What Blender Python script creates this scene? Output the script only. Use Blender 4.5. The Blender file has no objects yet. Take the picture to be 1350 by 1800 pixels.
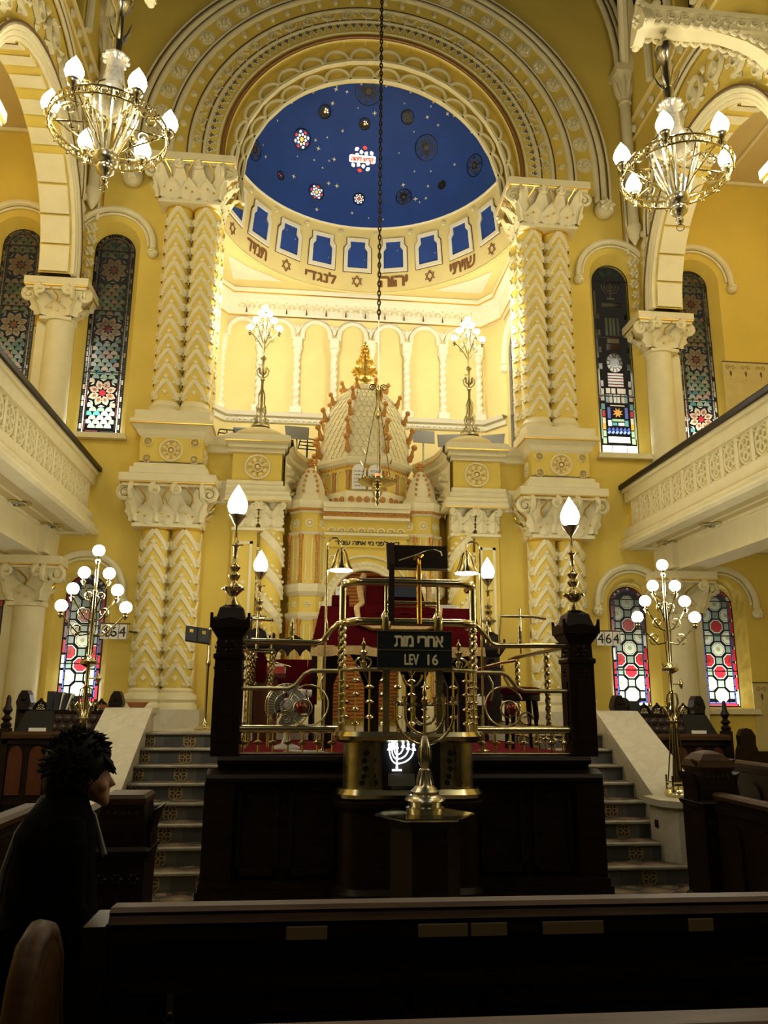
import bpy, math, random
from mathutils import Vector as V, Matrix, geometry
R_ = math.radians; PI = math.pi
S = bpy.context.scene
COL = S.collection
# ---------------------------------------------------------------- camera, world, exposure
cam_d = bpy.data.cameras.new('camera'); cam = bpy.data.objects.new('camera', cam_d); COL.objects.link(cam)
cam_d.sensor_fit = 'HORIZONTAL'; cam_d.sensor_width = 36; cam_d.lens = 1408.67/1350*36
cam_d.clip_start = .05; cam_d.clip_end = 200
cr = V((0.99463009, -0.10325366, 0.00704719)); cu = V((-0.03079016, -0.23021314, 0.97265301)); cf = V((0.09880762, 0.96764693, 0.23215612))
cam.matrix_world = Matrix(((cr.x, cu.x, -cf.x, -.945), (cr.y, cu.y, -cf.y, 0), (cr.z, cu.z, -cf.z, 1.57), (0, 0, 0, 1)))
S.camera = cam
vs = S.view_settings; vs.view_transform = 'Standard'; vs.look = 'None'; vs.gamma = 1; vs.use_curve_mapping = False
vs.exposure = 0.6
W = bpy.data.worlds.new('world'); S.world = W; W.use_nodes = True
W.node_tree.nodes['Background'].inputs[0].default_value = (1, .86, .6, 1)
W.node_tree.nodes['Background'].inputs[1].default_value = .012
LAMP = (1, .91, .70)          # colour of all the electric lamps
BULB = 34.0                   # radiance of the flame bulbs
GLOBE = 34.0                  # radiance of the round globes
def light(name, kind, loc, energy, size=.3, color=LAMP, rot=(0, 0, 0), sy=None):
    d = bpy.data.lights.new(name, kind); d.energy = energy; d.color = color
    if kind == 'AREA':
        d.size = size
        if sy: d.shape = 'RECTANGLE'; d.size_y = sy
    else: d.shadow_soft_size = size
    o = bpy.data.objects.new(name, d); COL.objects.link(o); o.location = loc; o.rotation_euler = rot
    return o
# chandeliers further down the nave, behind the photographer
for sx in (-1, 1):
    light('nave_chandelier_light', 'POINT', (3.12*sx, -.4, 7.6), 75, .45)
    light('nave_chandelier_light', 'POINT', (3.12*sx, 3.8, 7.6), 70, .45)
    light('gallery_aisle_light', 'POINT', (5.8*sx, 7.6, 8.6), 70, .3)
    light('under_gallery_light', 'POINT', (5.6*sx, 6.4, 3.0), 34, .3)
# ---------------------------------------------------------------- materials
def mat(name, col, rough=.6, metal=0, var=0, vscale=6, bump=0, bscale=40, emit=0, spec=.5, stretch=None, col2=None):
    m = bpy.data.materials.new(name); m.use_nodes = True; nt = m.node_tree; b = nt.nodes['Principled BSDF']
    b.inputs['Base Color'].default_value = (*col, 1); b.inputs['Roughness'].default_value = rough
    b.inputs['Metallic'].default_value = metal; b.inputs['Specular IOR Level'].default_value = spec
    if emit: b.inputs['Emission Color'].default_value = (*col, 1); b.inputs['Emission Strength'].default_value = emit
    if var or bump:
        tc = nt.nodes.new('ShaderNodeTexCoord'); mp = nt.nodes.new('ShaderNodeMapping'); nt.links.new(tc.outputs['Object'], mp.inputs[0])
        if stretch: mp.inputs['Scale'].default_value = stretch
    if var:
        n = nt.nodes.new('ShaderNodeTexNoise'); n.inputs['Scale'].default_value = vscale; n.inputs['Detail'].default_value = 5
        r = nt.nodes.new('ShaderNodeValToRGB'); r.color_ramp.elements[0].position = .3; r.color_ramp.elements[1].position = .7
        r.color_ramp.elements[0].color = (*[c*(1-var) for c in (col2 or col)], 1); r.color_ramp.elements[1].color = (*[min(1, c*(1+var*.5)) for c in col], 1)
        nt.links.new(mp.outputs[0], n.inputs['Vector']); nt.links.new(n.outputs['Fac'], r.inputs[0]); nt.links.new(r.outputs[0], b.inputs['Base Color'])
    if bump:
        n = nt.nodes.new('ShaderNodeTexNoise'); n.inputs['Scale'].default_value = bscale; n.inputs['Detail'].default_value = 4
        bp = nt.nodes.new('ShaderNodeBump'); bp.inputs['Strength'].default_value = bump; bp.inputs['Distance'].default_value = .01
        nt.links.new(mp.outputs[0], n.inputs['Vector']); nt.links.new(n.outputs['Fac'], bp.inputs['Height']); nt.links.new(bp.outputs[0], b.inputs['Normal'])
    return m
class E:                                   # tiny expression helper for math nodes
    def __init__(s, nt, sock): s.nt = nt; s.s = sock
    def op(s, o, *a):
        n = s.nt.nodes.new('ShaderNodeMath'); n.operation = o
        for i, x in enumerate((s,)+a):
            if isinstance(x, E): s.nt.links.new(x.s, n.inputs[i])
            else: n.inputs[i].default_value = x
        return E(s.nt, n.outputs[0])
    def __add__(s, o): return s.op('ADD', o)
    def __sub__(s, o): return s.op('SUBTRACT', o)
    def __mul__(s, o): return s.op('MULTIPLY', o)
    def __lt__(s, o): return s.op('LESS_THAN', o)
    def __gt__(s, o): return s.op('GREATER_THAN', o)
def coords(nt, kind='Object'):
    tc = nt.nodes.new('ShaderNodeTexCoord'); sp = nt.nodes.new('ShaderNodeSeparateXYZ'); nt.links.new(tc.outputs[kind], sp.inputs[0])
    return [E(nt, sp.outputs[i]) for i in range(3)]
def mixc(nt, fac, a, b):
    n = nt.nodes.new('ShaderNodeMix'); n.data_type = 'RGBA'; nt.links.new(fac.s, n.inputs[0])
    for k, c in ((6, a), (7, b)):
        if isinstance(c, tuple): n.inputs[k].default_value = (*c, 1)
        else: nt.links.new(c, n.inputs[k])
    return n.outputs[2]
M = {}
M['yellow'] = mat('yellow_wall_paint', (.74, .565, .105), .75, var=.07, vscale=1.5, bump=.1, bscale=90)
M['cream'] = mat('cream_plaster', (.80, .73, .45), .65, var=.06, vscale=5, bump=.08, bscale=60)
M['white'] = mat('white_plaster', (.86, .82, .66), .6, var=.03)
M['pale'] = mat('pale_yellow_paint', (.83, .70, .31), .7, var=.05, vscale=2)
M['ceilcream'] = mat('aisle_ceiling_paint', (.66, .54, .26), .8, var=.06, vscale=2)
M['dado'] = mat('olive_stencilled_dado', (.60, .50, .20), .7, var=.1, vscale=9)
M['brown'] = mat('brown_painted_line', (.13, .07, .03), .6)
M['copper'] = mat('copper_moulding', (.35, .16, .06), .45, metal=.3)
M['gold'] = mat('gilding', (.83, .56, .12), .28, metal=.85, bump=.15, bscale=50)
M['goldpaint'] = mat('gold_ornament', (.58, .28, .055), .5, metal=.25, var=.25, vscale=25)
M['brass'] = mat('polished_brass', (.64, .56, .31), .2, metal=1, var=.12, vscale=9)
M['brassd'] = mat('dull_brass', (.45, .39, .21), .34, metal=1, var=.25, vscale=14)
M['silver'] = mat('tarnished_silver', (.60, .56, .42), .25, metal=1, var=.25, vscale=30)
M['crystal'] = mat('cut_glass', (.75, .72, .6), .12, metal=.6, var=.3, vscale=30)
M['iron'] = mat('black_iron', (.012, .012, .012), .4, metal=.3)
M['wood'] = mat('dark_stained_wood', (.013, .006, .003), .4, spec=.2, var=.5, vscale=5, bump=.12, bscale=30, stretch=(1, 1, 8))
M['woodh'] = mat('polished_pew_wood', (.060, .028, .010), .5, spec=.18, var=.45, vscale=5, stretch=(1, 8, 8))
M['redwood'] = mat('reddish_wood_panel', (.085, .02, .006), .4, var=.35, vscale=8, stretch=(6, 6, 1))
M['velvet'] = mat('red_velvet', (.062, .0012, .0025), .9, spec=.06, var=.25, vscale=9, bump=.15, bscale=120)
M['carpet'] = mat('red_carpet', (.17, .005, .010), .95, spec=.1, var=.3, vscale=22, bump=.4, bscale=200)
M['leather'] = mat('tufted_leather', (.035, .018, .014), .45, bump=.1)
M['fringe'] = mat('gold_fringe', (.55, .36, .13), .8, var=.3, vscale=60)
M['blue'] = mat('starry_blue_paint', (.017, .066, .33), .7, var=.1, vscale=3)
M['navy'] = mat('navy_vault_paint', (.012, .014, .05), .8, var=.2)
M['star'] = mat('gilt_star', (.9, .82, .55), .4)
M['lettering'] = mat('brown_gilt_lettering', (.23, .10, .03), .55)
M['ink'] = mat('black_ink', (.012, .01, .008), .6)
M['paper'] = mat('white_card', (.82, .80, .70), .8)
M['bookb'] = mat('dark_book_cloth', (.012, .016, .02), .6)
M['bookblue'] = mat('navy_book_cloth', (.008, .016, .035), .55)
M['redbox'] = mat('red_book_cloth', (.5, .05, .03), .6)
M['signboard'] = mat('dark_blue_sign_board', (.007, .014, .019), .4)
M['plastic'] = mat('white_plastic', (.55, .54, .46), .4)
M['fanblade'] = mat('grey_fan_blade', (.22, .25, .24), .35)
M['black'] = mat('black_cloth', (.0025, .0022, .0020), .95, spec=.03, bump=.2, bscale=150)
M['hair'] = mat('black_hair', (.003, .0025, .0025), .6, spec=.15)
M['skin'] = mat('skin', (.30, .15, .09), .55)
M['stand'] = mat('grey_music_stand', (.15, .14, .10), .55)
M['basket'] = mat('terracotta_wicker', (.40, .16, .06), .8, bump=.5, bscale=60)
M['grille'] = mat('grey_metal_grille', (.16, .17, .18), .5, metal=.5)
M['downglass'] = mat('grey_downlight_glass', (.30, .33, .34), .25, metal=.3)
M['chain'] = mat('dark_chain', (.05, .035, .02), .4, metal=.8)
M['bulb'] = mat('lit_flame_bulb', (1, .91, .72), emit=BULB)
M['globe'] = mat('lit_globe', (1, .91, .72), emit=GLOBE)
M['apbulb'] = mat('lit_apse_globe', (1, .94, .78), emit=140)
M['tube'] = mat('lit_desk_lamp_glass', (1, .95, .9), emit=16)
M['menglow'] = mat('menorah_reflection_glow', (.9, .93, 1), emit=6)
M['ruby'] = mat('ruby_flame_glass', (1, .16, .03), emit=1.6)
def marble():
    m = mat('cream_marble', (.58, .54, .39), .35, bump=0); nt = m.node_tree; b = nt.nodes['Principled BSDF']
    n = nt.nodes.new('ShaderNodeTexNoise'); n.inputs['Scale'].default_value = 3.2; n.inputs['Detail'].default_value = 9; n.inputs['Distortion'].default_value = 1.6
    r = nt.nodes.new('ShaderNodeValToRGB'); e = r.color_ramp.elements
    e[0].position = .44; e[0].color = (.60, .56, .42, 1); e[1].position = .56; e[1].color = (.58, .53, .38, 1)
    k = r.color_ramp.elements.new(.5); k.color = (.53, .48, .35, 1)
    tc = nt.nodes.new('ShaderNodeTexCoord'); nt.links.new(tc.outputs['Object'], n.inputs['Vector'])
    nt.links.new(n.outputs['Fac'], r.inputs[0]); nt.links.new(r.outputs[0], b.inputs['Base Color']); return m
M['marble'] = marble(); M['marbled'] = mat('darker_nosing_marble', (.36, .33, .24), .45, var=.3, vscale=8)  # marbled: darker copy of the marble, used on the stair nosings
def riser_tiles():                          # slate tiles with an ornamental square set in every .44 m
    m = mat('encaustic_riser_tiles', (.1, .1, .1), .3); nt = m.node_tree; b = nt.nodes['Principled BSDF']
    x, y, z = coords(nt)
    cx = (x*(1/.44)+50.37).op('FRACT'); u = (cx-.5)*.44; w = z-.0
    inside = (u.op('ABSOLUTE') < .068)
    rr = (u*u+w*w).op('SQRT'); th = w.op('ARCTAN2', u)
    pet = ((th*4).op('COSINE')*.022+.042)
    ring = ((rr-pet).op('ABSOLUTE') < .011); dot = rr < .012
    ring2 = ((rr-.070).op('ABSOLUTE') < .006)
    pat = ring.op('MAXIMUM', dot).op('MAXIMUM', ring2)*inside
    tile = mixc(nt, ((x*(1/.22)).op('FLOOR').op('MODULO', 2).op('ABSOLUTE') > .5), (.125, .125, .11), (.085, .085, .08))
    c = mixc(nt, inside, tile, (.06, .05, .04)); c = mixc(nt, pat, c, (.40, .28, .10))
    nt.links.new(c, b.inputs['Base Color']); return m
M['riser'] = riser_tiles()
def floor_tiles():
    m = mat('encaustic_floor_tiles', (.1, .1, .1), .35); nt = m.node_tree; b = nt.nodes['Principled BSDF']
    x, y, z = coords(nt); a = (x+y)*(1/.34); c_ = (x-y)*(1/.34)
    k = (a.op('FLOOR')+c_.op('FLOOR')).op('MODULO', 2).op('ABSOLUTE') > .5
    fa = (a.op('FRACT')-.5); fc = (c_.op('FRACT')-.5)
    d = (fa*fa+fc*fc).op('SQRT')
    c = mixc(nt, k, (.20, .12, .07), (.045, .045, .04)); c = mixc(nt, (d < .2), c, (.30, .24, .14))
    c = mixc(nt, ((d-.32).op('ABSOLUTE') < .03), c, (.22, .17, .1))
    nt.links.new(c, b.inputs['Base Color']); return m
M['floortile'] = floor_tiles()
def glass_piece(name, c, em=0):
    m = bpy.data.materials.new(name); m.use_nodes = True; nt = m.node_tree; nt.nodes.clear()
    t = nt.nodes.new('ShaderNodeBsdfTranslucent'); t.inputs[0].default_value = (*c, 1)
    g = nt.nodes.new('ShaderNodeBsdfGlossy'); g.inputs[0].default_value = (.8, .8, .8, 1); g.inputs[1].default_value = .2
    mx = nt.nodes.new('ShaderNodeMixShader'); mx.inputs[0].default_value = .07
    df = nt.nodes.new('ShaderNodeBsdfDiffuse'); df.inputs[0].default_value = (*[k*.35 for k in c], 1)
    m2 = nt.nodes.new('ShaderNodeMixShader'); m2.inputs[0].default_value = .22
    o = nt.nodes.new('ShaderNodeOutputMaterial')
    nt.links.new(t.outputs[0], m2.inputs[1]); nt.links.new(df.outputs[0], m2.inputs[2]); nt.links.new(m2.outputs[0], mx.inputs[1]); nt.links.new(g.outputs[0], mx.inputs[2]); nt.links.new(mx.outputs[0], o.inputs[0])
    return m
GL = [glass_piece('stained_glass', c) for c in ((.30, .42, .22), (.62, .38, .24), (.40, .46, .34), (.22, .30, .20), (.66, .50, .30), (.75, .70, .52), (.45, .02, .03), (.06, .09, .30), (.02, .02, .02), (.08, .25, .22), (.70, .72, .45), (.12, .03, .04), (.75, .30, .04), (.20, .30, .75))]
# indices: 0 green 1 pink 2 sage 3 dark green 4 tan 5 white 6 red 7 blue 8 lead 9 teal 10 yellow-white 11 wine 12 amber 13 light blue
def lit_piece(c, e): return mat('lit_skylight_glass', c, emit=e)
SK = [lit_piece(c, e) for c, e in (((1, .93, .78), .62), ((.75, .07, .04), .5), ((1, .6, .12), .5), ((.42, .16, .62), .45))] + [mat('dark_skylight_glass', (.03, .028, .02), .3), mat('dim_skylight_glass', (.09, .075, .045), .4), mat('skylight_lead', (.008, .010, .014), .4)]
# ---------------------------------------------------------------- mesh helpers
ORG = {}
class MB:
    def __init__(s): s.v = []; s.f = []; s.mi = []; s.m = 0
    def face(s, *i): s.f.append(i); s.mi.append(s.m)
    def grid(s, rows, closed=False, flip=False):      # rows of equal length point lists
        b = len(s.v); n = len(rows[0])
        for r in rows: s.v += [tuple(p) for p in r]
        for i in range(len(rows)-1):
            for j in range(n if closed else n-1):
                k = (j+1) % n; q = (b+i*n+j, b+i*n+k, b+(i+1)*n+k, b+(i+1)*n+j)
                s.face(*(q[::-1] if flip else q))
        return b
    def poly(s, pts): b = len(s.v); s.v += [tuple(p) for p in pts]; s.face(*range(b, b+len(pts)))
    def box(s, x0, x1, y0, y1, z0, z1):
        b = len(s.v); s.v += [(x, y, z) for z in (z0, z1) for y in (y0, y1) for x in (x0, x1)]
        for q in ((0, 2, 3, 1), (4, 5, 7, 6), (0, 1, 5, 4), (2, 6, 7, 3), (0, 4, 6, 2), (1, 3, 7, 5)): s.face(*(b+i for i in q))
        return s
    def cbox(s, c, d): return s.box(c[0]-d[0]/2, c[0]+d[0]/2, c[1]-d[1]/2, c[1]+d[1]/2, c[2]-d[2]/2, c[2]+d[2]/2)
    def prism(s, pts, fn, d0, d1):                    # 2D outline swept from d0 to d1; fn(u, v, d) -> xyz
        n = len(pts); b = len(s.v)
        s.v += [tuple(fn(u, v, d0)) for u, v in pts]+[tuple(fn(u, v, d1)) for u, v in pts]
        s.face(*range(b, b+n)); s.face(*range(b+2*n-1, b+n-1, -1))
        for i in range(n): k = (i+1) % n; s.face(b+i, b+n+i, b+n+k, b+k)
        return s
    def loft(s, secs, cap=True):                      # closed sections
        n = len(secs[0]); b = s.grid(secs, closed=True)
        if cap: s.face(*range(b+n-1, b-1, -1)); k = b+n*(len(secs)-1); s.face(*range(k, k+n))
        return s
    def lathe(s, prof, c=(0, 0, 0), n=16, axis=None, sx=1, sy=1, cap=True):
        secs = [[(c[0]+r*sx*math.cos(2*PI*i/n), c[1]+r*sy*math.sin(2*PI*i/n), c[2]+z) for i in range(n)] for r, z in prof]
        return s.loft(secs, cap)
    def tube(s, path, r, n=8, closed=False, tw=None, cap=True):
        P = [V(p) for p in path]; k = len(P); secs = []; up = None
        for i, p in enumerate(P):
            t = (P[(i+1) % k]-P[i-1]) if closed else (P[min(i+1, k-1)]-P[max(i-1, 0)])
            t = t.normalized() if t.length > 1e-9 else V((0, 0, 1))
            if up is None: up = V((0, 0, 1)) if abs(t.z) < .9 else V((1, 0, 0))
            a = t.cross(up).normalized() if t.cross(up).length > 1e-6 else t.orthogonal().normalized()
            b = a.cross(t).normalized(); up = b
            ri = r[i] if isinstance(r, (list, tuple)) else r
            secs.append([p+a*(ri*math.cos(2*PI*j/n))+b*(ri*math.sin(2*PI*j/n)) for j in range(n)])
        if closed: secs.append(secs[0]); s.grid(secs, closed=True)
        else: s.loft(secs, cap)
        return s
    def cyl(s, p0, p1, r, n=10, r1=None): return s.tube([p0, p1], [r, r1 if r1 is not None else r], n)
    def ball(s, c, r, n=10, m=7, sc=(1, 1, 1)):
        return s.loft([[(c[0]+sc[0]*r*math.sin(PI*(i+.02)/(m+.04))*math.cos(2*PI*j/n), c[1]+sc[1]*r*math.sin(PI*(i+.02)/(m+.04))*math.sin(2*PI*j/n), c[2]-sc[2]*r*math.cos(PI*(i+.02)/(m+.04))) for j in range(n)] for i in range(m+1)])
    def twist(s, p0, p1, r, turns=6, n=40, lobes=3):
        p0 = V(p0); p1 = V(p1); d = (p1-p0); t = d.normalized(); a = t.orthogonal().normalized(); b = t.cross(a); secs = []
        for i in range(n+1):
            c = p0+d*(i/n); ph = turns*2*PI*i/n
            secs.append([c+(a*math.cos(q)+b*math.sin(q))*r*(1+.28*math.cos(lobes*q-ph)) for q in [2*PI*j/12 for j in range(12)]])
        return s.loft(secs)
    def sweep(s, prof, path, closed=False):           # prof: (out, z) swept along plan path [(x, y)], outward = right side of travel
        P = [V((p[0], p[1])) for p in path]; k = len(P); rows = []
        for i, p in enumerate(P):
            d0 = (p-P[i-1]) if (i or closed) else (P[1]-p); d1 = (P[(i+1) % k]-p) if (i < k-1 or closed) else d0
            d0 = d0.normalized(); d1 = d1.normalized(); n0 = V((d0.y, -d0.x)); n1 = V((d1.y, -d1.x)); n = (n0+n1); n = n/max(.3, n.dot(n0)) if n.length > .01 else n0
            rows.append([(p.x+n.x*o, p.y+n.y*o, z) for o, z in prof])
        if closed: rows.append(rows[0])
        s.grid(rows); return s
    def build(s, name, m, parent=None, smooth=None):
        me = bpy.data.meshes.new(name); o = bpy.data.objects.new(name, me)
        if parent is None:
            xs = [p[0] for p in s.v]; ys = [p[1] for p in s.v]; zs = [p[2] for p in s.v]
            og = V(((min(xs)+max(xs))/2, (min(ys)+max(ys))/2, min(zs))); o.location = og
        else: og = ORG[parent]; o.parent = parent
        ORG[o] = og
        me.from_pydata([(p[0]-og.x, p[1]-og.y, p[2]-og.z) for p in s.v], [], s.f)
        for x in (m if isinstance(m, (list, tuple)) else [m]): me.materials.append(M[x] if isinstance(x, str) else x)
        if any(s.mi): me.polygons.foreach_set('material_index', s.mi)
        if smooth: me.shade_smooth(); me.set_sharp_from_angle(angle=R_(smooth))
        me.update(); COL.objects.link(o); return o
def tag(o, label, cat, group=None, kind=None):
    o['label'] = label; o['category'] = cat
    if group: o['group'] = group
    if kind: o['kind'] = kind
    return o
def struct(o, kind='structure'): o['kind'] = kind; return o
def thing(name, label, cat, loc=(0, 0, 0), group=None):
    o = bpy.data.objects.new(name, None); COL.objects.link(o); o.location = loc; ORG[o] = V(loc); o.empty_display_size = .1
    return tag(o, label, cat, group)
def dup(o, loc=None, label=None, rz=None, mx=False, parent=None):
    c = o.copy(); COL.objects.link(c); ORG[c] = ORG.get(o, V()).copy()
    if parent: c.parent = parent
    for ch in list(o.children): dup(ch, parent=c)
    if loc is not None: c.location = loc
    if rz is not None: c.rotation_euler.z = rz
    if mx: c.scale.x = -c.scale.x; c.location.x = -o.location.x if loc is None else loc[0]
    if label: c['label'] = label
    return c
def arc(c, r, a0, a1, n, plane='XZ', off=0):
    out = []
    for i in range(n+1):
        a = R_(a0+(a1-a0)*i/n); u = c[0]+r*math.cos(a); v = c[1]+r*math.sin(a)
        out.append((u, off, v) if plane == 'XZ' else (off, u, v) if plane == 'YZ' else (u, v, off) if plane == 'XY' else (u, v))
    return out
def spiral(c, r0, r1, a0, turns, n=20): return [(c[0]+(r0+(r1-r0)*i/n)*math.cos(a0+turns*2*PI*i/n), c[1]+(r0+(r1-r0)*i/n)*math.sin(a0+turns*2*PI*i/n)) for i in range(n+1)]
class Relief:                                          # raised ornament laid on any surface through fn(u, v, h) -> xyz
    def __init__(s, mb, fn): s.b = mb; s.fn = fn
    def strip(s, pts, w, h, taper=False):
        rows = []; k = len(pts)
        for i, p in enumerate(pts):
            q0 = pts[max(i-1, 0)]; q1 = pts[min(i+1, k-1)]; dx, dy = q1[0]-q0[0], q1[1]-q0[1]; L = math.hypot(dx, dy) or 1
            ww = w*(1-.75*i/(k-1)) if taper else w
            nx, ny = -dy/L*ww/2, dx/L*ww/2
            rows.append([s.fn(p[0]+nx, p[1]+ny, 0), s.fn(p[0]+nx*.7, p[1]+ny*.7, h), s.fn(p[0]-nx*.7, p[1]-ny*.7, h), s.fn(p[0]-nx, p[1]-ny, 0)])
        s.b.grid(rows)
    def blob(s, x, y, rx, ry, h, n=8, rot=0, ph=0, lob=0, nl=4):
        def ring(k, hh):
            o = []
            for i in range(n):
                a = 2*PI*i/n+ph; q = k*(1+lob*math.cos(nl*a)); X, Y = rx*q*math.cos(a), ry*q*math.sin(a)
                o.append(s.fn(x+X*math.cos(rot)-Y*math.sin(rot), y+X*math.sin(rot)+Y*math.cos(rot), hh))
            return o
        b = s.b.grid([ring(1, 0), ring(.72, h)], closed=True); s.b.face(*range(b+n, b+2*n))
    def leaf(s, x, y, a, L, w, h):
        c, d = math.cos(a), math.sin(a); pts = [(0, 0), (.3*L, w*.5), (.62*L, w*.42), (L, 0), (.62*L, -w*.42), (.3*L, -w*.5)]
        b = len(s.b.v); s.b.v += [tuple(s.fn(x+p*c-q*d, y+p*d+q*c, 0)) for p, q in pts]; s.b.v.append(tuple(s.fn(x+.45*L*c, y+.45*L*d, h)))
        for i in range(6): s.b.face(b+i, b+(i+1) % 6, b+6)
    def rosette(s, x, y, R, h, n=8):
        for i in range(n): s.leaf(x+R*.15*math.cos(2*PI*i/n), y+R*.15*math.sin(2*PI*i/n), 2*PI*i/n, R*.85, R*.62, h)
        s.blob(x, y, R*.28, R*.28, h*1.3)
    def ring(s, x, y, r0, r1, h, n=24):
        s.strip([(x+(r0+r1)/2*math.cos(2*PI*i/n), y+(r0+r1)/2*math.sin(2*PI*i/n)) for i in range(n+1)], abs(r1-r0), h)
    def poly(s, pts, h=0): s.b.poly([s.fn(u, v, h) for u, v in pts])
    def scroll(s, x, y, R, h, flip=1, a0=0):
        s.strip([(p[0], y+(p[1]-y)*flip) for p in spiral((x, y), R, R*.22, a0, 1.35, 16)], R*.26, h, True)
        s.blob(x, y, R*.25, R*.25, h)
        for k in range(4):
            a = a0+k*1.45+.5; s.leaf(x+R*.95*math.cos(a), y+R*.95*math.sin(a)*flip, (a+.6)*flip, R*.55, R*.35, h)
def flat(Y, s=-1): return lambda u, v, h: (u, Y+s*h, v)          # plane facing the nave
_T = {}
def glyphs(txt, rtl=False):
    t = txt[::-1] if rtl else txt
    if t in _T: return _T[t]
    c = bpy.data.curves.new('text', 'FONT'); c.body = t; c.resolution_u = 3
    o = bpy.data.objects.new('text', c); COL.objects.link(o)
    ev = o.evaluated_get(bpy.context.evaluated_depsgraph_get()); me = ev.to_mesh()
    v = [tuple(p.co) for p in me.vertices]; f = [tuple(p.vertices) for p in me.polygons]
    ev.to_mesh_clear(); bpy.data.objects.remove(o); bpy.data.curves.remove(c)
    _T[t] = (v, f); return _T[t]
def glyphline(txt, rtl):                                # compose letter by letter (the fallback face draws one letter badly)
    if not rtl: return glyphs(txt)
    v, f, x = [], [], 0
    for c in txt[::-1]:
        if c == ' ': x += .26; continue
        if c == '\u05d3': gv, gf = [(.03, .50, 0), (.60, .50, 0), (.60, .592, 0), (.03, .592, 0), (.40, 0, 0), (.495, 0, 0), (.495, .50, 0), (.40, .50, 0)], [(0, 1, 2, 3), (4, 5, 6, 7)]
        else: gv, gf = glyphs(c)
        x0 = min(p[0] for p in gv); x1 = max(p[0] for p in gv); b = len(v)
        v += [(p[0]-x0+x, p[1], 0) for p in gv]; f += [tuple(b+i for i in q) for q in gf]; x += x1-x0+.07
    return v, f
def write(mb, txt, cx, cy, h, fn, rtl=False, width=None, bold=0):
    v, f = glyphline(txt, rtl); x0 = min(p[0] for p in v); x1 = max(p[0] for p in v); y1 = max(p[1] for p in v)
    k = h/y1; kx = k if width is None else width/(x1-x0)
    for n_, (dx, dy) in enumerate(((-bold, 0), (bold, 0), (0, bold), (0, -bold)) if bold else ((0, 0),)):
        b = len(mb.v); mb.v += [tuple(fn(cx+dx+(p[0]-(x0+x1)/2)*kx, cy+dy+(p[1]-y1/2)*k, .0006*n_)) for p in v]
        for q in f: mb.face(*(b+i for i in q))
def tess(mb, outer, holes, fn):
    loops = [[V((u, v, 0)) for u, v in outer]]+[[V((u, v, 0)) for u, v in h] for h in holes]
    pts = [p for l in loops for p in l]; b = len(mb.v); mb.v += [tuple(fn(p.x, p.y)) for p in pts]
    for t in geometry.tessellate_polygon(loops): mb.face(*(b+i for i in t))
def arched(cx, hw, z0, zs, n=12, r=None):               # outline of a round-headed opening
    return [(cx-hw, z0), (cx+hw, z0)]+[(cx+hw*math.cos(PI*i/n), zs+(r or hw)*math.sin(PI*i/n)) for i in range(n+1)]
# ================================================================ THE SETTING
WY = 11.6; DZ = 1.24                                    # end wall face, dais height
b = MB(); b.box(-7.2, 7.2, -1.5, 12.6, -.1, 0); struct(b.build('floor', 'floortile'))
b = MB(); b.box(-3.05, 3.05, 9.74, 13.4, 0, DZ); struct(b.build('floor_dais', 'marble'))
WIN = []                                                # cx, half width, z0, spring
for s in (-1, 1): WIN += [(4.05*s, .31, 5.42, 8.5), (5.46*s, .30, 5.42, 8.5), (4.0*s, .28, 1.55, 3.06), (5.4*s, .28, 1.55, 3.06)]
b = MB()
ZC = 10.3; ARCX = .05
archhole = [(ARCX-2.46, 1.0), (ARCX+2.46, 1.0)]+[(ARCX+2.46*math.cos(PI*i/40), ZC+2.46*math.sin(PI*i/40)) for i in range(41)]
holes = [arched(c, h+.11, z0-.08, zs, 14) for c, h, z0, zs in WIN]
tess(b, [(-7.1, 0), (7.1, 0), (7.1, 17.5), (-7.1, 17.5)], holes+[archhole], lambda u, v: (u, WY, v))
tess(b, [(-7.1, 0), (7.1, 0), (7.1, 17.5), (-7.1, 17.5)], [arched(c, h, z0, zs, 14) for c, h, z0, zs in WIN]+[archhole], lambda u, v: (u, WY+.24, v))
for (c, h, z0, zs) in WIN:
    o1 = arched(c, h+.11, z0-.08, zs, 14); o2 = arched(c, h, z0, zs, 14)
    b.grid([[(u, WY, v) for u, v in o1], [(u, WY+.2, v) for u, v in o2], [(u, WY+.24, v) for u, v in o2]], closed=True)
b.grid([[(u, WY, v) for u, v in archhole], [(u, WY+.24, v) for u, v in archhole]], closed=True)
struct(b.build('wall_back', 'yellow'))
for s, n in ((-1, 'left'), (1, 'right')):               # aisle outer walls
    b = MB(); b.box(7.1, 7.3, -1.5, 12, 0, 10.6)
    o = b.build('wall_aisle_'+n, 'yellow'); struct(o); o.location.x *= s; o.scale.x = s
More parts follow.
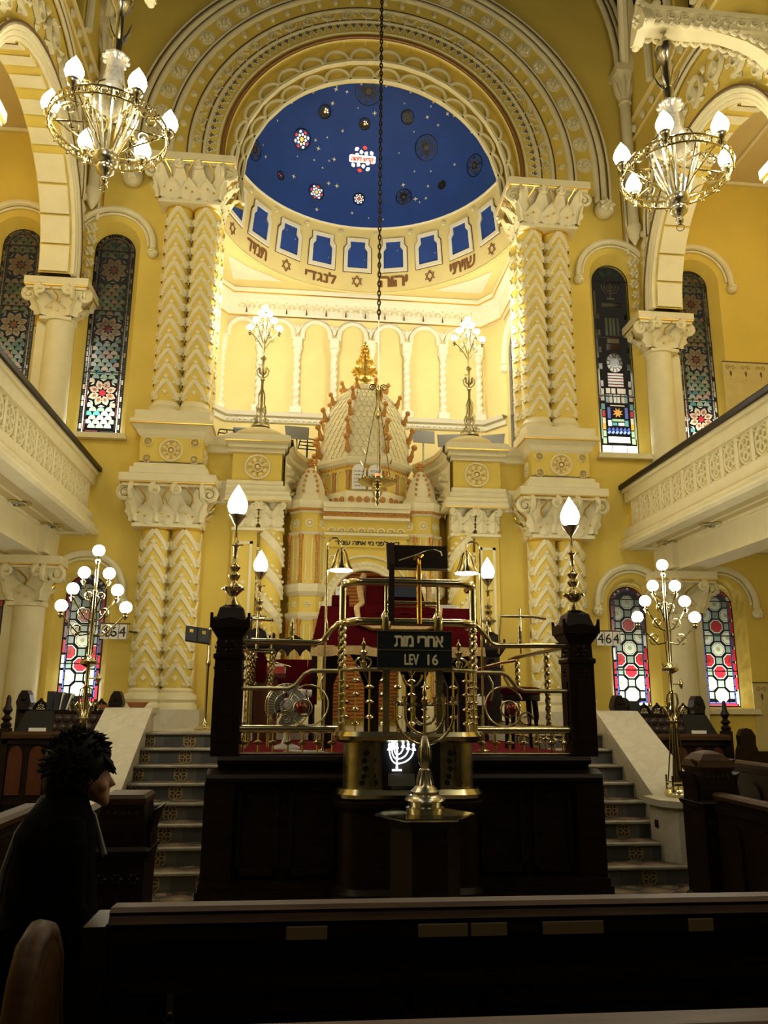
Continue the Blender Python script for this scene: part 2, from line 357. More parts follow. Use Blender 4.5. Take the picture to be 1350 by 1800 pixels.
# ---- windows: a mesh of glass pieces each, leaded
GY = WY+.19
def piece(b, pts, m, y=GY): b.m = m; b.poly([(u, y, v) for u, v in pts]); b.m = 0
def circ(cx, cz, r, n=12, a0=0): return [(cx+r*math.cos(2*PI*i/n+a0), cz+r*math.sin(2*PI*i/n+a0)) for i in range(n)]
def petal(cx, cz, a, r0, r1, w):
    c, d = math.cos(a), math.sin(a); P = [(r0, 0), (r0+(r1-r0)*.35, w), (r0+(r1-r0)*.7, w*.8), (r1, 0), (r0+(r1-r0)*.7, -w*.8), (r0+(r1-r0)*.35, -w)]
    return [(cx+p*c-q*d, cz+p*d+q*c) for p, q in P]
def border(b, hw, z0, zs, cx, inset, w, gap, cols, rnd):
    path = []; L = 0
    q = arched(cx, hw-inset, z0+inset, zs, 20); q = q+[q[0]]
    for i in range(len(q)-1):
        p0, p1 = V(q[i]), V(q[i+1]); d = (p1-p0); l = d.length; t = d/l; n = V((-t.y, t.x)); k = max(1, round(l/gap))
        for j in range(k):
            a = p0+d*((j+.08)/k); e = p0+d*((j+.92)/k)
            piece(b, [a-n*w/2, e-n*w/2, e+n*w/2, a+n*w/2], rnd.choice(cols))
def inside(x, z, cx, hw, z0, zs):
    if z < z0: return False
    return abs(x-cx) < hw if z < zs else math.hypot(x-cx, z-zs) < hw
def scale_window(cx, hw, z0, zs, seed):
    rnd = random.Random(seed); b = MB()
    border(b, hw, z0, zs, cx, .025, .036, .09, (8, 5, 8, 4), rnd); border(b, hw, z0, zs, cx, .062, .018, .03, (5, 1, 5), rnd); border(b, hw, z0, zs, cx, .088, .014, .2, (11, 8), rnd)
    ih = hw-.105; ros = [(z0+.70), (z0+1.75), (z0+2.76)]
    for k, rz in enumerate(ros):
        for i in range(8):
            a = 2*PI*i/8+PI/8
            piece(b, petal(cx, rz, a, .055, .215, .056), 4 if k else (4, 1)[i % 2]); piece(b, petal(cx, rz, a, .085, .165, .026), 1, GY-.003)
            a2 = a+PI/8; piece(b, [(cx+.226*math.cos(a2-.22), rz+.226*math.sin(a2-.22)), (cx+.226*math.cos(a2+.22), rz+.226*math.sin(a2+.22)), (cx+.195*math.cos(a2), rz+.195*math.sin(a2))], 5)
        piece(b, circ(cx, rz, .05), 6)
    p, s = .118, .066; r = 0; z = z0+.14
    while z < zs+hw:
        for k in range(-3, 4):
            x = cx+(k+(.5 if r % 2 else 0))*p
            if not inside(x, z+.02, cx, ih+.02, z0+.12, zs) or any(math.hypot(x-cx, z+.03-q) < .245 for q in ros): continue
            piece(b, [(min(max(u, cx-ih), cx+ih), v) for u, v in [(x-p*.47, z)]+[(x+p*.47*math.cos(PI*(1-i/8)), z+.004+s*1.02*math.sin(PI*(1-i/8))) for i in range(9)][1:-1]+[(x+p*.47, z)]], rnd.choice((0, 0, 1, 2, 2, 3, 4, 9)))
        z += s; r += 1
    return b
def roundel_window(cx, hw, z0, zs, seed):
    rnd = random.Random(seed); b = MB()
    q = arched(cx, hw-.03, z0+.03, zs, 16); border(b, hw, z0, zs, cx, .032, .045, .22, (6, 6, 11, 5), rnd); border(b, hw, z0, zs, cx, .066, .014, .12, (7,), rnd)
    P = .172; nrow = int((zs+hw-z0)/P)+1; ih = hw-.085
    def oct(x, z, r, n=8): return circ(x, z, r, n, PI/8)
    for r in range(nrow):
        for k in (-1, 0, 1):
            x = cx+k*P; z = z0+.17+r*P
            if (r+k) % 2 == 0:
                if inside(x*.85+cx*.15, z, cx, ih, z0+.05, zs):
                    red = (k == 0 and (r % 4 == 2)) or (k and r % 4 == 1 and False)
                    R = P*.64; o1, o2 = oct(x, z, R), oct(x, z, R*.86)
                    if k: o1 = [(min(max(u, cx-ih), cx+ih), v) for u, v in o1]; o2 = [(min(max(u, cx-ih), cx+ih), v) for u, v in o2]
                    for i in range(8): piece(b, [o1[i], o1[(i+1) % 8], o2[(i+1) % 8], o2[i]], 5)
                    d = circ(x, z, R*.78, 14); d = [(min(max(u, cx-ih), cx+ih), v) for u, v in d]
                    piece(b, d, 6 if red else (6 if k and r % 6 == 3 else 10))
                    if not red: piece(b, circ(x, z, R*.3, 8) if not k else [(min(max(u, cx-ih), cx+ih), v) for u, v in circ(x, z, R*.3, 8)], 5, GY-.003)
            elif inside(x*.85+cx*.15, z, cx, ih, z0+.05, zs):
                w = P*.27; piece(b, [(max(x-w, cx-ih), z-w), (min(x+w, cx+ih), z-w), (min(x+w, cx+ih), z+w), (max(x-w, cx-ih), z+w)], 3)
    return b
def memorial_window(cx, hw, z0, zs):
    rnd = random.Random(8); b = MB(); w = hw-.02
    def R(x0, x1, za, zb, m, y=GY): piece(b, [(cx+x0, z0+za), (cx+x1, z0+za), (cx+x1, z0+zb), (cx+x0, z0+zb)], m, y)
    for i in range(10): R(-w+.058*i, -w+.058*i+.05, .01, .06, (0, 12, 6, 0, 9)[i % 5])
    R(-w, -w+.16, .075, .19, 5); R(-w+.17, w-.17, .075, .19, 5); R(w-.16, w, .075, .19, 5)
    R(-.18, .18, .24, .34, 5)
    for i in range(6): piece(b, [(cx-.19+.065*i, z0+.40), (cx-.16+.065*i, z0+.385), (cx-.13+.065*i, z0+.42), (cx-.155+.065*i, z0+.46)], 13); piece(b, [(cx-.19+.065*i, z0+.45), (cx-.16+.065*i, z0+.43), (cx-.13+.065*i, z0+.47), (cx-.155+.065*i, z0+.50)], 7)
    for x0, x1, za, zb, m in ((-.17, -.11, .52, .62, 5), (.11, .17, .52, .62, 9), (-.1, -.02, .53, .58, 9), (.0, .1, .53, .58, 5), (-.1, .1, .6, .64, 0), (-.17, -.12, .65, .84, 7), (.12, .17, .65, .84, 7), (-.12, .12, .86, .88, 4)): R(x0, x1, za, zb, m)
    piece(b, [(cx+(.09 if i % 2 else .045)*math.cos(PI*i/8), z0+.75+(.09 if i % 2 else .045)*math.sin(PI*i/8)) for i in range(16)], 12)
    for s in (-1, 1):
        for za, m in ((.22, 0), (.34, 0), (.46, 12), (.56, 4), (.68, 6), (.80, 9), (.95, 1), (1.06, 4), (1.2, 11), (1.5, 3), (1.8, 8), (2.1, 3), (2.4, 8)): R(min(s*.21, s*.27), max(s*.21, s*.27), za, za+.1, m)
    for x, m in ((-.16, 9), (-.1, 4), (-.03, 5), (.03, 5), (.1, 4), (.15, 9)): R(x-.025, x+.025, .92, 1.06, m)
    for x in (-.14, -.05, .05, .12): R(x-.035, x+.035, 1.08, 1.17, 4)
    for k in range(5): R(-.13, .13, 1.2+k*.05, 1.235+k*.05, 11 if k % 2 else 6)
    for i in range(12): a = 2*PI*i/12; piece(b, [(cx+r*math.cos(a+d)*.8, z0+1.62+r*math.sin(a+d)) for r, d in ((.1, -.22), (.17, -.2), (.17, .2), (.1, .22))], (4, 2)[i % 2])
    piece(b, circ(cx, z0+1.62, .09), 9); piece(b, circ(cx, z0+1.62, .05), 13, GY-.003)
    R(-.12, .12, 1.84, 1.95, 11); R(-.1, .1, 1.97, 2.06, 4)
    for x in (-.1, -.03, .03, .1): R(x-.022, x+.022, 2.1, 2.42, 3)
    R(-.17, .17, 2.62, 2.7, 8); R(-.15, .15, 2.64, 2.68, 2, GY-.003)
    for k, rr in enumerate((.06, .11, .16)):
        q = arc((cx, z0+3.02), rr, 180, 360, 10, '2'); 
        for i in range(10):
            o = q[i]; e = q[i+1]; f = (rr-.014)/rr; piece(b, [o, e, (cx+(e[0]-cx)*f, z0+3.02+(e[1]-z0-3.02)*f), (cx+(o[0]-cx)*f, z0+3.02+(o[1]-z0-3.02)*f)], 4)
    R(-.01, .01, 2.78, 3.04, 4); R(-.06, .06, 2.76, 2.79, 4)
    for i in range(7): R(-.17+.053*i, -.14+.053*i, 3.05, 3.08, 11)
    for a in (50, 90, 130): piece(b, petal(cx, zs, R_(a), .1, .27, .05), 9)
    for za in (.6, 1.3, 2.0, 2.7): R(-w, -w+.03, za-.3, za+.2, 3); R(w-.03, w, za-.3, za+.2, 3)
    return b
wn = 0
for i, (c, h, z0, zs) in enumerate(WIN):
    wn += 1
    if i == 4: b = memorial_window(c, h, z0, zs)
    elif z0 > 4: b = scale_window(c, h, z0, zs, i)
    else: b = roundel_window(c, h, z0, zs, i)
    w_ = struct(b.build('window_%d' % wn, GL))
    q = MB()
    for z in [z0+k*(.53 if z0 < 4 else 1.03) for k in range(1, 4)]:
        if z < zs+.1: q.box(c-h, c+h, GY-.012, GY-.004, z-.008, z+.008)
    o1 = arched(c, h, z0, zs, 14); o2 = arched(c, h-.018, z0+.018, zs, 14)
    q.grid([[(u, GY-.01, v) for u, v in o1], [(u, GY-.01, v) for u, v in o2]], closed=True)
    lead = glass_piece('window_lead', (.01, .01, .01)) if not wn-1 else lead
    q.build('glazing_bar', 'iron', w_)
    q = MB(); q.grid([[(u, GY+.012, v) for u, v in o1]], closed=True); tess(q, o1, [], lambda u, v: (u, GY+.03, v)); 
    q = MB(); q.prism([(c-h-.16, z0-.1), (c+h+.16, z0-.1), (c+h+.14, z0-.02), (c-h-.14, z0-.02)], lambda u, v, d: (u, d, v), WY-.09, WY+.17); q.build('window_sill', 'cream', w_)
    up = z0 > 4
    light('daylight_outside_window', 'AREA', (c, WY+.75, z0+(.22 if up else .12)), (11 if i == 4 else 14) if up else 18, .5, (.93, .97, 1), (R_(-90-(0 if up else 0)), 0, 0), .3)
# ---- hood mouldings over the windows
tn = 0
def trim(b, m='cream', smooth=40):
    global tn
    tn += 1; return struct(b.build('trim_%d' % tn, m, smooth=smooth))
for i, (c, h, z0, zs) in enumerate(WIN):
    b = MB(); r = .62 if z0 > 4 else .55
    b.tube([(c+r, WY-.04, zs-.06)]+arc((c, zs), r, 0, 180, 20, 'XZ', WY-.04)+[(c-r, WY-.04, zs-.06)], .05, 8)
    b.tube(arc((c, zs), r-.075, 0, 180, 20, 'XZ', WY-.02), .022, 6)
    for s in (-1, 1):
        b.ball((c+s*r, WY-.05, zs-.12), .085, 10, 6); rl = Relief(b, lambda u, v, h: (u, WY-.1-h, v)); rl.rosette(c+s*r, zs-.12, .085, .04, 6)
    trim(b)
# ---- dado of the aisle end walls
for s in (-1, 1):
    for z0, z1 in ((0, 1.9), (4.9, 7.06)):
        for xa, xb in ((5.8 if z0 > 2 else 5.78, 7.1), (4.88, 5.08)):
            b = MB(); b.box(min(xa*s, xb*s), max(xa*s, xb*s), WY-.012, WY+.0, z0, z1); trim(b, 'dado')
            b = MB(); b.box(min(xa*s, xb*s), max(xa*s, xb*s), WY-.016, WY, z1, z1+.02)
            r = Relief(b, lambda u, v, h: (u, WY-.014-h*.1, v)); rnd = random.Random(3)
            n = max(1, int((xb-xa)/.22))
            for k in range(n):
                x = s*(xa+(k+.5)*(xb-xa)/n)
                r.strip([(p[0], p[1]) for p in spiral((x-.045, z1-.09), .04, .012, 0, 1.2, 10)], .008, .01); r.strip([(x+.045-(p[0]-x+.045)+.0, p[1]) for p in spiral((x-.045, z1-.09), .04, .012, 0, 1.2, 10)], .008, .01)
                r.leaf(x, z1-.14, -PI/2, .12, .04, .01); r.blob(x, z1-.3, .008, .008, .01)
            trim(b, 'brown')
# ---- great arch: concentric mouldings
def archring(prof, m, z_end=9.92, n=60, smooth=40):
    rows = []
    for s in range(n+3):
        if s == 0: rows.append([(ARCX+r, y, z_end) for r, y in prof])
        elif s == n+2: rows.append([(ARCX-r, y, z_end) for r, y in prof])
        else:
            a = PI*(s-1)/n; rows.append([(ARCX+r*math.cos(a), y, ZC+r*math.sin(a)) for r, y in prof])
    b = MB(); b.grid(rows); trim(b, m, smooth)
def roll(r, y, w, k=6): return [(r+w*math.cos(PI*i/k), y-w*math.sin(PI*i/k)) for i in range(k, -1, -1)]
Y0 = WY-.03
archring([(2.46, WY+.12), (2.46, Y0)], 'pale'); archring(roll(2.50, Y0, .022)+[(2.535, Y0-.005)], 'copper')
archring([(2.55, Y0-.01), (2.77, Y0-.02)], 'yellow')
archring(roll(2.585, Y0-.01, .018)+[(2.61, Y0)], 'cream'); archring(roll(2.79, Y0-.02, .03), 'cream'); archring([(2.82, Y0-.03), (2.84, Y0-.03)], 'brown')
archring([(2.84, Y0-.02), (3.0, Y0-.03)], 'yellow')
archring(roll(3.02, Y0-.03, .035), 'cream'); archring([(3.05, Y0-.045), (3.075, Y0-.045)], 'brown')
archring([(3.07, Y0-.04), (3.28, Y0-.05)], 'yellow')
archring(roll(3.32, Y0-.05, .05), 'cream'); archring([(3.37, Y0-.07), (3.395, Y0-.07)], 'brown'); archring(roll(3.41, Y0-.05, .03), 'cream')
archring([(3.43, Y0-.05), (3.72, Y0-.06)], 'yellow')
archring(roll(3.76, Y0-.06, .05), 'cream', 9.78); archring([(3.815, Y0-.08), (3.84, Y0-.08)], 'brown', 9.78); archring(roll(3.88, Y0-.06, .055), 'cream', 9.78); archring([(3.94, Y0-.09), (3.965, Y0-.09)], 'brown', 9.78); archring(roll(3.99, Y0-.06, .035), 'cream', 9.78)
b = MB()
for s in (-1, 1):
    b.ball((ARCX+s*3.87, WY-.1, 9.68), .17, 12, 8); r = Relief(b, lambda u, v, h: (u, WY-.25-h, v)); r.rosette(ARCX+s*3.87, 9.68, .15, .06, 7)
trim(b)
def ap(y): return lambda u, v, h: (ARCX+v*math.cos(u), y-h, ZC+v*math.sin(u))      # u = angle, v = radius
class Polar(Relief):                                   # ornament in (arc length, radius) about radius r0
    def __init__(s, mb, r0, y): s.b = mb; s.fn = lambda u, v, h: (ARCX+(r0+v)*math.cos(u/r0), y-h, ZC+(r0+v)*math.sin(u/r0))
b = MB(); r = Polar(b, 2.67, Y0-.02); b2 = MB(); r2 = Polar(b2, 2.67, Y0-.045); n = 62
for i in range(n+1):
    u = 2.67*PI*i/n
    b.m = 0; bb = len(b.v); hw = .058
    r.poly([(u-hw, .09), (u-.012, -.07), (u+.012, -.07), (u+hw, .09)], .015)
    r2.strip(arc((u, .055), .032, 180, 360, 6, '2'), .014, .006); r2.blob(u, .055, .009, .02, .008, 6); r2.blob(u, -.005, .012, .012, .008, 6)
trim(b); trim(b2, 'ink')
b = MB(); r = Polar(b, 2.92, Y0-.025)
for i in range(26):
    u = 2.92*PI*(i+.5)/26; f = 1 if i % 2 else -1
    r.scroll(u, 0, .085, .035, f, 0); r.strip([(u-.17, .05*f), (u-.1, -.05*f), (u, -.07*f), (u+.09, 0)], .025, .03); r.leaf(u+.12, .02*f, 1.2*f, .1, .06, .03)
trim(b)
b = MB(); r = Polar(b, 3.16, Y0-.045)
for i in range(34): u = 3.16*PI*(i+.5)/34; r.blob(u, 0.02, .045, .062, .05, 10, ph=.2); 
trim(b)
b = MB(); r = Polar(b, 3.575, Y0-.055)
for i in range(27): u = 3.575*PI*(i+.5)/27; r.rosette(u, 0, .135, .06, 8); r.ring(u, 0, .10, .14, .02, 12)
trim(b)
# ---- soffit of the great arch with two tiers of shell niches
b = MB(); rows = []
for i in range(49):
    a = PI*(-.07+1.14*i/48); rows.append([(ARCX+rr*math.cos(a), y, ZC+dz+rr*math.sin(a)) for rr, y, dz in ((2.46, WY, 0), (2.46, WY+.14, 0), (2.31, WY+.145, -.17), (2.31, WY+.30, -.17), (2.21, WY+.305, -.29), (2.21, WY+.38, -.29), (2.72, WY+.38, 0))])
b.grid(rows); struct(b.build('ceiling_arch_soffit', 'yellow', smooth=30))
b = MB(); g = MB(); NS = 16
for tier, (rr, y, dz) in enumerate(((2.30, WY+.10, -.17), (2.195, WY+.26, -.29))):
    for k in range(-1, NS+1):
        a = PI*(k+.5)/NS; er = V((math.cos(a), 0, math.sin(a))); et = V((-math.sin(a), 0, math.cos(a))); ey = V((0, 1, 0)); o = V((ARCX, y, ZC+dz))+er*rr; q = .215; dq = .2 if tier == 0 else .10; qr = (.055+.165*max(0, math.sin(a)))/.212
        def P(th, ph, k_=1): return o+et*(q*k_*math.cos(th)*math.cos(ph))+er*(q*qr*k_*math.sin(th)*math.cos(ph))+ey*(dq*k_*math.sin(ph))
        g.m = 0; g.grid([[P(PI*i/10, R_(88)*j/5) for i in range(11)] for j in range(6)])
        b.tube([o+et*(.212*math.cos(PI*i/12))-ey*.015+er*(.212*qr*math.sin(PI*i/12)) for i in range(13)], .031, 6)
        b.loft([[o+et*x+er*z+ey*w for x, z in ((-.235, -.03), (.235, -.03), (.235, .015), (-.235, .015))] for w in (-.03, .06)])
        g.ball(o+er*.07+ey*.2, .022, 8, 5)
        b.grid([[o+et*(.237*math.cos(PI*i/12))*1+er*(.23*qr*math.sin(PI*i/12))+ey*w for i in range(13)] for w in (-.015, .05)])
trim(b); trim(g, 'yellow', 60)
# ---- apse: dome, drum, flat corners, walls
AX = -.06; DC = V((0, 11.62, 10.7)); DR = 2.43
def dome(az, el, h=0): a, e = R_(az), R_(el); k = DR-h; return V((DC.x+k*math.cos(e)*math.sin(a), DC.y+k*math.cos(e)*math.cos(a), DC.z+k*math.sin(e)))
b = MB(); b.grid([[dome(az, el) for az in range(-90, 91, 5)] for el in range(0, 91, 5)], flip=True)
b.v = [(x, max(y, WY+.37), z) for x, y, z in b.v]
dome_o = struct(b.build('ceiling_apse_dome', 'blue', smooth=60))
def drum(az, z, h=0): R = 2.58-(z-9.38)*.114-h; a = R_(az); return V((R*math.sin(a), 11.65+R*math.cos(a), z))
b = MB(); b.grid([[drum(az, z) for az in range(-84, 85, 4)] for z in (9.36, 9.8, 10.3, 10.72)], flip=True); struct(b.build('wall_apse_drum', 'pale', smooth=60))
b = MB(); b.tube([drum(az, 10.70, .0) for az in range(-84, 85, 4)], .028, 6); trim(b, 'white')
class Drum(Relief):
    def __init__(s, mb): s.b = mb; s.fn = lambda u, v, h: drum(u, v, h+.006)
OFF = -1.4; bw = MB(); bb = MB(); bs = MB(); bl = MB(); bc = MB(); bg = MB(); rnd = random.Random(5)
def oct_(c, hw, z0, z1, k): q = k*1.5; return [(c-hw, z0), (c+hw, z0), (c+hw, z1-.2), (c+hw-q, z1-.13), (c+hw-q*.9, z1), (c-hw+q*.9, z1), (c-hw+q, z1-.13), (c-hw, z1-.2)]
for k in range(-4, 5):
    c = OFF+16.35*k
    o1 = oct_(c, 6.15, 9.78, 10.46, .85); o2 = oct_(c, 4.75, 9.855, 10.40, .85)
    Drum(bw); D = Drum(bw); bw.grid([[D.fn(u, v, .0) for u, v in o1], [D.fn(u, v, .03) for u, v in o1], [D.fn(u*1+(c-u)*.06, v, .03) for u, v in o2], [D.fn(u, v, -.002) for u, v in o2]], closed=True)
    Dg = Drum(bg); oo = oct_(c, 6.5, 9.763, 10.475, .85); bg.grid([[Dg.fn(u, v, .002) for u, v in oo], [Dg.fn(u, v, .002) for u, v in o1]], closed=True)
    Drum(bb).poly(o2, .0)
    for _ in range(5): u, v = c+rnd.uniform(-3.6, 3.6), rnd.uniform(9.9, 10.3); q = rnd.choice((.006, .009, .012)); Drum(bs).poly([(u-q*22, v), (u, v-q), (u+q*22, v), (u, v+q)], .004)
    Dc = Drum(bc); m = c+8.17
    if k < 4: Dc.ring(m, 10.57, 0, 0, 0, 3) if False else None; Relief(bc, lambda u, v, h, m=m: drum(m+u*22.6, v, h+.006)).rosette(0, 10.57, .062, .03, 8)
    txt = {3: 'שויתי', 1: 'יהוה', -1: 'לנגדי', -3: 'תמיד'}.get(k)
    fn = lambda u, v, h, c=c: drum(c+u*22.6, v, .009+h)
    if txt: write(bl, txt, 0, 9.60, .21, fn, True, {3: .58, 1: .54, -1: .62, -3: .52}[k], .011)
    else:
        for t in (0, 1):
            q = [(.105*math.sin(2*PI*i/3+t*PI), 9.60+.115*math.cos(2*PI*i/3+t*PI)) for i in range(4)]
            Relief(bl, fn).strip(q, .03, 0)
trim(bw, 'white'); struct(bb.build('ceiling_star_panels', 'blue')); trim(bs, 'star'); trim(bc, 'cream'); trim(bl, 'lettering'); trim(bg, 'brown')
# stars and rose skylights of the dome
bs = MB()
def dstar(az, el, q):
    p = dome(az, el, .006); ce = max(.2, math.cos(R_(el))); k = q/DR*57.3
    for n_ in (0, 1):
        pts = [(k, 0), (k*.25, k*.25), (0, k), (-k*.25, k*.25), (-k, 0), (-k*.25, -k*.25), (0, -k), (k*.25, -k*.25)]
    bs.poly([dome(az+u/ce, el+v, .006) for u, v in pts])
rnd = random.Random(12)
SKY = [(a_, e_, r_*1.36, k_, n_) for a_, e_, r_, k_, n_ in [(-.7, 31.5, .205, 1, 'inscribed skylight'), (-36.3, 32.1, .135, 1, ''), (35.6, 32.8, .165, 0, ''), (59.6, 15.3, .14, 2, ''), (-60.5, 14.3, .13, 2, ''), (-42.1, 12.8, .055, 3, ''), (-22.5, 12.9, .11, 1, ''), (-1.5, 13.7, .08, 4, ''), (20.3, 13.9, .11, 0, ''), (39.9, 14.9, .055, 0, ''), (-28.6, 47, .085, 5, ''), (-.6, 46.3, .075, 5, ''), (28.8, 47.4, .09, 2, ''), (.8, 60, .18, 0, '')]]
for _ in range(95):
    az, el = rnd.uniform(-80, 80), rnd.uniform(3, 66)
    if all(math.hypot((az-s[0])*math.cos(R_(el)), el-s[1]) > s[2]*24+2 for s in SKY): dstar(az, el, rnd.choice((.022, .027, .038, .048)))
trim(bs, 'star')
def dlocal(az, el):
    n = dome(az, el)-DC; n.normalize(); e = V((math.cos(R_(az)), -math.sin(R_(az)), 0)); u = n.cross(e); u = u if u.z > 0 else -u
    return lambda x, y, h=0: dome(az, el, .012+h)+e*x+u*y
for i, (az, el, R, kind, _) in enumerate(SKY):
    f = dlocal(az, el); b = MB()
    b.m = 6; b.poly([f(R*math.cos(2*PI*k/24), R*math.sin(2*PI*k/24), -.008) for k in range(24)])
    b.tube([f(R*1.04*math.cos(2*PI*k/24), R*1.04*math.sin(2*PI*k/24), -.004) for k in range(24)], .012, 5, True)
    main, alt, ctr = {0: (4, 4, 5), 1: (0, 1, 2), 2: (5, 4, 5), 3: (4, 1, 1), 4: (0, 0, 1), 5: (4, 5, 2)}[kind]
    for k in range(8):
        a = 2*PI*k/8+.2
        for q0, q1, w, m in ((.3, .62, .14, main), (.62, .9, .17, alt if k % 2 else main)):
            if kind == 3 and k not in (3, 4): m = 4
            if kind == 5 and k in (0, 1, 2) and q0 < .5: m = 0
            b.m = m; b.poly([f(R*x, R*y, .004) for x, y in petal(0, 0, a+(.39 if q0 > .5 else 0), q0, q1, w)])
    b.m = ctr; b.poly([f(R*.22*math.cos(2*PI*k/10), R*.22*math.sin(2*PI*k/10), .004) for k in range(10)])
    w_ = struct(b.build('window_%d' % (9+i), SK))
    if i == 0:
        b = MB(); b.prism([(-.26, -.05), (-.24, -.068), (.24, -.068), (.26, -.05), (.26, .05), (.24, .068), (-.24, .068), (-.26, .05)], lambda u, v, d: f(u, v, d), .008, .02); b.build('inscription_band', SK[0], w_)
        b = MB(); write(b, 'קדש ליהוה', 0, 0, .08, lambda u, v, h: f(u, v, .024+h), True, .43, .005); b.build('lettering', SK[1], w_)
# flat corners with white triangular panels, cornice, walls
AW = 2.82; AB = 14.47
b = MB(); ring = [(2.56*math.sin(R_(a)), 11.65+2.56*math.cos(R_(a))) for a in range(-90, 91, 6)]
b.grid([[(x, y, 9.385) for x, y in ring], [(max(-AW, min(AW, (x)*1.6)), max(11.9, min(AB, 11.65+(y-11.65)*1.6)), 9.385) for x, y in ring]]); struct(b.build('ceiling_apse_corners', 'pale'))
b = MB()
for s in (-1, 1):
    f = lambda x, y: (s*x+AX*.5, y, 9.375); b.poly([f(2.42, 13.14), f(2.40, 13.98), f(1.46, 13.98), f(1.75, 13.75), f(2.1, 13.5)])
trim(b, 'white')
pth = [(-AW, 11.86), (-AW, 14.0), (-2.5, AB), (2.5, AB), (AW, 14.0), (AW, 11.86)]
b = MB(); b.grid([[(x, y, z) for x, y in pth] for z in (4.4, 9.4)])
struct(b.build('wall_apse', 'pale'))
pc = [(x+AX*.6, y) for x, y in pth]
b = MB(); b.sweep([(-.02, 8.86), (.04, 8.86), (.05, 8.9), (.06, 8.93), (.10, 9.2), (.20, 9.26), (.22, 9.30), (.22, 9.37), (-.02, 9.37)], pc[:], False)
trim(b, 'white', None)
b = MB(); b.sweep([(.045, 8.855), (.06, 8.855), (.06, 8.88), (.045, 8.88)], pc); b.sweep([(.205, 9.255), (.226, 9.255), (.226, 9.275), (.205, 9.275)], pc); trim(b, 'gold')
b = MB(); bd = MB()
for i in range(24):                                     # cresting of the cornice on the back wall
    x = AX-2.3+4.6*(i+.5)/24; r = Relief(b, lambda u, v, h: (u, AB-.085-h, v))
    r.strip(arc((x, 9.03), .07, 0, 180, 8, '2'), .02, .025); r.leaf(x-.03, 9.0, 1.9, .1, .05, .03); r.leaf(x+.03, 9.0, 1.2, .1, .05, .03); r.blob(x+.096, 9.14, .022, .022, .03, 8)
    if i % 2 == 0: bd.lathe([(.018, 8.9), (.012, 8.96), (.002, 9.03)], (x+.09, AB-.115, 0), 6)
trim(b, 'cream'); trim(bd, 'brown')
# blind arcade on the back wall
b = MB(); bk = MB(); P = .71; X0 = AX-.05
xs = [X0+P*(k-3.5) for k in range(8)]
for k in range(7):
    c = (xs[k]+xs[k+1])/2
    b.tube([(xs[k+1]-.09, AB-.04, 8.42)]+arc((c, 8.53), .265, 0, 180, 14, 'XZ', AB-.04)+[(xs[k]+.09, AB-.04, 8.42)], .045, 8)
    r = Relief(b, flat(AB-.01)); 
    if k: x = xs[k]; r.leaf(x, 8.6, PI/2, .16, .1, .04); r.leaf(x, 8.66, PI*.22, .16, .08, .04); r.leaf(x, 8.66, PI*.78, .16, .08, .04); r.blob(x, 8.60, .04, .07, .04)
    b.tube([(xs[k+1]-.05, AB-.012, 8.42)]+arc((c, 8.55), .325, 12, 168, 14, 'XZ', AB-.012), .012, 5)
for i, x in enumerate(xs):
    e = i in (0, 7)
    b.box(x-.085, x+.085, AB-.13, AB, 8.23, 8.43); b.lathe([(.06, 8.08), (.065, 8.1), (.09, 8.2), (.11, 8.21), (.11, 8.23)], (x, AB-.08, 0), 8)
    b.twist((x, AB-.08, 7.08), (x, AB-.08, 8.09), .055, 7, 42, 3); b.lathe([(.09, 6.9), (.09, 7.0), (.07, 7.03), (.08, 7.05), (.055, 7.09)], (x, AB-.08, 0), 8); b.box(x-.105, x+.105, AB-.17, AB, 6.87, 7.0)
trim(b, 'white')
b = MB(); b.sweep([(-.01, 6.68), (.05, 6.70), (.07, 6.78), (.13, 6.80), (.16, 6.87), (-.01, 6.87)], [(x, y) for x, y in pth[1:5]]); 
for i in range(46): x = X0-2.5+5*(i+.5)/46; r = Relief(b, flat(AB-.065)); r.leaf(x-.035, 6.71, .9, .09, .05, .02); r.blob(x+.03, 6.74, .02, .02, .02, 6)
trim(b, 'white')
b = MB()
for s in (-1, 1):                                       # side window surrounds of the apse
    f = lambda u, v, d: (s*(AW-d), u, v)
    b.tube([f(12.83, 7.9, .03)]+[f(13.4-.57*math.cos(PI*i/16), 8.0+.57*math.sin(PI*i/16), .03) for i in range(17)]+[f(13.97, 7.9, .03)], .065, 8); b.ball(f(13.97, 7.82, .03), .09, 8, 6)
trim(b, 'white')
for s, wn_ in ((-1, 23), (1, 24)):
    b = MB(); b.m = 3; b.poly([(s*(AW-.008), u, v) for u, v in arched(13.4, .36, 6.15, 8.0, 10)])
    rnd = random.Random(9)
    for i in range(3):
        for j in range(13): b.m = rnd.choice((7, 13, 3)); b.poly([(s*(AW-.012), u, v) for u, v in circ(13.17+.23*i, 6.3+.155*j, .068, 9)])
    struct(b.build('window_%d' % wn_, [mat('dull_blue_glass_%d' % k, c, .25) for k, c in enumerate([(.1, .1, .1)]*3+[(.075, .085, .13)]+[(.1, .1, .1)]*3+[(.06, .08, .16)]+[(.1, .1, .1)]*5+[(.10, .12, .20)])]))
for x0, x1 in ((-2.32, -2.02), (2.02, 2.3)):
    b = MB(); b.box(x0, x1, AB-.02, AB, 6.3, 6.58)
    for k in range(8): b.box(x0+.01, x1-.01, AB-.035, AB-.015, 6.31+k*.033, 6.325+k*.033)
    tag(b.build('wall_vent', 'grille'), 'small grey wall vent behind the %s tall gallery candelabrum' % ('left' if x0 < 0 else 'right'), 'vent')
b = MB(); b.box(-AW, AW, 12.9, AB, 4.3, 4.42); struct(b.build('floor_choir_gallery', 'wood'))
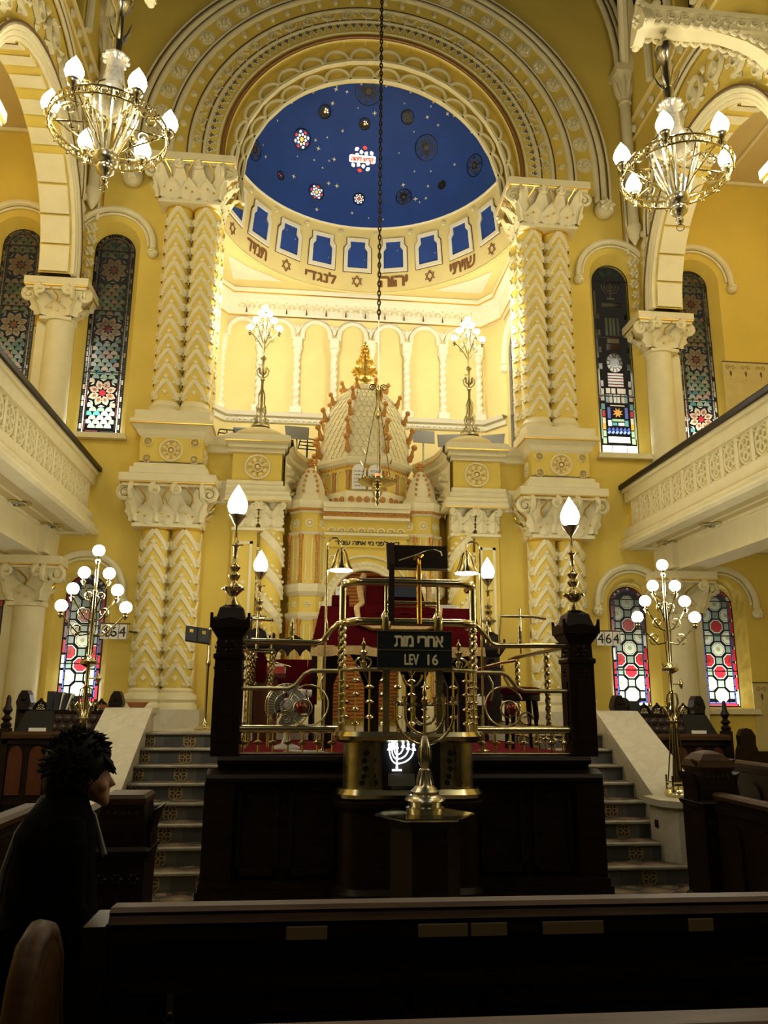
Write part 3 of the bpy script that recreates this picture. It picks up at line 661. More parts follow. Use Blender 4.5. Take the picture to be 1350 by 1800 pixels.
b = MB(); b.grid([[(-AW-.05, 11.84, 9.5), (AW+.05, 11.84, 9.5)], [(-AW-.05, 11.84, 17), (AW+.05, 11.84, 17)]]); b.v = []; b.f = []; b.mi = []
# ---- nave vault, wall ribs, side walls
def barc(y, r, zc=12.42): return [(r*math.cos(PI*i/32), y, zc+r*1.0*math.sin(PI*i/32)) for i in range(33)]
b = MB(); b.grid([barc(11.6, 4.62), barc(3.2, 4.62)]); struct(b.build('ceiling_nave_vault', 'navy', smooth=60))
for rr, w in ((4.30, .05), (4.40, .045), (4.5, .06)):
    b = MB(); b.tube(barc(11.42, rr), w, 8); trim(b)
for rr in (4.355, 4.455):
    b = MB(); b.tube(barc(11.40, rr), .018, 5); trim(b, 'brown')
for s in (-1, 1):
    b = MB()
    b.tube([(s*(4.40-2.5*t-.0), 11.35-3.9*math.sin(t*PI/2), 12.42+4.2*math.sin(min(1, t*1.05)*PI/2)) for t in [i/16 for i in range(17)]], .085, 8)
    b.tube([(s*4.5, 11.3-1.9+1.9*math.cos(PI*i/24), 12.42+2.6*math.sin(PI*i/24)) for i in range(25)], .08, 8)
    trim(b)
    b = MB(); OPN = [9.35, 5.4]; AR = 1.76
    path = [(11.6, 7.7), (11.6, 17), (3.0, 17), (3.0, 7.7)]
    for c in reversed(OPN): path += [(c-AR, 7.7)]+[(c-AR*math.cos(PI*i/20), 7.7+AR*1.02*math.sin(PI*i/20)) for i in range(1, 20)]+[(c+AR, 7.7)]
    cl = [arched(10.2, .26, 11.5, 13.6, 8), arched(9.45, .26, 11.5, 13.6, 8)]
    for X in (4.5, 4.95): tess(b, path, cl, lambda u, v: (s*X, u, v))
    for c in OPN: b.grid([[(s*X, c-AR*math.cos(PI*i/20), 7.7+AR*1.02*math.sin(PI*i/20)) for i in range(21)] for X in (4.5, 4.95)])
    for q in cl: b.grid([[(s*X, u, v) for u, v in q] for X in (4.5, 4.75)], closed=True)
    struct(b.build('wall_nave_'+('left' if s < 0 else 'right'), 'yellow'))
    for ci, q in enumerate(cl):
        b = MB(); rnd = random.Random(ci); b.m = 8; b.poly([(s*4.72, u, v) for u, v in q]); c0 = (10.2, 9.45)[ci]
        for j in range(15):
            for i in range(3): b.m = rnd.choice((13, 5, 7, 8)); k = rnd.uniform(.04, .08); b.poly([(s*4.715, u, v) for u, v in circ(c0-.15+.15*i, 11.62+.15*j, k, 5, rnd.random()*6)])
        struct(b.build('window_%d' % (25+ci+(0 if s < 0 else 2)), [mat('clerestory_glass', c, .3) for c in [(.02, .02, .03)]*5+[(.5, .52, .62)]+[(.02, .02, .03)]+[(.10, .12, .28)]+[(.015, .015, .02)]+[(.02, .02, .03)]*4+[(.3, .35, .55)]]))
    b = MB()
    for y in (10.58, 9.83, 9.08): b.cyl((s*4.44, y, 11.5), (s*4.44, y, 13.6), .06, 8); b.lathe([(.06, 13.45), (.1, 13.6), (.1, 13.66)], (s*4.44, y, 0), 8)
    for c0 in (10.2, 9.45): b.tube([(s*4.44, c0-.375*math.cos(PI*i/12), 13.64+.375*math.sin(PI*i/12)) for i in range(13)], .06, 7)
    trim(b)
    # arcade arch mouldings and carved spandrel
    for c in OPN:
        b = MB()
        for rr, X, w in ((1.78, 4.47, .035), (1.84, 4.46, .045), (1.90, 4.44, .045)): b.tube([(s*X, c-rr*math.cos(PI*i/28), 7.7+rr*1.02*math.sin(PI*i/28)) for i in range(29)], w, 7)
        for i in range(13):                              # raised bands on the soffit
            a0, a1 = (PI*(i+.2)/13, PI*(i+.75)/13) if 3 < i < 9 else (PI*(i+.04)/13, PI*(i+.96)/13)
            b.grid([[(s*X, c-(AR-.035)*math.cos(a), 7.7+(AR-.035)*1.02*math.sin(a)) for a in (a0, (a0+a1)/2, a1)] for X in (4.52, 4.93)]); b.grid([[(s*4.52, c-k*math.cos(a), 7.7+k*1.02*math.sin(a)) for a in (a0, a1)] for k in (AR, AR-.035)])
        b.tube([(s*4.45, c-1.78*math.cos(PI*i/28), 8.95+1.80*math.sin(PI*i/28)) for i in range(29)], .05, 7); b.tube([(s*4.45, c-1.69*math.cos(PI*i/28), 8.95+1.71*math.sin(PI*i/28)) for i in range(29)], .03, 7)
        trim(b)
        b = MB(); b.tube([(s*4.43, c-1.735*math.cos(PI*i/28), 8.95+1.755*math.sin(PI*i/28)) for i in range(29)], .016, 5); b.tube([(s*4.40, c-1.95*math.cos(PI*i/28), 7.7+1.985*math.sin(PI*i/28)) for i in range(29)], .016, 5); trim(b, 'brown')
        b = MB(); r = Relief(b, lambda u, v, h: (s*(4.49-h), u, v)); rnd = random.Random(4)
        for k in range(9):
            th = PI*(.10+.80*k/8); rad = 1.72+.2*abs(math.cos(th)); y, z = c-2.02*math.cos(th)*.93, 7.7+2.15*math.sin(th)*1.03+.28
            q = .2+.06*(1-abs(math.cos(th)))
            r.scroll(y, z, q, .06, 1 if k % 2 else -1, th); r.leaf(y, z-q, 1.2, q*1.3, q*.6, .05); r.leaf(y, z+q*.5, 2+k, q*1.2, q*.6, .05)
        for sgn in (-1, 1):
            for z in (8.0, 8.35, 8.7): r.leaf(c+sgn*1.93, z, PI/2, .42, .22, .08); r.leaf(c+sgn*1.85, z+.1, PI/2+sgn*.5, .3, .14, .07); r.blob(c+sgn*1.9, z+.4, .07, .07, .07)
        trim(b)
    b = MB(); r = Relief(b, lambda u, v, h: (s*(4.49-h), u, v))
    for k in range(23): r.blob(11.34-.345*k, 11.19, .06, .085, .05, 10)
    trim(b)
    b = MB()
    for z in (11.02, 11.36, 11.42): b.cyl((s*4.48, 11.6, z), (s*4.48, 3.2, z), .025, 6)
    trim(b, 'pale')
    b = MB()                                             # corner shaft that carries the vault ribs
    b.lathe([(.02, 9.0), (.1, 9.15), (.13, 9.3), (.11, 9.36), (.09, 9.4), (.09, 11.7), (.11, 11.72), (.11, 11.76), (.095, 11.78)], (s*4.38, 11.42, 0), 12); b.box(s*4.38-.18, s*4.38+.18, 11.24, 11.6, 12.28, 12.42)
    b.lathe([(.095, 11.78), (.10, 11.9), (.13, 12.1), (.20, 12.28)], (s*4.38, 11.42, 0), 12)
    for k in range(10):
        a = 2*PI*k/10; r = Relief(b, lambda u, v, h: (s*4.38+(.1+h+max(0, v-11.95)*.32)*math.cos(a+u*8), 11.42+(.1+h+max(0, v-11.95)*.32)*math.sin(a+u*8), v)); r.leaf(0, 11.8, PI/2, .45, .07, .05)
    trim(b)
    b = MB(); b.box(min(s*4.95, s*7.1), max(s*4.95, s*7.1), 3, 11.7, 10.46, 10.55); struct(b.build('ceiling_aisle_'+('left' if s < 0 else 'right'), 'ceilcream'))
    b = MB(); b.cyl((s*5, WY-.03, 10.43), (s*7, WY-.03, 10.43), .04, 6); b.cyl((s*6.1, WY, 10.44), (s*6.1, 4, 10.44), .03, 6); trim(b, 'cream')
# carved brackets that carry the chandeliers
t = thing('carved_bracket', 'cream carved canopy bracket high on the right nave wall, carrying the chandelier', 'bracket', (4.49, 7.56, 9.1))
b = MB(); b.box(2.88, 4.49, 7.44, 7.68, 9.36, 9.52); b.box(2.86, 4.49, 7.41, 7.71, 9.52, 9.58); b.box(2.92, 4.49, 7.47, 7.65, 9.58, 9.64)
b.prism([(4.49, 9.37), (4.49, 8.85), (4.42, 9.0), (4.3, 9.14), (4.1, 9.25), (3.8, 9.33), (3.5, 9.37)], lambda u, v, d: (u, d, v), 7.48, 7.64); b.build('beam', 'cream', t)
b = MB()
for k in range(13):
    x = 2.98+.12*k; zz = 9.36-max(0, x-3.6)**2*.35
    for y in (7.43, 7.69): b.tube([(x-.055, y, zz+.01), (x-.03, y, zz-.03), (x, y, zz-.045), (x+.03, y, zz-.03), (x+.055, y, zz+.01)], .018, 5); b.ball((x, y, zz-.02), .022, 6, 4)
r = Relief(b, lambda u, v, h: (u, 7.44-h, v))
for k in range(9): r.scroll(3.0+.17*k, 9.44, .06, .035, 1 if k % 2 else -1, k)
b.build('carved_edge', 'cream', t, 60)
b = MB(); b.prism([(7.34, 9.30), (7.42, 9.26), (7.56, 9.34), (7.70, 9.26), (7.78, 9.30), (7.72, 9.5), (7.56, 9.72), (7.40, 9.5)], lambda u, v, d: (d, u, v), 2.80, 2.92)
for y, z in ((7.56, 9.77), (7.36, 9.29), (7.76, 9.29), (7.46, 9.60), (7.66, 9.60)): b.ball((2.86, y, z), .05, 8, 6)
b.ball((3.06, 7.56, 9.74), .06, 8, 6); b.cyl((3.06, 7.56, 9.6), (3.06, 7.56, 9.72), .04, 8)
r = Relief(b, lambda u, v, h: (2.80-h, u, v)); r.rosette(7.56, 9.48, .10, .04, 6); b.build('gable', 'cream', t, 60)
dup(t, mx=True, label='cream carved canopy bracket high on the left nave wall, carrying the chandelier')
# ---- galleries
def gal():
    b = MB(); b.box(4.05, 7.1, 3, 11.6, 3.98, 4.08); b.box(4.55, 7.1, 3, 11.6, 3.9, 4.0); o = struct(b.build('floor_gallery_right', 'cream')); c = dup(o, mx=True); c.name = 'floor_gallery_left'
    b = MB(); b.box(4.03, 4.6, 3, 11.6, 3.9, 3.985); o = struct(b.build('ceiling_under_gallery_right', 'ceilcream')); c = dup(o, mx=True); c.name = 'ceiling_under_gallery_left'
    b = MB(); b.box(4.5, 4.9, 3, 11.25, 3.5, 3.92); b.box(4.47, 4.93, 3, 11.25, 3.86, 3.91); b.box(4.40, 4.98, 11.0, 11.6, 3.52, 3.92); b.box(4.05, 7.1, 11.45, 11.6, 3.86, 3.9); b.box(4.05, 4.09, 3, 11.6, 3.885, 3.905); b.box(4.3, 4.32, 3, 11.6, 3.885, 3.905); o = struct(b.build('beam_gallery_right', 'cream')); c = dup(o, mx=True); c.name = 'beam_gallery_left'
    b = MB(); prof = [(4.10, 3.87), (3.90, 3.87), (3.86, 3.90), (3.86, 3.93), (3.90, 3.97), (3.88, 4.0), (3.92, 4.03), (3.96, 4.04), (3.96, 4.19), (3.99, 4.21), (4.10, 4.22)]
    b.grid([[(x, 3, z) for x, z in prof], [(x, 11.6, z) for x, z in prof]]); o = trim(b, 'cream', None); dup(o, mx=True)
    b = MB(); b.box(3.948, 3.965, 3, 11.6, 4.032, 4.048); o = trim(b, 'goldpaint', None); dup(o, mx=True)
gal()
def balustrade():
    t = thing('gallery_balustrade', 'pierced cream gallery balustrade with a dark handrail on the right side of the hall', 'balustrade', (4.0, 7.5, 4.22))
    b = MB(); b.box(3.97, 4.09, 3.0, 11.56, 4.60, 4.80); b.box(3.94, 4.1, 3, 11.58, 4.76, 4.82); b.build('parapet_cap', 'cream', t)
    b = MB(); b.prism([(3.90, 4.82), (4.10, 4.82), (4.10, 4.88), (4.06, 4.92), (3.94, 4.92), (3.90, 4.88)], lambda u, v, d: (u, d, v), 3.0, 11.66); b.build('handrail', 'wood', t)
    proto = None; L = .335
    for k in range(23):
        y = 11.4-L*(k+.5)
        if proto is None:
            b = MB(); x = 4.03; z = 4.41
            b.box(x-.03, x+.03, y-L/2, y-L/2+.035, 4.21, 4.61); b.box(x-.03, x+.03, y+L/2-.035, y+L/2, 4.21, 4.61); b.box(x-.02, x+.02, y-L/2, y+L/2, 4.21, 4.235); b.box(x-.02, x+.02, y-L/2, y+L/2, 4.58, 4.61)
            for i in range(6):
                a = PI*i/3+PI/6; c = (x, y+.085*math.cos(a), z+.085*math.sin(a)); b.tube([(x-.012, c[1]+.045*math.cos(2*PI*j/10), c[2]+.052*math.sin(2*PI*j/10)) for j in range(10)], .017, 5, True)
            b.tube([(x, y+.15*math.cos(2*PI*j/16)*.9, z+.185*math.sin(2*PI*j/16)*.95) for j in range(16)], .02, 5, True); b.ball((x-.02, y, z), .03, 8, 5)
            for i in range(4): a = PI/4+PI*i/2; b.ball((x-.01, y+.13*math.copysign(1, math.cos(a)), z+.155*math.copysign(1, math.sin(a))), .022, 6, 4)
            proto = b.build('pierced_panel', 'cream', t, 50); py = y
        else: c = proto.copy(); COL.objects.link(c); c.parent = t; c.location.y = y-py
    return t
bal = balustrade()
dup(bal, mx=True, label='pierced cream gallery balustrade with a dark handrail on the left side of the hall')
t = thing('recessed_downlight', 'round glass downlight under the right gallery, the one nearer the end wall', 'downlight', (4.36, 11.05, 3.9), 'downlights under the galleries')
b = MB(); b.lathe([(.15, 3.885), (.15, 3.9), (.115, 3.9), (.115, 3.885)], (4.36, 11.05, 0), 20, cap=False); b.tube([(4.36+.132*math.cos(2*PI*i/20), 11.05+.132*math.sin(2*PI*i/20), 3.888) for i in range(20)], .017, 6, True); b.build('trim_ring', 'brass', t, 40)
b = MB(); b.lathe([(.118, 3.893), (.06, 3.885), (.002, 3.883)], (4.36, 11.05, 0), 20); b.build('lens', 'downglass', t, 60)
dup(t, (4.38, 9.79, 3.9), 'round glass downlight under the right gallery, the one farther from the end wall')
dup(t, (-4.36, 11.05, 3.9), 'round glass downlight under the left gallery, the one nearer the end wall')
dup(t, (-4.38, 9.79, 3.9), 'round glass downlight under the left gallery, the one farther from the end wall')
# ================================================================ COLUMNS
def leaf3(b, base, out, side, z0, H, Wd, O, curl=1):        # acanthus leaf standing against a capital
    rows = []
    for i in range(8):
        t = i/7; z = z0+H*(t if t < .8 else .8+.2*math.sin((t-.8)/.2*PI*.62)*.8); o = .012+O*(.25*t+.75*t**3)
        w = Wd*(.62+.5*math.sin(PI*min(1, t*1.05)))*(1-.55*t**4)*(1+.16*math.cos(t*20))
        rows.append([base+side*(w*q)+out*(o+.022*(1-abs(q)*1.6)+(.02 if q == 0 else 0))+V((0, 0, z-(.03*abs(q)*2 if t > .6 else 0))) for q in (-.5, -.25, 0, .25, .5)])
    b.grid(rows)
def volute(b, c, ax, nrm, r, w=.035):
    pts = [c+ax*(p[0])+V((0, 0, p[1])) for p in spiral((0, 0), r, r*.15, PI/2, -1.6, 20)]
    b.tube(pts, [w*(1-.6*i/20) for i in range(21)], 6); b.ball(tuple(c), r*.3, 8, 5)
def capital(t, cx, cy, bx, by, tx, ty, z0, z1, za, nx, ny, mirror=1):
    b = MB(); H = z1-z0; secs = []
    for i in range(7):
        k = i/6; e = k**2.2; x = bx+(tx*.82-bx)*e; y = by+(ty*.82-by)*e; secs.append([(cx-x, cy-y, z0+H*k), (cx+x, cy-y, z0+H*k), (cx+x, cy+y, z0+H*k), (cx-x, cy+y, z0+H*k)])
    b.loft(secs); b.box(cx-bx-.03, cx+bx+.03, cy-by-.03, cy+by+.03, z0-.02, z0+.03)
    g = MB(); D = V((0, 0, 0))
    def side(o, ax, out, L, n, Ltop):
        for i in range(n):
            p = o+ax*(L*(2*(i+.5)/n-1)*.92); leaf3(b, V((p.x, p.y, 0)), out, ax, z0+.02, H*.52, L*2/n*.95, .15*min(1, H/.5))
            p = o+ax*(L*(2*(i+.5)/n-1)*1.12); g.tube([V((p.x, p.y, z0+H*(.52+.1*q)))+out*(.08+.045*q)+ax*(.045*math.sin(q*1.1)*(1 if i % 2 else -1)) for q in range(5)], .014, 5)
            g.ball(tuple(V((p.x, p.y, z0+H*.30))+out*.115+ax*.05), .018, 6, 4); g.ball(tuple(V((p.x, p.y, z0+H*.22))+out*.10-ax*.045), .018, 6, 4)
        for i in range(n+1):
            p = o+ax*(L*(2*i/n-1)); leaf3(b, V((p.x, p.y, 0)), out, ax, z0+.1*H, H*.82, L*2/n*.8, .24*min(1, H/.5))
            if 0 < i < n or n == 1: volute(b, V((p.x, p.y, z1-.1*H))+out*.2, ax, out, .08)
        for q in (-1, 1):
            c = o+ax*(q*Ltop*.86); volute(b, V((c.x, c.y, z1-.16*H))+out*.05, ax*q, out, .12*min(1, H/.5), .04)
    X, Y = V((1, 0, 0)), V((0, 1, 0))
    side(V((cx, cy-by, 0)), X, -Y, bx, nx, tx)
    side(V((cx-bx, cy, 0)), -Y, -X, by, ny, ty); side(V((cx+bx, cy, 0)), Y, X, by, ny, ty)
    b.build('capital', 'cream', t, 50); g.build('gilding', 'gold', t, 50)
    b = MB(); rect = lambda k, z: [(cx-tx*k, cy-ty*k, z), (cx+tx*k, cy-ty*k, z), (cx+tx*k, cy+ty*k, z), (cx-tx*k, cy+ty*k, z)]
    b.loft([rect(.93, z1), rect(.94, z1+(za-z1)*.2), rect(1, z1+(za-z1)*.4), rect(1, za)]); b.build('abacus', 'cream', t)
    b = MB(); b.loft([rect(.965, z1+(za-z1)*.2), rect(.985, z1+(za-z1)*.27), rect(.985, z1+(za-z1)*.33)]); b.build('gilt_line', 'gold', t)
def chevron_shaft(t, cx, cy, r, z0, z1, n, rel=.022, mul=3):
    b = MB(); b.lathe([(r, z0), (r, z1)], (cx, cy, 0), 24); b.build('shaft', 'yellow', t, 40)
    b = MB(); q = Relief(b, lambda u, v, h: (cx+(r+h)*math.sin(u/r), cy-(r+h)*math.cos(u/r), v)); P = (z1-z0-.1)/n; hu = PI*r/mul
    for k in range(n):
        z = z0+.03+P*k
        for m in range(mul):
            u0 = 2*hu*m; top = min(P*1.25, z1-z-.03)
            for s in (-1, 1):
                q.strip([(u0+s*hu*.93*(1-(i/6)), z+top*(math.sin(i/6*PI/2)**.8 if False else (i/6)**.85)) for i in range(7)], .075 if r > .15 else .06, rel)
            q.blob(u0, z+P*.42, .042, .05, rel*1.3, 4); q.blob(u0+hu, z+P*.36, .05, .05, rel*1.5, 6)
            q.blob(u0-hu*.55, z+.02, .03, .03, rel, 4); q.blob(u0+hu*.55, z+.02, .03, .03, rel, 4)
    b.build('chevron_ornament', 'cream', t, 35)
def medallion(b, g, x, y, z, R, n=8):
    r = Relief(b, flat(y)); r.ring(x, z, R*.86, R, .03, 24); r.ring(x, z, R*.30, R*.40, .025, 12); r.blob(x, z, R*.2, R*.2, .035, 8)
    r2 = Relief(g, lambda u, v, h: (u, y-.008-h, v))
    for i in range(n): a = 2*PI*i/n; r2.leaf(x+R*.36*math.cos(a), z+R*.36*math.sin(a), a, R*(.4 if i % 2 == 0 else .3), R*.13, .02)
    r2.ring(x, z, R*.24, R*.29, .03, 10)
    for i in range(n): a = 2*PI*(i+.5)/n; r.leaf(x+R*.42*math.cos(a), z+R*.42*math.sin(a), a, R*.42, R*.3, .02)
CY = 11.52
def lower_column(label):
    t = thing('twin_column', label, 'column', (2.88, CY, DZ))
    b = MB(); b.box(2.25, 3.30, 11.16, 11.95, DZ, 1.47); b.build('plinth', 'marble', t)
    b = MB()
    for x in (3.04, 2.62): b.lathe([(.29, 1.47), (.29, 1.52), (.26, 1.56), (.29, 1.60), (.27, 1.66), (.22, 1.69), (.23, 1.72), (.20, 1.75)], (x, CY, 0), 24)
    b.build('base', 'cream', t, 40)
    for x in (3.04, 2.62): chevron_shaft(t, x, CY, .20, 1.75, 3.96, 9)
    chevron_shaft(t, 2.57, CY+.42, .17, 1.75, 3.96, 9)
    b = MB()
    for x in (3.04, 2.62): b.lathe([(.20, 3.93), (.225, 3.95), (.225, 3.98), (.20, 4.0)], (x, CY, 0), 20)
    b.build('necking', 'gold', t, 40)
    capital(t, 2.88, CY+.04, .44, .27, .67, .44, 3.98, 4.52, 4.70, 3, 2)
    return t
def upper_column(label):
    t = thing('twin_column', label, 'column', (2.87, CY, 4.70))
    b = MB(); rect = lambda x, y, z: [(2.87-x, CY-y, z), (2.87+x, CY-y, z), (2.87+x, CY+y, z), (2.87-x, CY+y, z)]
    b.loft([rect(.54, .40, 4.702), rect(.54, .40, 4.79), rect(.50, .36, 4.80), rect(.49, .35, 4.86), rect(.44, .30, 4.87), rect(.44, .30, 4.9)]); b.loft([rect(.44, .30, 5.26), rect(.47, .33, 5.3), rect(.50, .36, 5.36), rect(.56, .42, 5.42), rect(.58, .44, 5.45), rect(.58, .44, 5.5), rect(.53, .39, 5.52), rect(.53, .39, 5.64), rect(.47, .33, 5.66)])
    b.build('pedestal_moulding', 'cream', t)
    b = MB(); b.box(2.43, 3.31, CY-.30, CY+.30, 4.88, 5.28); b.build('pedestal', 'yellow', t)
    b = MB(); b.loft([rect(.565, .425, 5.425), rect(.585, .445, 5.43), rect(.585, .445, 5.445), rect(.565, .425, 5.45)]); b.build('gilt_line', 'gold', t)
    b = MB(); g = MB(); medallion(b, g, 2.87, CY-.30, 5.07, .17)
    for sx in (-.33, .33):
        for sz in (-.13, .12): medallion(b, g, 2.87+sx, CY-.30, 5.07+sz, .065, 5)
    r = Relief(b, lambda u, v, h: (2.43-h, u, v)); r.rosette(CY, 5.07, .14, .03)
    b.build('medallion', 'cream', t, 40); g.build('medallion_gilding', 'gold', t, 40)
    b = MB()
    for x in (3.04, 2.62): b.lathe([(.27, 5.66), (.27, 5.70), (.24, 5.74), (.26, 5.78), (.22, 5.82), (.20, 5.87)], (x, CY, 0), 24)
    b.build('base', 'cream', t, 40)
    for x in (3.04, 2.62): chevron_shaft(t, x, CY, .20, 5.87, 9.10, 13)
    chevron_shaft(t, 2.57, CY+.42, .17, 5.70, 9.10, 13)
    b = MB()
    for x in (3.04, 2.62): b.lathe([(.20, 9.07), (.225, 9.09), (.225, 9.12), (.20, 9.14)], (x, CY, 0), 20)
    b.build('necking', 'gold', t, 40)
    capital(t, 2.87, CY+.05, .44, .30, .68, .46, 9.12, 9.72, 9.90, 3, 2)
    return t
t = lower_column('twin chevron columns of the lower tier, right of the ark beside the stool'); dup(t, mx=True, label='twin chevron columns of the lower tier, left of the ark behind the brass book stand')
t = upper_column('twin chevron columns of the upper tier, right of the starry dome'); dup(t, mx=True, label='twin chevron columns of the upper tier, left of the starry dome')
def side_column(label, z0, z1, zc, za, low):
    t = thing('arcade_column', label, 'column', (4.72, 11.5, z0))
    b = MB(); b.lathe([(.28, z0), (.28, z0+.12), (.24, z0+.18), (.225, z0+.2), (.215, z0+1), (.205, z1-.03), (.235, z1-.02), (.235, z1+.02), (.2, z1+.03)], (4.67, 11.5, 0), 20); b.box(4.86, 5.0, 11.45, 11.6, z0, z1); b.build('shaft', 'cream', t, 40)
    capital(t, 4.70, 11.52, .20, .18, .46, .34, z1, zc, za, 1, 1)
    return t
t = side_column('cream round column under the right gallery, between the two stained windows', 0, 2.85, 3.33, 3.5, 1); ncol = [dup(t, (4.72, 7.38, 0), 'cream round column under the right gallery, nearest the camera'), dup(t, (-4.72, 7.38, 0), 'cream round column under the left gallery, nearest the camera')]; ncol[1].scale.x = -1; dup(t, mx=True, label='cream round column under the left gallery, beside the candelabrum')
t = side_column('cream round column above the right gallery, carrying the nave arch at the end wall', 4.1, 7.08, 7.5, 7.68, 0); ncol = [dup(t, (4.72, 7.38, 4.1), 'cream round column above the right gallery, at the very edge of the picture'), dup(t, (-4.72, 7.38, 4.1), 'cream round column above the left gallery, at the very edge of the picture')]; ncol[1].scale.x = -1; dup(t, mx=True, label='cream round column above the left gallery, carrying the nave arch at the end wall')
b = MB()                                                # carved drops beside the nave arches
for s in (-1, 1):
    r = Relief(b, lambda u, v, h: (u, WY-h, v))
    for k in range(5): r.rosette(s*4.40+.02*(k % 2), 8.78-.2*k, .12-.012*k, .07, 6)
    b.tube([(s*4.5, 11.45, 7.68), (s*4.5, 11.4, 8.3), (s*4.5, 11.3, 8.9)], .05, 7); b.tube([(s*4.32, 11.57, 8.9), (s*4.32, 11.57, 11)], .03, 6)
trim(b)
b = MB()
for s in (-1, 1): b.cyl((s*4.26, 11.58, 9), (s*4.26, 11.58, 10.9), .012, 6)
trim(b, 'gold')
# ================================================================ SCREEN, PILASTERS AND CHOIR PARAPET
for s, nm in ((-1, 'left'), (1, 'right')):
    b = MB(); b.box(min(s*1.28, s*2.5), max(s*1.28, s*2.5), 11.74, 11.84, DZ, 5.3); b.box(min(s*1.28, s*1.32), max(s*1.28, s*1.32), 11.72, 12.8, DZ, 4.5)
    struct(b.build('wall_screen_'+nm, 'yellow'))
    t = thing('pilaster', 'yellow pilaster with a spiral-banded half column, %s of the ark' % nm, 'pilaster', (s*1.6, 11.62, DZ)); struct(t)
    F = lambda x: s*x
    def bx(b, x0, x1, y0, y1, z0, z1): b.box(min(s*x0, s*x1), max(s*x0, s*x1), y0, y1, z0, z1)
    b = MB(); bx(b, 1.62, 1.98, 11.60, 11.74, 1.72, 4.02); b.build('pilaster_face', 'yellow', t)
    b = MB(); bx(b, 1.15, 2.06, 11.5, 11.78, DZ, 1.46); bx(b, 1.18, 2.02, 11.53, 11.78, 1.46, 1.56); bx(b, 1.2, 2.0, 11.56, 11.78, 1.56, 1.72); b.build('base', 'cream', t)
    b = MB()
    for x0, x1, z0, z1 in ((1.68, 1.72, 1.85, 3.85), (1.88, 1.92, 1.85, 3.85), (1.68, 1.92, 3.81, 3.85), (1.68, 1.92, 1.85, 1.89)): bx(b, x0, x1, 11.575, 11.61, z0, z1)
    r = Relief(b, flat(11.60)); r.blob(F(1.8), 3.25, .035, .035, .02); r.blob(F(1.8), 2.5, .035, .035, .02); b.build('panel_moulding', 'cream', t)
    b = MB(); b.lathe([(.17, 1.72), (.17, 4.02)], (F(1.42), 11.66, 0), 20); b.build('half_column', 'yellow', t, 40)
    b = MB(); q = Relief(b, lambda u, v, h: (F(1.42)+(.17+h)*math.sin(u/.17), 11.66-(.17+h)*math.cos(u/.17), v))
    for k in range(5):
        q.strip([(s*(-.30+.60*i/10), 1.72+.48*k+.62*i/10-.1) for i in range(11) if 1.72 < 1.72+.48*k+.62*i/10-.1 < 4.0], .14, .03)
        for i in range(9):
            z = 1.66+.48*k+.62*i/9
            if 1.75 < z < 3.98: q.blob(s*(-.30+.60*i/9), z-.06, .03, .03, .04, 6); q.blob(s*(-.30+.60*i/9), z+.1, .03, .03, .04, 6)
    b.build('spiral_band', 'cream', t, 40)
    b = MB()
    for cx, n in ((1.80, 2), (1.42, 2)):
        b.box(F(cx)-.19, F(cx)+.19, 11.5, 11.76, 4.0, 4.04)
        for i in range(n):
            for zz, hh, oo in ((4.05, .22, .08), (4.14, .26, .12)): leaf3(b, V((F(cx)-.09+.18*i, 11.56, 0)), V((0, -1, 0)), V((1, 0, 0)), zz, hh, .17, oo)
        b.box(F(cx)-.16, F(cx)+.16, 11.56, 11.78, 4.04, 4.42); volute(b, V((F(cx)-.14, 11.46, 4.36)), V((-1, 0, 0)), 0, .06, .025); volute(b, V((F(cx)+.14, 11.46, 4.36)), V((1, 0, 0)), 0, .06, .025)
    b.build('capital', 'cream', t, 50)
    # parapet block with medallion
    t = thing('choir_parapet', 'yellow choir parapet block with a round flower medallion, %s of the ark dome' % nm, 'parapet', (s*1.7, 11.6, 4.42)); struct(t)
    b = MB()
    def lay(x0, x1, y0, z0, z1): bx(b, x0, x1, y0, 11.9, z0, z1)
    lay(1.14, 2.1, 11.42, 4.42, 4.50); lay(1.17, 2.1, 11.46, 4.5, 4.58); lay(1.24, 2.1, 11.52, 4.58, 4.68); lay(1.27, 2.1, 11.55, 4.68, 4.76); lay(1.26, 2.1, 11.56, 5.2, 5.26); lay(1.22, 2.1, 11.50, 5.26, 5.33); lay(1.18, 2.14, 11.44, 5.33, 5.44); lay(1.22, 2.12, 11.5, 5.44, 5.47)
    bx(b, 2.1, 2.5, 11.62, 11.9, 4.42, 4.76); bx(b, 2.1, 2.5, 11.62, 11.9, 5.2, 5.3); bx(b, 2.1, 2.5, 11.56, 11.9, 5.3, 5.44); b.build('parapet_moulding', 'cream', t)
    b = MB(); bx(b, 1.30, 2.03, 11.60, 11.88, 4.74, 5.22); bx(b, 2.03, 2.5, 11.70, 11.88, 4.74, 5.22); b.build('parapet_die', 'yellow', t)
    b = MB(); bx(b, 1.15, 2.11, 11.415, 11.43, 4.425, 4.44); bx(b, 1.17, 2.14, 11.43, 11.45, 5.335, 5.35); b.build('gilt_line', 'gold', t)
    b = MB(); g = MB(); medallion(b, g, F(1.66), 11.60, 4.98, .195); b.build('medallion', 'cream', t, 40); g.build('medallion_gilding', 'gold', t, 40)
    # curved return of the parapet with carved foliage
    path = [(F(1.25), 11.62), (F(1.24), 11.9), (F(1.19), 12.2), (F(1.06), 12.5), (F(.9), 12.76)]
    b = MB(); pp = path if s < 0 else path[::-1]
    b.sweep([(0, 4.5), (0, 5.16), (.05, 5.22), (.05, 5.28), (.11, 5.34), (.11, 5.44), (-.1, 5.46), (-.1, 4.5)], pp); b.build('curved_return', 'cream', t, 30)
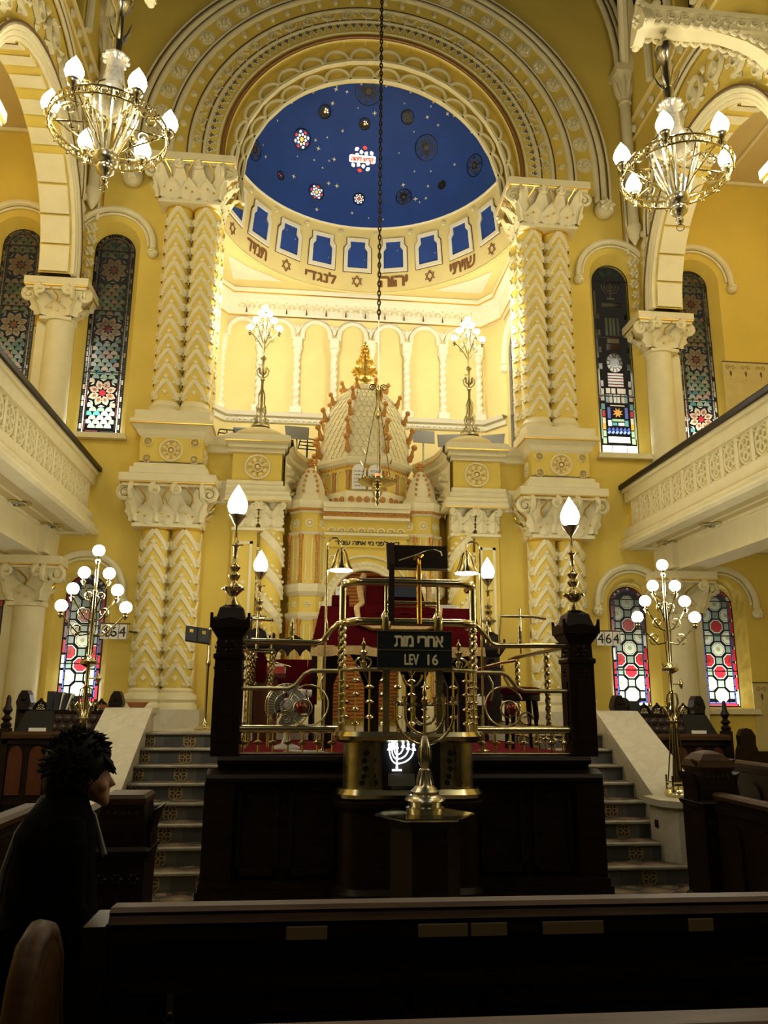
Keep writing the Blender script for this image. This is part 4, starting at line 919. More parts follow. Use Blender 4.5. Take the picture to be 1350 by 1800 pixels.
    b = MB(); b.sweep([(.108, 5.345), (.122, 5.345), (.122, 5.365), (.108, 5.365)], pp); b.build('return_gilt_line', 'gold', t)
    b = MB()
    def cf_(u, v, h):
        k = min(max(u/.25, 0), 3.99); i = int(k); f_ = k-i; p = V(path[i])*(1-f_)+V(path[i+1])*f_; d = V(path[i+1])-V(path[i]); n = V((-d.y, d.x)).normalized(); n = n if n.x*s < 0 else -n
        return (p.x+n.x*h, p.y+n.y*h, v)
    q = Relief(b, cf_)
    for u, v, R in ((.25, 4.98, .17), (.55, 4.85, .16), (.3, 4.66, .12), (.75, 5.0, .12)): q.rosette(u, v, R, .09, 7); q.leaf(u, v-.1, -PI/2, R*1.8, R, .06)
    for u in (.1, .45, .8): q.leaf(u, 4.55, PI/2, .3, .14, .06)
    b.build('carved_foliage', 'cream', t, 50)
# ================================================================ THE ARK
ark = thing('torah_ark', 'tall yellow and cream ark with corner turrets and a scaled dome between the columns', 'ark', (0, 12.3, DZ))
b = MB(); b.prism([(-.62, 4.0)]+[(-.62, DZ)]+[(-.50, DZ)]+[(.50*math.cos(PI-PI*i/20), 3.02+.52*math.sin(PI*i/20)) for i in range(21)]+[(.50, DZ), (.62, DZ), (.62, 4.0)], lambda u, v, d: (u, d, v), 11.92, 12.2); b.box(-1.27, 1.27, 12.2, 12.9, DZ, 4.5); b.build('body', 'yellow', ark)
b = MB(); sl = 44
for k in range(sl):
    z = DZ+.10+k*.052; w = .5 if z < 3.0 else math.sqrt(max(0, .52**2-(z-3.02)**2))*.97
    if w > .05: b.loft([[(-w, y, zz) for y, zz in ((12.10, z), (12.075, z+.02), (12.075, z+.036), (12.10, z+.050))], [(w, y, zz) for y, zz in ((12.10, z), (12.075, z+.02), (12.075, z+.036), (12.10, z+.050))]])
b.build('roller_shutter', mat('varnished_shutter', (.42, .16, .035), .35, var=.2, vscale=30), ark, 30)
b = MB(); q = lambda rr, y: [(rr*math.cos(PI*i/28), y, 3.02+rr*math.sin(PI*i/28)) for i in range(29)]
b.tube([(.52, 11.9, DZ)]+q(.52, 11.9)+[(-.52, 11.9, DZ)], .035, 7); b.tube(q(.71, 11.9), .02, 6); b.grid([q(.54, 11.895), q(.62, 11.88)])
r = Relief(b, lambda u, v, h: ((.58+v)*math.cos(u/.58), 11.89-h, 3.02+(.58+v)*math.sin(u/.58)))
for i in range(24): r.blob(.58*PI*(i+.5)/24, 0, .014, .028, .03, 6)
for s in (-1, 1): r2 = Relief(b, flat(11.92)); r2.ring(s*.5, 3.66, .06, .085, .02, 12); r2.leaf(s*.38, 3.8, PI/2*(1+s*.5), .16, .06, .02); b.box(s*.58-.06, s*.58+.06, 11.86, 11.94, 2.95, 3.03)
b.build('arch_moulding', 'cream', ark, 40)
b = MB(); write(b, 'דע לפני מי אתה עומד', 0.02, 3.93, .075, lambda u, v, h: (u, 11.875-h, v), True, .98, .003); b.build('inscription', 'ink', ark)
b = MB(); b.box(-.62, .62, 11.88, 12.2, 3.86, 4.0); b.box(-.66, .66, 11.86, 12.2, 4.0, 4.04); b.box(-.66, .66, 11.9, 12.2, 4.04, 4.3); b.build('frieze', 'yellow', ark)
b = MB(); b.box(-.64, .64, 11.82, 12.3, 4.03, 4.07); b.box(-.66, .66, 11.80, 12.3, 4.27, 4.31); b.box(-.66, .66, 11.76, 12.4, 4.38, 4.44); b.box(-.66, .66, 11.72, 12.4, 4.44, 4.52)
for i in range(8): r = Relief(b, flat(11.9)); x = -.60+1.2*(i+.5)/8; r.strip(arc((x, 4.10), .055, 0, 180, 8, '2'), .022, .03); r.rosette(x, 4.115, .035, .02, 5)
b.build('cornice', 'cream', ark)
b = MB(); b.box(-.66, .66, 11.80, 12.3, 4.31, 4.38)
for i in range(16): b.cbox((-.62+.0825*i, 11.79, 4.36), (.04, .03, .03)); 
b.build('dentil_band', 'goldpaint', ark)
def octp(c, r, n=8, a=PI/8): return [(c[0]+r*math.cos(a+2*PI*i/n), c[1]+r*math.sin(a+2*PI*i/n)) for i in range(n)]
def octl(b, c, prof): b.loft([[(x, y, z) for x, y in octp(c, r)] for r, z in prof])
for s in (-1, 1):
    tt = MB(); c = (s*.86, 12.08)
    octl(tt, c, [(.30, DZ), (.30, 4.36)]); tu = tt.build('turret', 'yellow', ark)
    for nm, pf in (('turret_base', [(.36, DZ), (.36, 1.5), (.33, 1.56), (.31, 1.6)]), ('turret_moulding', [(.31, 2.74), (.35, 2.8), (.36, 2.84), (.31, 2.86)]), ('turret_moulding', [(.31, 3.10), (.37, 3.16), (.38, 3.22), (.38, 3.27), (.32, 3.29)]), ('turret_moulding', [(.31, 4.02), (.34, 4.06), (.31, 4.08)]), ('turret_cornice', [(.31, 4.36), (.37, 4.42), (.40, 4.47), (.41, 4.54), (.33, 4.57), (.30, 4.62), (.27, 4.66)]), ('turret_spire', [(.25, 4.66), (.235, 4.78), (.17, 4.96), (.07, 5.10), (.03, 5.16)])):
        b = MB(); octl(b, c, pf); b.build(nm, 'cream', tu)
    b = MB(); o = MB(); cb = MB()
    for i in range(8):
        a = 2*PI*i/8; 
        if math.sin(a) > .5: continue
        n = V((math.cos(a), math.sin(a), 0)); tg = V((-n.y, n.x, 0)); rr = .30*math.cos(PI/8)
        fn = lambda u, v, h: V((c[0], c[1], v))+n*(rr+h)+tg*u
        q = Relief(b, fn); q.ring(0, 4.20, .045, .07, .015, 14); q.blob(0, 4.2, .035, .035, .02, 8); q.rosette(0, 2.98, .06, .025, 6)
        for z0, z1 in ((3.34, 3.98), (1.66, 2.68)): q.strip([(-.045, z0), (-.045, z1), (.045, z1), (.045, z0), (-.045, z0)], .02, .012)
        n2 = V((math.cos(a+PI/8), math.sin(a+PI/8), 0))
        for z0, z1 in ((3.29, 4.02), (1.6, 2.76)):
            p = V(c+(0,))+n2*.315; g = MB(); g.twist((p.x, p.y, z0+.04), (p.x, p.y, z1-.08), .02, 10 if z1 > 3 else 16, 60, 2); g.lathe([(.022, z1-.09), (.034, z1-.05), (.036, z1)], (p.x, p.y, 0), 6); g.lathe([(.036, z0), (.024, z0+.05)], (p.x, p.y, 0), 6); g.build('turret_colonnette', 'goldpaint', tu, 50)
        for k in range(6):
            k_ = k/5; rr2 = .245*(1-k_**1.7)+.035; p = V(c+(0,))+n2*rr2; cb.ball((p.x, p.y, 4.70+.44*k_), .024, 6, 4)
    b.build('turret_panel', 'cream', tu); cb.build('turret_beading', 'goldpaint', tu, 60)
    octl(o, c, [(.03, 5.14), (.055, 5.18), (.02, 5.22), (.05, 5.26), (.015, 5.30)]); o.box(c[0]-.075, c[0]+.075, c[1]-.02, c[1]+.02, 5.215, 5.245); o.build('turret_finial', 'goldpaint', tu, 50)
    b = MB(); octl(b, c, [(.372, 4.385), (.385, 4.40), (.372, 4.42)])
    b.build('turret_gilt_band', 'goldpaint', tu)
DCx = (0, 12.62); DRm = .86
b = MB(); octl(b, DCx, [(.84, 4.45), (.84, 4.72), (.80, 4.74), (.76, 4.76)]); dbs = b.build('drum_base', 'cream', ark)
b = MB(); octl(b, DCx, [(.745, 4.74), (.745, 5.2)]); dr = b.build('drum', 'yellow', ark)
b = MB(); octl(b, DCx, [(.75, 5.17), (.80, 5.2), (.83, 5.25), (.83, 5.29), (.78, 5.32)]); b.build('drum_cornice', 'cream', dr)
b = MB(); g = MB(); pk = MB()
for i in range(8):
    a = 2*PI*i/8
    if math.sin(a) > .5: continue
    n = V((math.cos(a), math.sin(a), 0)); tg = V((-n.y, n.x, 0))
    fn = lambda u, v, h: V((DCx[0], DCx[1], v))+n*(.745*math.cos(PI/8)+h)+tg*u
    f2 = lambda u, v, h: V((DCx[0], DCx[1], v))+n*(.84*math.cos(PI/8)+h)+tg*u
    for k in range(5):
        pk = MB(); Relief(pk, f2).blob(-.24+.12*k, 4.60, .034, .034, .008, 10); Relief(pk, f2).ring(-.24+.12*k, 4.60, .038, .05, .012, 12); pk.build('drum_roundel', 'goldpaint', dbs)
    q = Relief(b, fn)
    for k in (-1, 1): q.strip([(k*.145+.095, 4.80)]+arc((k*.145, 5.0), .095, 0, 180, 8, '2')+[(k*.145-.095, 4.80)], .018, .02) if abs(n.x) > .3 else None
    p2 = V(DCx+(0,))+V((math.cos(a+PI/8), math.sin(a+PI/8), 0))*.75; g.twist((p2.x, p2.y, 4.78), (p2.x, p2.y, 5.0), .025, 4, 24, 2); g.lathe([(.03, 5.0), (.045, 5.05), (.045, 5.08)], (p2.x, p2.y, 0), 6)
    p2 = fn(0, 0, .01); g.lathe([(.03, 4.76), (.022, 4.82), (.022, 5.0), (.04, 5.05), (.04, 5.08)], (p2.x, p2.y, 0), 8) if abs(n.x) > .3 else None
    q2 = Relief(g, fn)
    for k in range(12): q2.leaf(-.29+.0527*k, 5.17, -PI/2, .05, .05, .015)
b.build('drum_panel', 'cream', dr); g.build('drum_colonnette', 'goldpaint', dr, 50)
for s in (-1, 1):
    b = MB(); y = DCx[1]-.745*math.cos(PI/8)-.03; b.prism([(s*.125-.105, 4.77), (s*.125+.105, 4.77)]+[(s*.125+.105*math.cos(PI*i/12), 5.06+.105*math.sin(PI*i/12)) for i in range(13)], lambda u, v, d: (u, d-.02, v), y-.03, y+.04); tb = b.build('tablet', 'paper', ark)
    b = MB()
    for k, w in enumerate(('לא תרצח', 'לא תנאף', 'לא תגנב', 'לא תענה', 'לא תחמד') if s < 0 else ('אנכי ה׳', 'לא יהיה', 'לא תשא', 'זכור את', 'כבד את')): write(b, w, s*.125, 5.05-.058*k, .033, lambda u, v, h: (u, y-.054, v), True, .165)
    b.build('tablet_lettering', 'ink', tb)
DP = [(.76, 5.30), (.755, 5.5), (.735, 5.72), (.69, 5.95), (.62, 6.17), (.52, 6.38), (.38, 6.57), (.25, 6.69), (.18, 6.75)]
def dprof(t): k = min(t*8, 7.999); i = int(k); f_ = k-i; return (DP[i][0]*(1-f_)+DP[i+1][0]*f_, DP[i][1]*(1-f_)+DP[i+1][1]*f_)
b = MB(); octl(b, DCx, DP)
for i in range(8):
    a = 2*PI*i/8
    if math.sin(a) > .5: continue
    n = V((math.cos(a), math.sin(a), 0)); tg = V((-n.y, n.x, 0))
    for k in range(17):
        t0 = (k+.2)/17; r0, z0 = dprof(t0); r1, z1 = dprof(max(0, t0-.085)); hw = r1*math.sin(PI/8)*.95; m = 5
        for j in range(m if k % 2 else m-1):
            w = 2*hw/m; u = -hw+w*(j+(.5 if k % 2 else 1.0))
            def P(uu, tt, h): r, z = dprof(max(0, tt)); return V((DCx[0], DCx[1], z))+n*(r*math.cos(PI/8)+h)+tg*(uu*r/r1)
            bb = len(b.v); b.v += [tuple(p) for p in (P(u-w*.47, t0, .004), P(u-w*.47, t0-.045, .014), P(u-w*.3, t0-.078, .02), P(u, t0-.09, .024), P(u+w*.3, t0-.078, .02), P(u+w*.47, t0-.045, .014), P(u+w*.47, t0, .004))]; b.face(*range(bb, bb+7))
            bb = len(b.v); b.v += [tuple(p) for p in (P(u-w*.47, t0-.045, .014), P(u-w*.3, t0-.078, .02), P(u, t0-.09, .024), P(u+w*.3, t0-.078, .02), P(u+w*.47, t0-.045, .014), P(u+w*.47, t0-.045, 0), P(u+w*.3, t0-.078, 0), P(u, t0-.09, 0), P(u-w*.3, t0-.078, 0), P(u-w*.47, t0-.045, 0))]
            for e in range(4): b.face(bb+e, bb+e+1, bb+8-e, bb+9-e)
dome_ = b.build('dome', 'cream', ark)
b = MB()
for i in range(8): b.tube([(DCx[0]+r*math.cos(PI/8+2*PI*i/8), DCx[1]+r*math.sin(PI/8+2*PI*i/8), z) for r, z in DP], .018, 6)
b.build('dome_rib', 'cream', dome_, 50)
for i in range(8):
    a = PI/8+2*PI*i/8
    if math.sin(a) > .95: continue
    for k in range(5):
        r, z = dprof(.06+.18*k); b = MB(); n = V((math.cos(a), math.sin(a), 0)); p = V((DCx[0], DCx[1], z))+n*r; sc = 1.25-.1*k; tg = V((-n.y, n.x, 0))
        b.tube([p+n*(.0), p+n*.05*sc+V((0, 0, .05))*sc, p+n*.06*sc+V((0, 0, .12))*sc, p+n*.09*sc+V((0, 0, .16))*sc, p+n*.12*sc+V((0, 0, .15))*sc], [.048, .038, .022, .036, .014], 6)
        b.ball(tuple(p+n*.085*sc+V((0, 0, .165))*sc), .042*sc, 6, 4); b.ball(tuple(p+n*.03+V((0, 0, .0))), .035*sc, 6, 4)
        b.build('crocket', 'goldpaint', dome_, 60)
b = MB(); b.lathe([(.19, 6.74), (.2, 6.79), (.17, 6.84), (.11, 6.86), (.10, 6.93), (.13, 6.97), (.2, 7.03), (.2, 7.07), (.12, 7.1), (.13, 7.15), (.16, 7.18), (.12, 7.22), (.04, 7.26)], (DCx[0], DCx[1], 0), 16)
for i in range(10): a = 2*PI*i/10; b.ball((DCx[0]+.2*math.cos(a), DCx[1]+.2*math.sin(a), 7.02), .035, 6, 4); b.ball((DCx[0]+.14*math.cos(a), DCx[1]+.14*math.sin(a), 7.2), .025, 6, 4)
for z, r in ((7.30, .075), (7.38, .06), (7.46, .045)):
    for i in range(5): a = 2*PI*i/5+z*9; b.ball((DCx[0]+r*math.cos(a), DCx[1]+r*math.sin(a), z), .035, 6, 4)
b.cyl((0, 12.62, 7.2), (0, 12.62, 7.48), .03, 6); b.ball((0, 12.62, 7.53), .035, 8, 5); b.build('finial', 'gold', dome_, 60)
# ================================================================ LAMPS
def flame(b, c, r, h): b.lathe([(.45*r, 0), (.85*r, h*.12), (r, h*.3), (.93*r, h*.45), (.68*r, h*.64), (.36*r, h*.82), (.14*r, h*.93), (.02*r, h)], c, 14)
def chandelier(label):
    t = thing('chandelier', label, 'chandelier', (0, 0, 0)); R = .60
    b = MB(); b.tube([(R*math.cos(2*PI*i/36), R*math.sin(2*PI*i/36), .635) for i in range(36)], .013, 6, True); b.tube([(R*math.cos(2*PI*i/36), R*math.sin(2*PI*i/36), .545) for i in range(36)], .012, 6, True)
    for i in range(36):
        a = 2*PI*i/36; b.tube([((R+.012*math.sin(q))*math.cos(a+.07*math.cos(q)), (R)*math.sin(a+.07*math.cos(q)), .59+.043*math.sin(q)) for q in [2*PI*j/8 for j in range(8)]], .008, 4, True)
        if i % 2 == 0: b.ball((R*math.cos(a), R*math.sin(a), .52), .018, 6, 4)
    b.build('pierced_ring', 'brass', t, 50)
    b = MB(); b.lathe([(.015, -.06), (.04, -.03), (.045, 0), (.03, .03), (.05, .05), (.09, .09), (.10, .13), (.08, .17), (.11, .19), (.13, .23), (.13, .28), (.10, .30)], n=14); b.tube([(.04*math.cos(2*PI*i/12), 0, -.10+.04*math.sin(2*PI*i/12)) for i in range(12)], .006, 5, True); b.build('bottom_finial', 'silver', t, 50)
    b = MB()
    for i in range(6):
        a = 2*PI*i/6+.35; p = lambda r, z: (r*math.cos(a), r*math.sin(a), z)
        b.cyl(p(.03, .68), p(.61, .60), .011, 6); b.tube([p(.10, .28), p(.16, .45), p(.25, .65), p(.30, .85), p(.24, 1.0), p(.13, 1.12)], .010, 5)
        b.tube([p(.12, .32), p(.22, .42), p(.45, .56), p(.60, .66)], .009, 5)
        for c, q, f_ in ((.42, .78, 1), (.36, .58, -1)): b.tube([p(c+u, q+v*f_) for u, v in spiral((0, 0), .085, .02, 0, 1.4, 14)], .008, 4)
        b.tube([p(.50, .78), p(.40, .88), p(.30, .86)], .008, 4); b.tube([p(.62, .70), p(.5, .82), p(.34, .82), p(.24, .95)], .008, 4)
    b.cyl((0, 0, .58), (0, 0, .74), .04, 10); b.build('arm_scrollwork', 'brass', t, 50)
    b = MB()
    for k in range(12):
        a = 2*PI*k/12; b.tube([(r*math.cos(a), r*math.sin(a), z) for r, z in ((.09, .30), (.13, .42), (.18, .58), (.24, .76), (.27, .9))], .014, 5)
    b.build('glass_basket', 'crystal', t, 50)
    b = MB(); b.lathe([(.22, .92), (.19, 1.02), (.13, 1.14), (.10, 1.30), (.085, 1.42), (.12, 1.46), (.13, 1.50), (.08, 1.54)], n=12, cap=False)
    for k in range(10): a = 2*PI*k/10; b.ball((.125*math.cos(a), .125*math.sin(a), 1.48), .03, 6, 4); b.ball((.26*math.cos(a), .26*math.sin(a), .93), .03, 6, 4)
    b.build('glass_trumpet', 'crystal', t, 50)
    b = MB(); b.cyl((0, 0, .7), (0, 0, 2.35), .024, 8); b.lathe([(.05, 1.56), (.06, 1.70), (.05, 1.8), (.045, 2.0), (.05, 2.08), (.09, 2.14), (.125, 2.22), (.12, 2.29), (.08, 2.35), (.04, 2.38), (.03, 2.43)], n=12)
    for k in range(6): a = 2*PI*k/6; b.tube([(.05*math.cos(a), .05*math.sin(a), 1.72), (.10*math.cos(a), .10*math.sin(a), 1.8), (.14*math.cos(a), .14*math.sin(a), 1.92)], [.02, .014, .004], 5)
    b.build('stem', 'silver', t, 50)
    b = MB()
    for k in range(3): z = 2.46+.065*k; b.tube([(.026*math.cos(q) if k % 2 else 0, 0 if k % 2 else .026*math.cos(q), z+.045*math.sin(q)) for q in [2*PI*j/8 for j in range(8)]], .009, 4, True)
    b.build('chain', 'brassd', t)
    for i in range(6):
        a = 2*PI*i/6+.35; x, y = .60*math.cos(a), .61*math.sin(a)
        b = MB(); b.lathe([(.015, .53), (.03, .58), (.02, .61), (.055, .65), (.07, .69), (.06, .71)], (x, y, 0), 10); c = b.build('lamp_cup', 'silver', t, 50)
        b = MB(); flame(b, (x, y, .705), .094, .275); b.build('flame_bulb', 'bulb', c, 60)
    return t
ch = chandelier('brass and glass chandelier hanging on the right, in front of the nave arch'); ch.location = (3.12, 7.56, 6.84)
c2 = dup(ch, (-3.12, 7.56, 6.84), 'brass and glass chandelier hanging on the left, in front of the nave arch', R_(-12))
ch.rotation_euler.z = R_(-25)
def candelabrum(label, H=2.30, rs=1.0, seven=True, bulbm='globe', metal='brass', group=None):
    t = thing('candelabrum', label, 'candelabrum', (0, 0, 0), group)
    b = MB(); b.lathe([(.13, 0), (.14, .03), (.12, .06), (.09, .08), (.05, .1)], n=16)
    for i in range(4): a = PI/4+PI*i/2; b.box(.125*math.cos(a)-.008, .125*math.cos(a)+.008, .125*math.sin(a)-.008, .125*math.sin(a)+.008, 0, .2); b.cyl((.125*math.cos(a), .125*math.sin(a), .13), (.125*math.cos(a+PI/2), .125*math.sin(a+PI/2), .13), .008, 5); b.tube([(.11*math.cos(a), .11*math.sin(a), .1), (.06*math.cos(a), .06*math.sin(a), .45), (.035*math.cos(a), .035*math.sin(a), .68)], .007, 5)
    b.build('base', metal, t, 50)
    b = MB(); b.lathe([(.045, .08), (.035, .3), (.024, .62), (.035, .64), (.035, .68), (.03, .70), (.045, .72), (.03, .76), (.02, .8), (.02, .98), (.028, 1.0), (.02, 1.02), (.02, 1.18), (.08, 1.21), (.085, 1.235), (.03, 1.26), (.018, 1.3), (.018, H-.42), (.03, H-.4), (.018, H-.38), (.016, H-.1)], n=12)
    b.cyl((0, 0, 1.08), (.09, 0, 1.08), .008, 6); b.lathe([(.004, -.05), (.03, 0), (.004, .05)], (.10, 0, 1.08), 8)
    for i in range(6):
        a = 2*PI*i/6; p = lambda r, z: (r*math.cos(a), r*math.sin(a), z)
        b.tube([p(.03, .70), p(.07, .80), p(.11, .86), p(.14, .83), p(.12, .78)], .007, 5); b.tube([p(.03, .80), p(.06, .90), p(.05, .98), p(.02, 1.0)], .006, 5)
    b.build('stem', metal, t, 50)
    b = MB()
    for k, (x, z) in enumerate(((.115, H-.22), (.205, H-.38), (.295, H-.545))):
        for s in (-1, 1):
            p = lambda u, v: (s*u, 0, v); b = MB()
            b.tube([p(.015, z-.36+.05*k), p(x*.35, z-.28), p(x*.8, z-.14), p(x, z-.07)], .008, 5)
            b.tube([p(x*.45+u, z-.22+v) for u, v in spiral((0, 0), .045+.01*k, .01, -PI/2, 1.5, 14)], .006, 4)
            b.lathe([(.008, z-.12), (.03, z-.085), (.012, z-.075), (.022, z-.055), (.025, z-.045)], p(x, 0), 8); b.build('branch', metal, t, 50)
    b = MB()
    for s in (-1, 1): b.tube([(s*.01, 0, H-1.02), (s*.06, 0, H-1.05), (s*.075, 0, H-1.02)], .007, 5); b.tube([(s*.02, 0, H-1.0), (s*.035, 0, H-.7), (s*.02, 0, H-.45)], .006, 5)
    b.lathe([(.012, H-.14), (.035, H-.10), (.015, H-.08), (.025, H-.055)], n=8); b.build('top_scrollwork', metal, t, 50)
    for x, z in [(0, H)]+[(s*x, z) for x, z in ((.115, H-.22), (.205, H-.38), (.295, H-.545)) for s in (-1, 1)]:
        b = MB(); b.ball((x, 0, z), .058, 14, 9); b.build('globe_bulb', bulbm, t, 60)
    return t
cd = candelabrum('seven-light brass candelabrum on the right stair pedestal'); cd.location = (2.80, 7.95, .70); cd.rotation_euler.z = R_(-6)
dup(cd, (-2.93, 7.95, .70), 'seven-light brass candelabrum behind the standing person, on the left stair pedestal', R_(6))
def gallery_candelabrum(label):
    t = thing('gallery_candelabrum', label, 'candelabrum', (0, 0, 0)); H = 2.02
    b = MB(); b.lathe([(.15, 0), (.15, .03), (.05, .05)], n=12)
    for i in range(4):
        a = PI/4+PI*i/2; p = lambda r, z: (r*math.cos(a), r*math.sin(a), z)
        b.tube([p(.17, .03), p(.18, .10), p(.12, .12), p(.08, .2), p(.11, .32), p(.06, .4), p(.07, .55), p(.02, .66)], .009, 5); b.tube([p(.10+u, .10+v) for u, v in spiral((0, 0), .055, .01, 0, 1.4, 12)], .008, 4); b.tube([p(.06+u, .30+v) for u, v in spiral((0, 0), .04, .01, 0, 1.4, 12)], .007, 4)
    b.build('base_scrollwork', 'brassd', t, 50)
    b = MB(); b.lathe([(.022, .03), (.022, .8), (.04, .82), (.02, .85), (.02, 1.15), (.045, 1.18), (.05, 1.2), (.02, 1.24), (.018, 1.5), (.014, 1.95)], n=10)
    for s in (-1, 1): b.tube([(s*.02, 0, .85), (s*.08, 0, .9), (s*.10, 0, .98), (s*.05, 0, 1.04)], .010, 5); b.tube([(s*.02, 0, .92), (s*.05, 0, .95), (s*.05, 0, 1.02)], .02, 5); b.cyl((0, 0, 1.08), (s*.08, 0, 1.08) if s < 0 else (0, 0, 1.09), .006, 5)
    b.build('stem', 'brassd', t, 50)
    for s in (-1, 1):
        for x, z, zz in ((.24, 1.64, 1.36), (.15, 1.78, 1.45), (.07, 1.90, 1.6)):
            b = MB(); b.tube([(s*.015, 0, zz), (s*x*.35, 0, zz+.12), (s*x*.75, 0, z-.04), (s*x, 0, z)], .009, 5); b.tube([(s*(x*.45+u), 0, zz+.17+v) for u, v in spiral((0, 0), .05, .01, -PI/2, 1.5, 12)], .007, 4)
            b.lathe([(.03, z), (.008, z+.015), (.025, z+.04)], (s*x, 0, 0), 8); b.ball((s*x, 0, z-.03), .022, 6, 4); b.build('branch', 'brassd', t, 50)
    for x, z in ((0, 2.08), (.24, 1.73), (-.24, 1.73), (.15, 1.87), (-.15, 1.87), (.07, 1.98), (-.07, 1.98)):
        b = MB(); b.ball((x, 0, z), .05, 12, 8); b.build('globe_bulb', 'apbulb', t, 60)
    return t
gc = gallery_candelabrum('tall wrought brass candelabrum on the parapet, right of the ark dome'); gc.location = (1.70, 12.2, 5.80)
dup(gc, (-1.68, 12.2, 5.80), 'tall wrought brass candelabrum on the parapet, left of the ark dome')
for s in (-1, 1):
    b = MB(); b.lathe([(.42, 5.3), (.42, 5.60), (.40, 5.66), (.34, 5.72), (.22, 5.77), (.14, 5.80), (.01, 5.80)], (s*1.69, 12.2, 0), 24, sy=.7)
    tag(b.build('candelabrum_plinth', 'ceilcream', None, 40), 'domed stone plinth under the %s gallery candelabrum' % ('left' if s < 0 else 'right'), 'plinth')
# hanging everlasting lamp
t = thing('everlasting_lamp', 'hanging brass everlasting lamp with a red flame glass in front of the ark', 'lamp', (-.06, 9.5, 3.95))
X, Y = -.06, 9.5
b = MB(); b.lathe([(.01, 3.93), (.03, 3.97), (.015, 4.0), (.035, 4.03), (.06, 4.08), (.07, 4.14), (.05, 4.17), (.08, 4.18), (.20, 4.205), (.235, 4.22), (.235, 4.24), (.15, 4.23), (.05, 4.24)], (X, Y, 0), 24)
for i in range(24): a = 2*PI*i/24; b.ball((X+.235*math.cos(a), Y+.235*math.sin(a), 4.235), .012, 6, 4)
b.build('dish', 'brass', t, 50)
b = MB(); b.ball((X, Y, 4.285), .05, 10, 7); b.build('flame_glass', 'ruby', t, 60)
b = MB()
for i in range(3):
    a = 2*PI*i/3+3.4; b.tube([(X+.2*math.cos(a), Y+.2*math.sin(a), 4.24), (X+.09*math.cos(a), Y+.09*math.sin(a), 4.9), (X+.03*math.cos(a), Y+.03*math.sin(a), 5.2)], .006, 5)
    for k in range(4): f_ = .2-.036*k; z = 4.42+.16*k; b.tube([(X+f_*math.cos(a), Y+f_*math.sin(a), z), (X+(f_+.03)*math.cos(a), Y+(f_+.03)*math.sin(a), z+.06)], [.012, .003], 5)
b.cyl((X, Y, 4.4), (X, Y, 5.3), .006, 6); b.lathe([(.02, 5.05), (.035, 5.1), (.02, 5.15), (.03, 5.2), (.02, 5.42), (.03, 5.45), (.01, 5.5)], (X, Y, 0), 8)
for s in (-1, 1): b.tube([(X+s*(.075+u), Y, 5.47+v) for u, v in spiral((0, 0), .05, .012, PI, -1.5, 14)], .009, 5); b.tube([(X+s*.02, Y, 5.3), (X+s*.03, Y, 5.42), (X+s*.025, Y, 5.47)], .008, 5)
b.build('hanger', 'brass', t, 50)
b = MB(); b.cyl((X, Y, 5.45), (X, Y, 6.5), .006, 6); b.build('rod', 'brass', t)
b = MB(); z = 6.45; k = 0
while z < 16.5: b.tube([(X+(.018*math.cos(q) if k % 2 else 0), Y+(0 if k % 2 else .018*math.cos(q)), z+.045*math.sin(q)) for q in [2*PI*j/6 for j in range(6)]], .010, 4, True); z += .068; k += 1
b.build('chain', 'chain', t)
# ================================================================ STAIRS
ST = []
for s, nm in ((-1, 'left'), (1, 'right')):
    t = thing('staircase', 'tiled marble-edged stair rising to the ark platform on the %s of the dark wooden platform' % nm, 'stairs', (s*2.2, 8.6, 0))
    for i in range(8):
        z = .155*(i+1); y = 7.5+.28*i; x0, x1 = sorted((s*1.66, s*2.62))
        b = MB(); b.box(x0, x1, y+.012, 9.78, z-.155, z-.03); rz = b.build('riser', 'riser', t); 
        ME = rz.data
        for v in ME.vertices: v.co.z -= (z-.0925)
        rz.location.z = z-.0925
        b = MB(); b.prism([(y-.012, z-.03), (y-.02, z-.022), (y-.02, z-.008), (y-.012, z), (y+.035, z), (y+.035, z-.03)], lambda u, v, d: (d, u, v), x0, x1); b.build('nosing', 'marbled', t)
        b = MB(); b.box(x0, x1, y+.035, 9.78 if i == 7 else y+.30, z-.03, z-.001); b.build('tread', 'floortile', t)
    ST.append(t)
    # sloping marble balustrade with pedestal
    t = thing('marble_balustrade', 'sloping cream marble stair balustrade with a square end block, %s stair' % nm, 'balustrade', (s*2.85, 8.6, 0))
    f = lambda u, v, d: (s*d, u, v)
    b = MB(); b.prism([(7.95, 0), (9.9, 0), (9.9, 1.44), (9.55, 1.44), (8.02, .60), (7.95, .60)], f, 2.62, 3.06); b.build('wall', 'marble', t)
    b = MB(); b.prism([(8.0, .595), (9.55, 1.44), (10.0, 1.44), (10.0, 1.50), (9.53, 1.50), (7.98, .66)], f, 2.58, 3.10); b.prism([(8.0, .56), (9.56, 1.41), (9.95, 1.41), (9.95, 1.44), (9.55, 1.44), (8.0, .595)], f, 2.60, 3.08); b.build('coping', 'marble', t)
    b = MB(); b.prism([(2.50, 7.98), (2.50, 7.70), (2.60, 7.58), (3.06, 7.58), (3.06, 8.1), (2.60, 8.1)], lambda u, v, d: (s*u, v, d), 0, .64); b.build('end_block', 'marble', t)
    b = MB(); b.prism([(2.46, 8.0), (2.46, 7.68), (2.58, 7.54), (3.10, 7.54), (3.10, 8.12), (2.56, 8.12)], lambda u, v, d: (s*u, v, d), .64, .70); b.build('block_cap', 'marble', t)
    b = MB(); b.prism([(2.49, 7.99), (2.49, 7.69), (2.59, 7.57), (3.07, 7.57), (3.07, 8.1), (2.6, 8.1)], lambda u, v, d: (s*u, v, d), 0, .14); b.build('skirting', 'dado', t)
    if s > 0: b = MB(); b.cbox((2.497, 7.83, .47), (.01, .07, .07)); b.build('socket', 'iron', t)
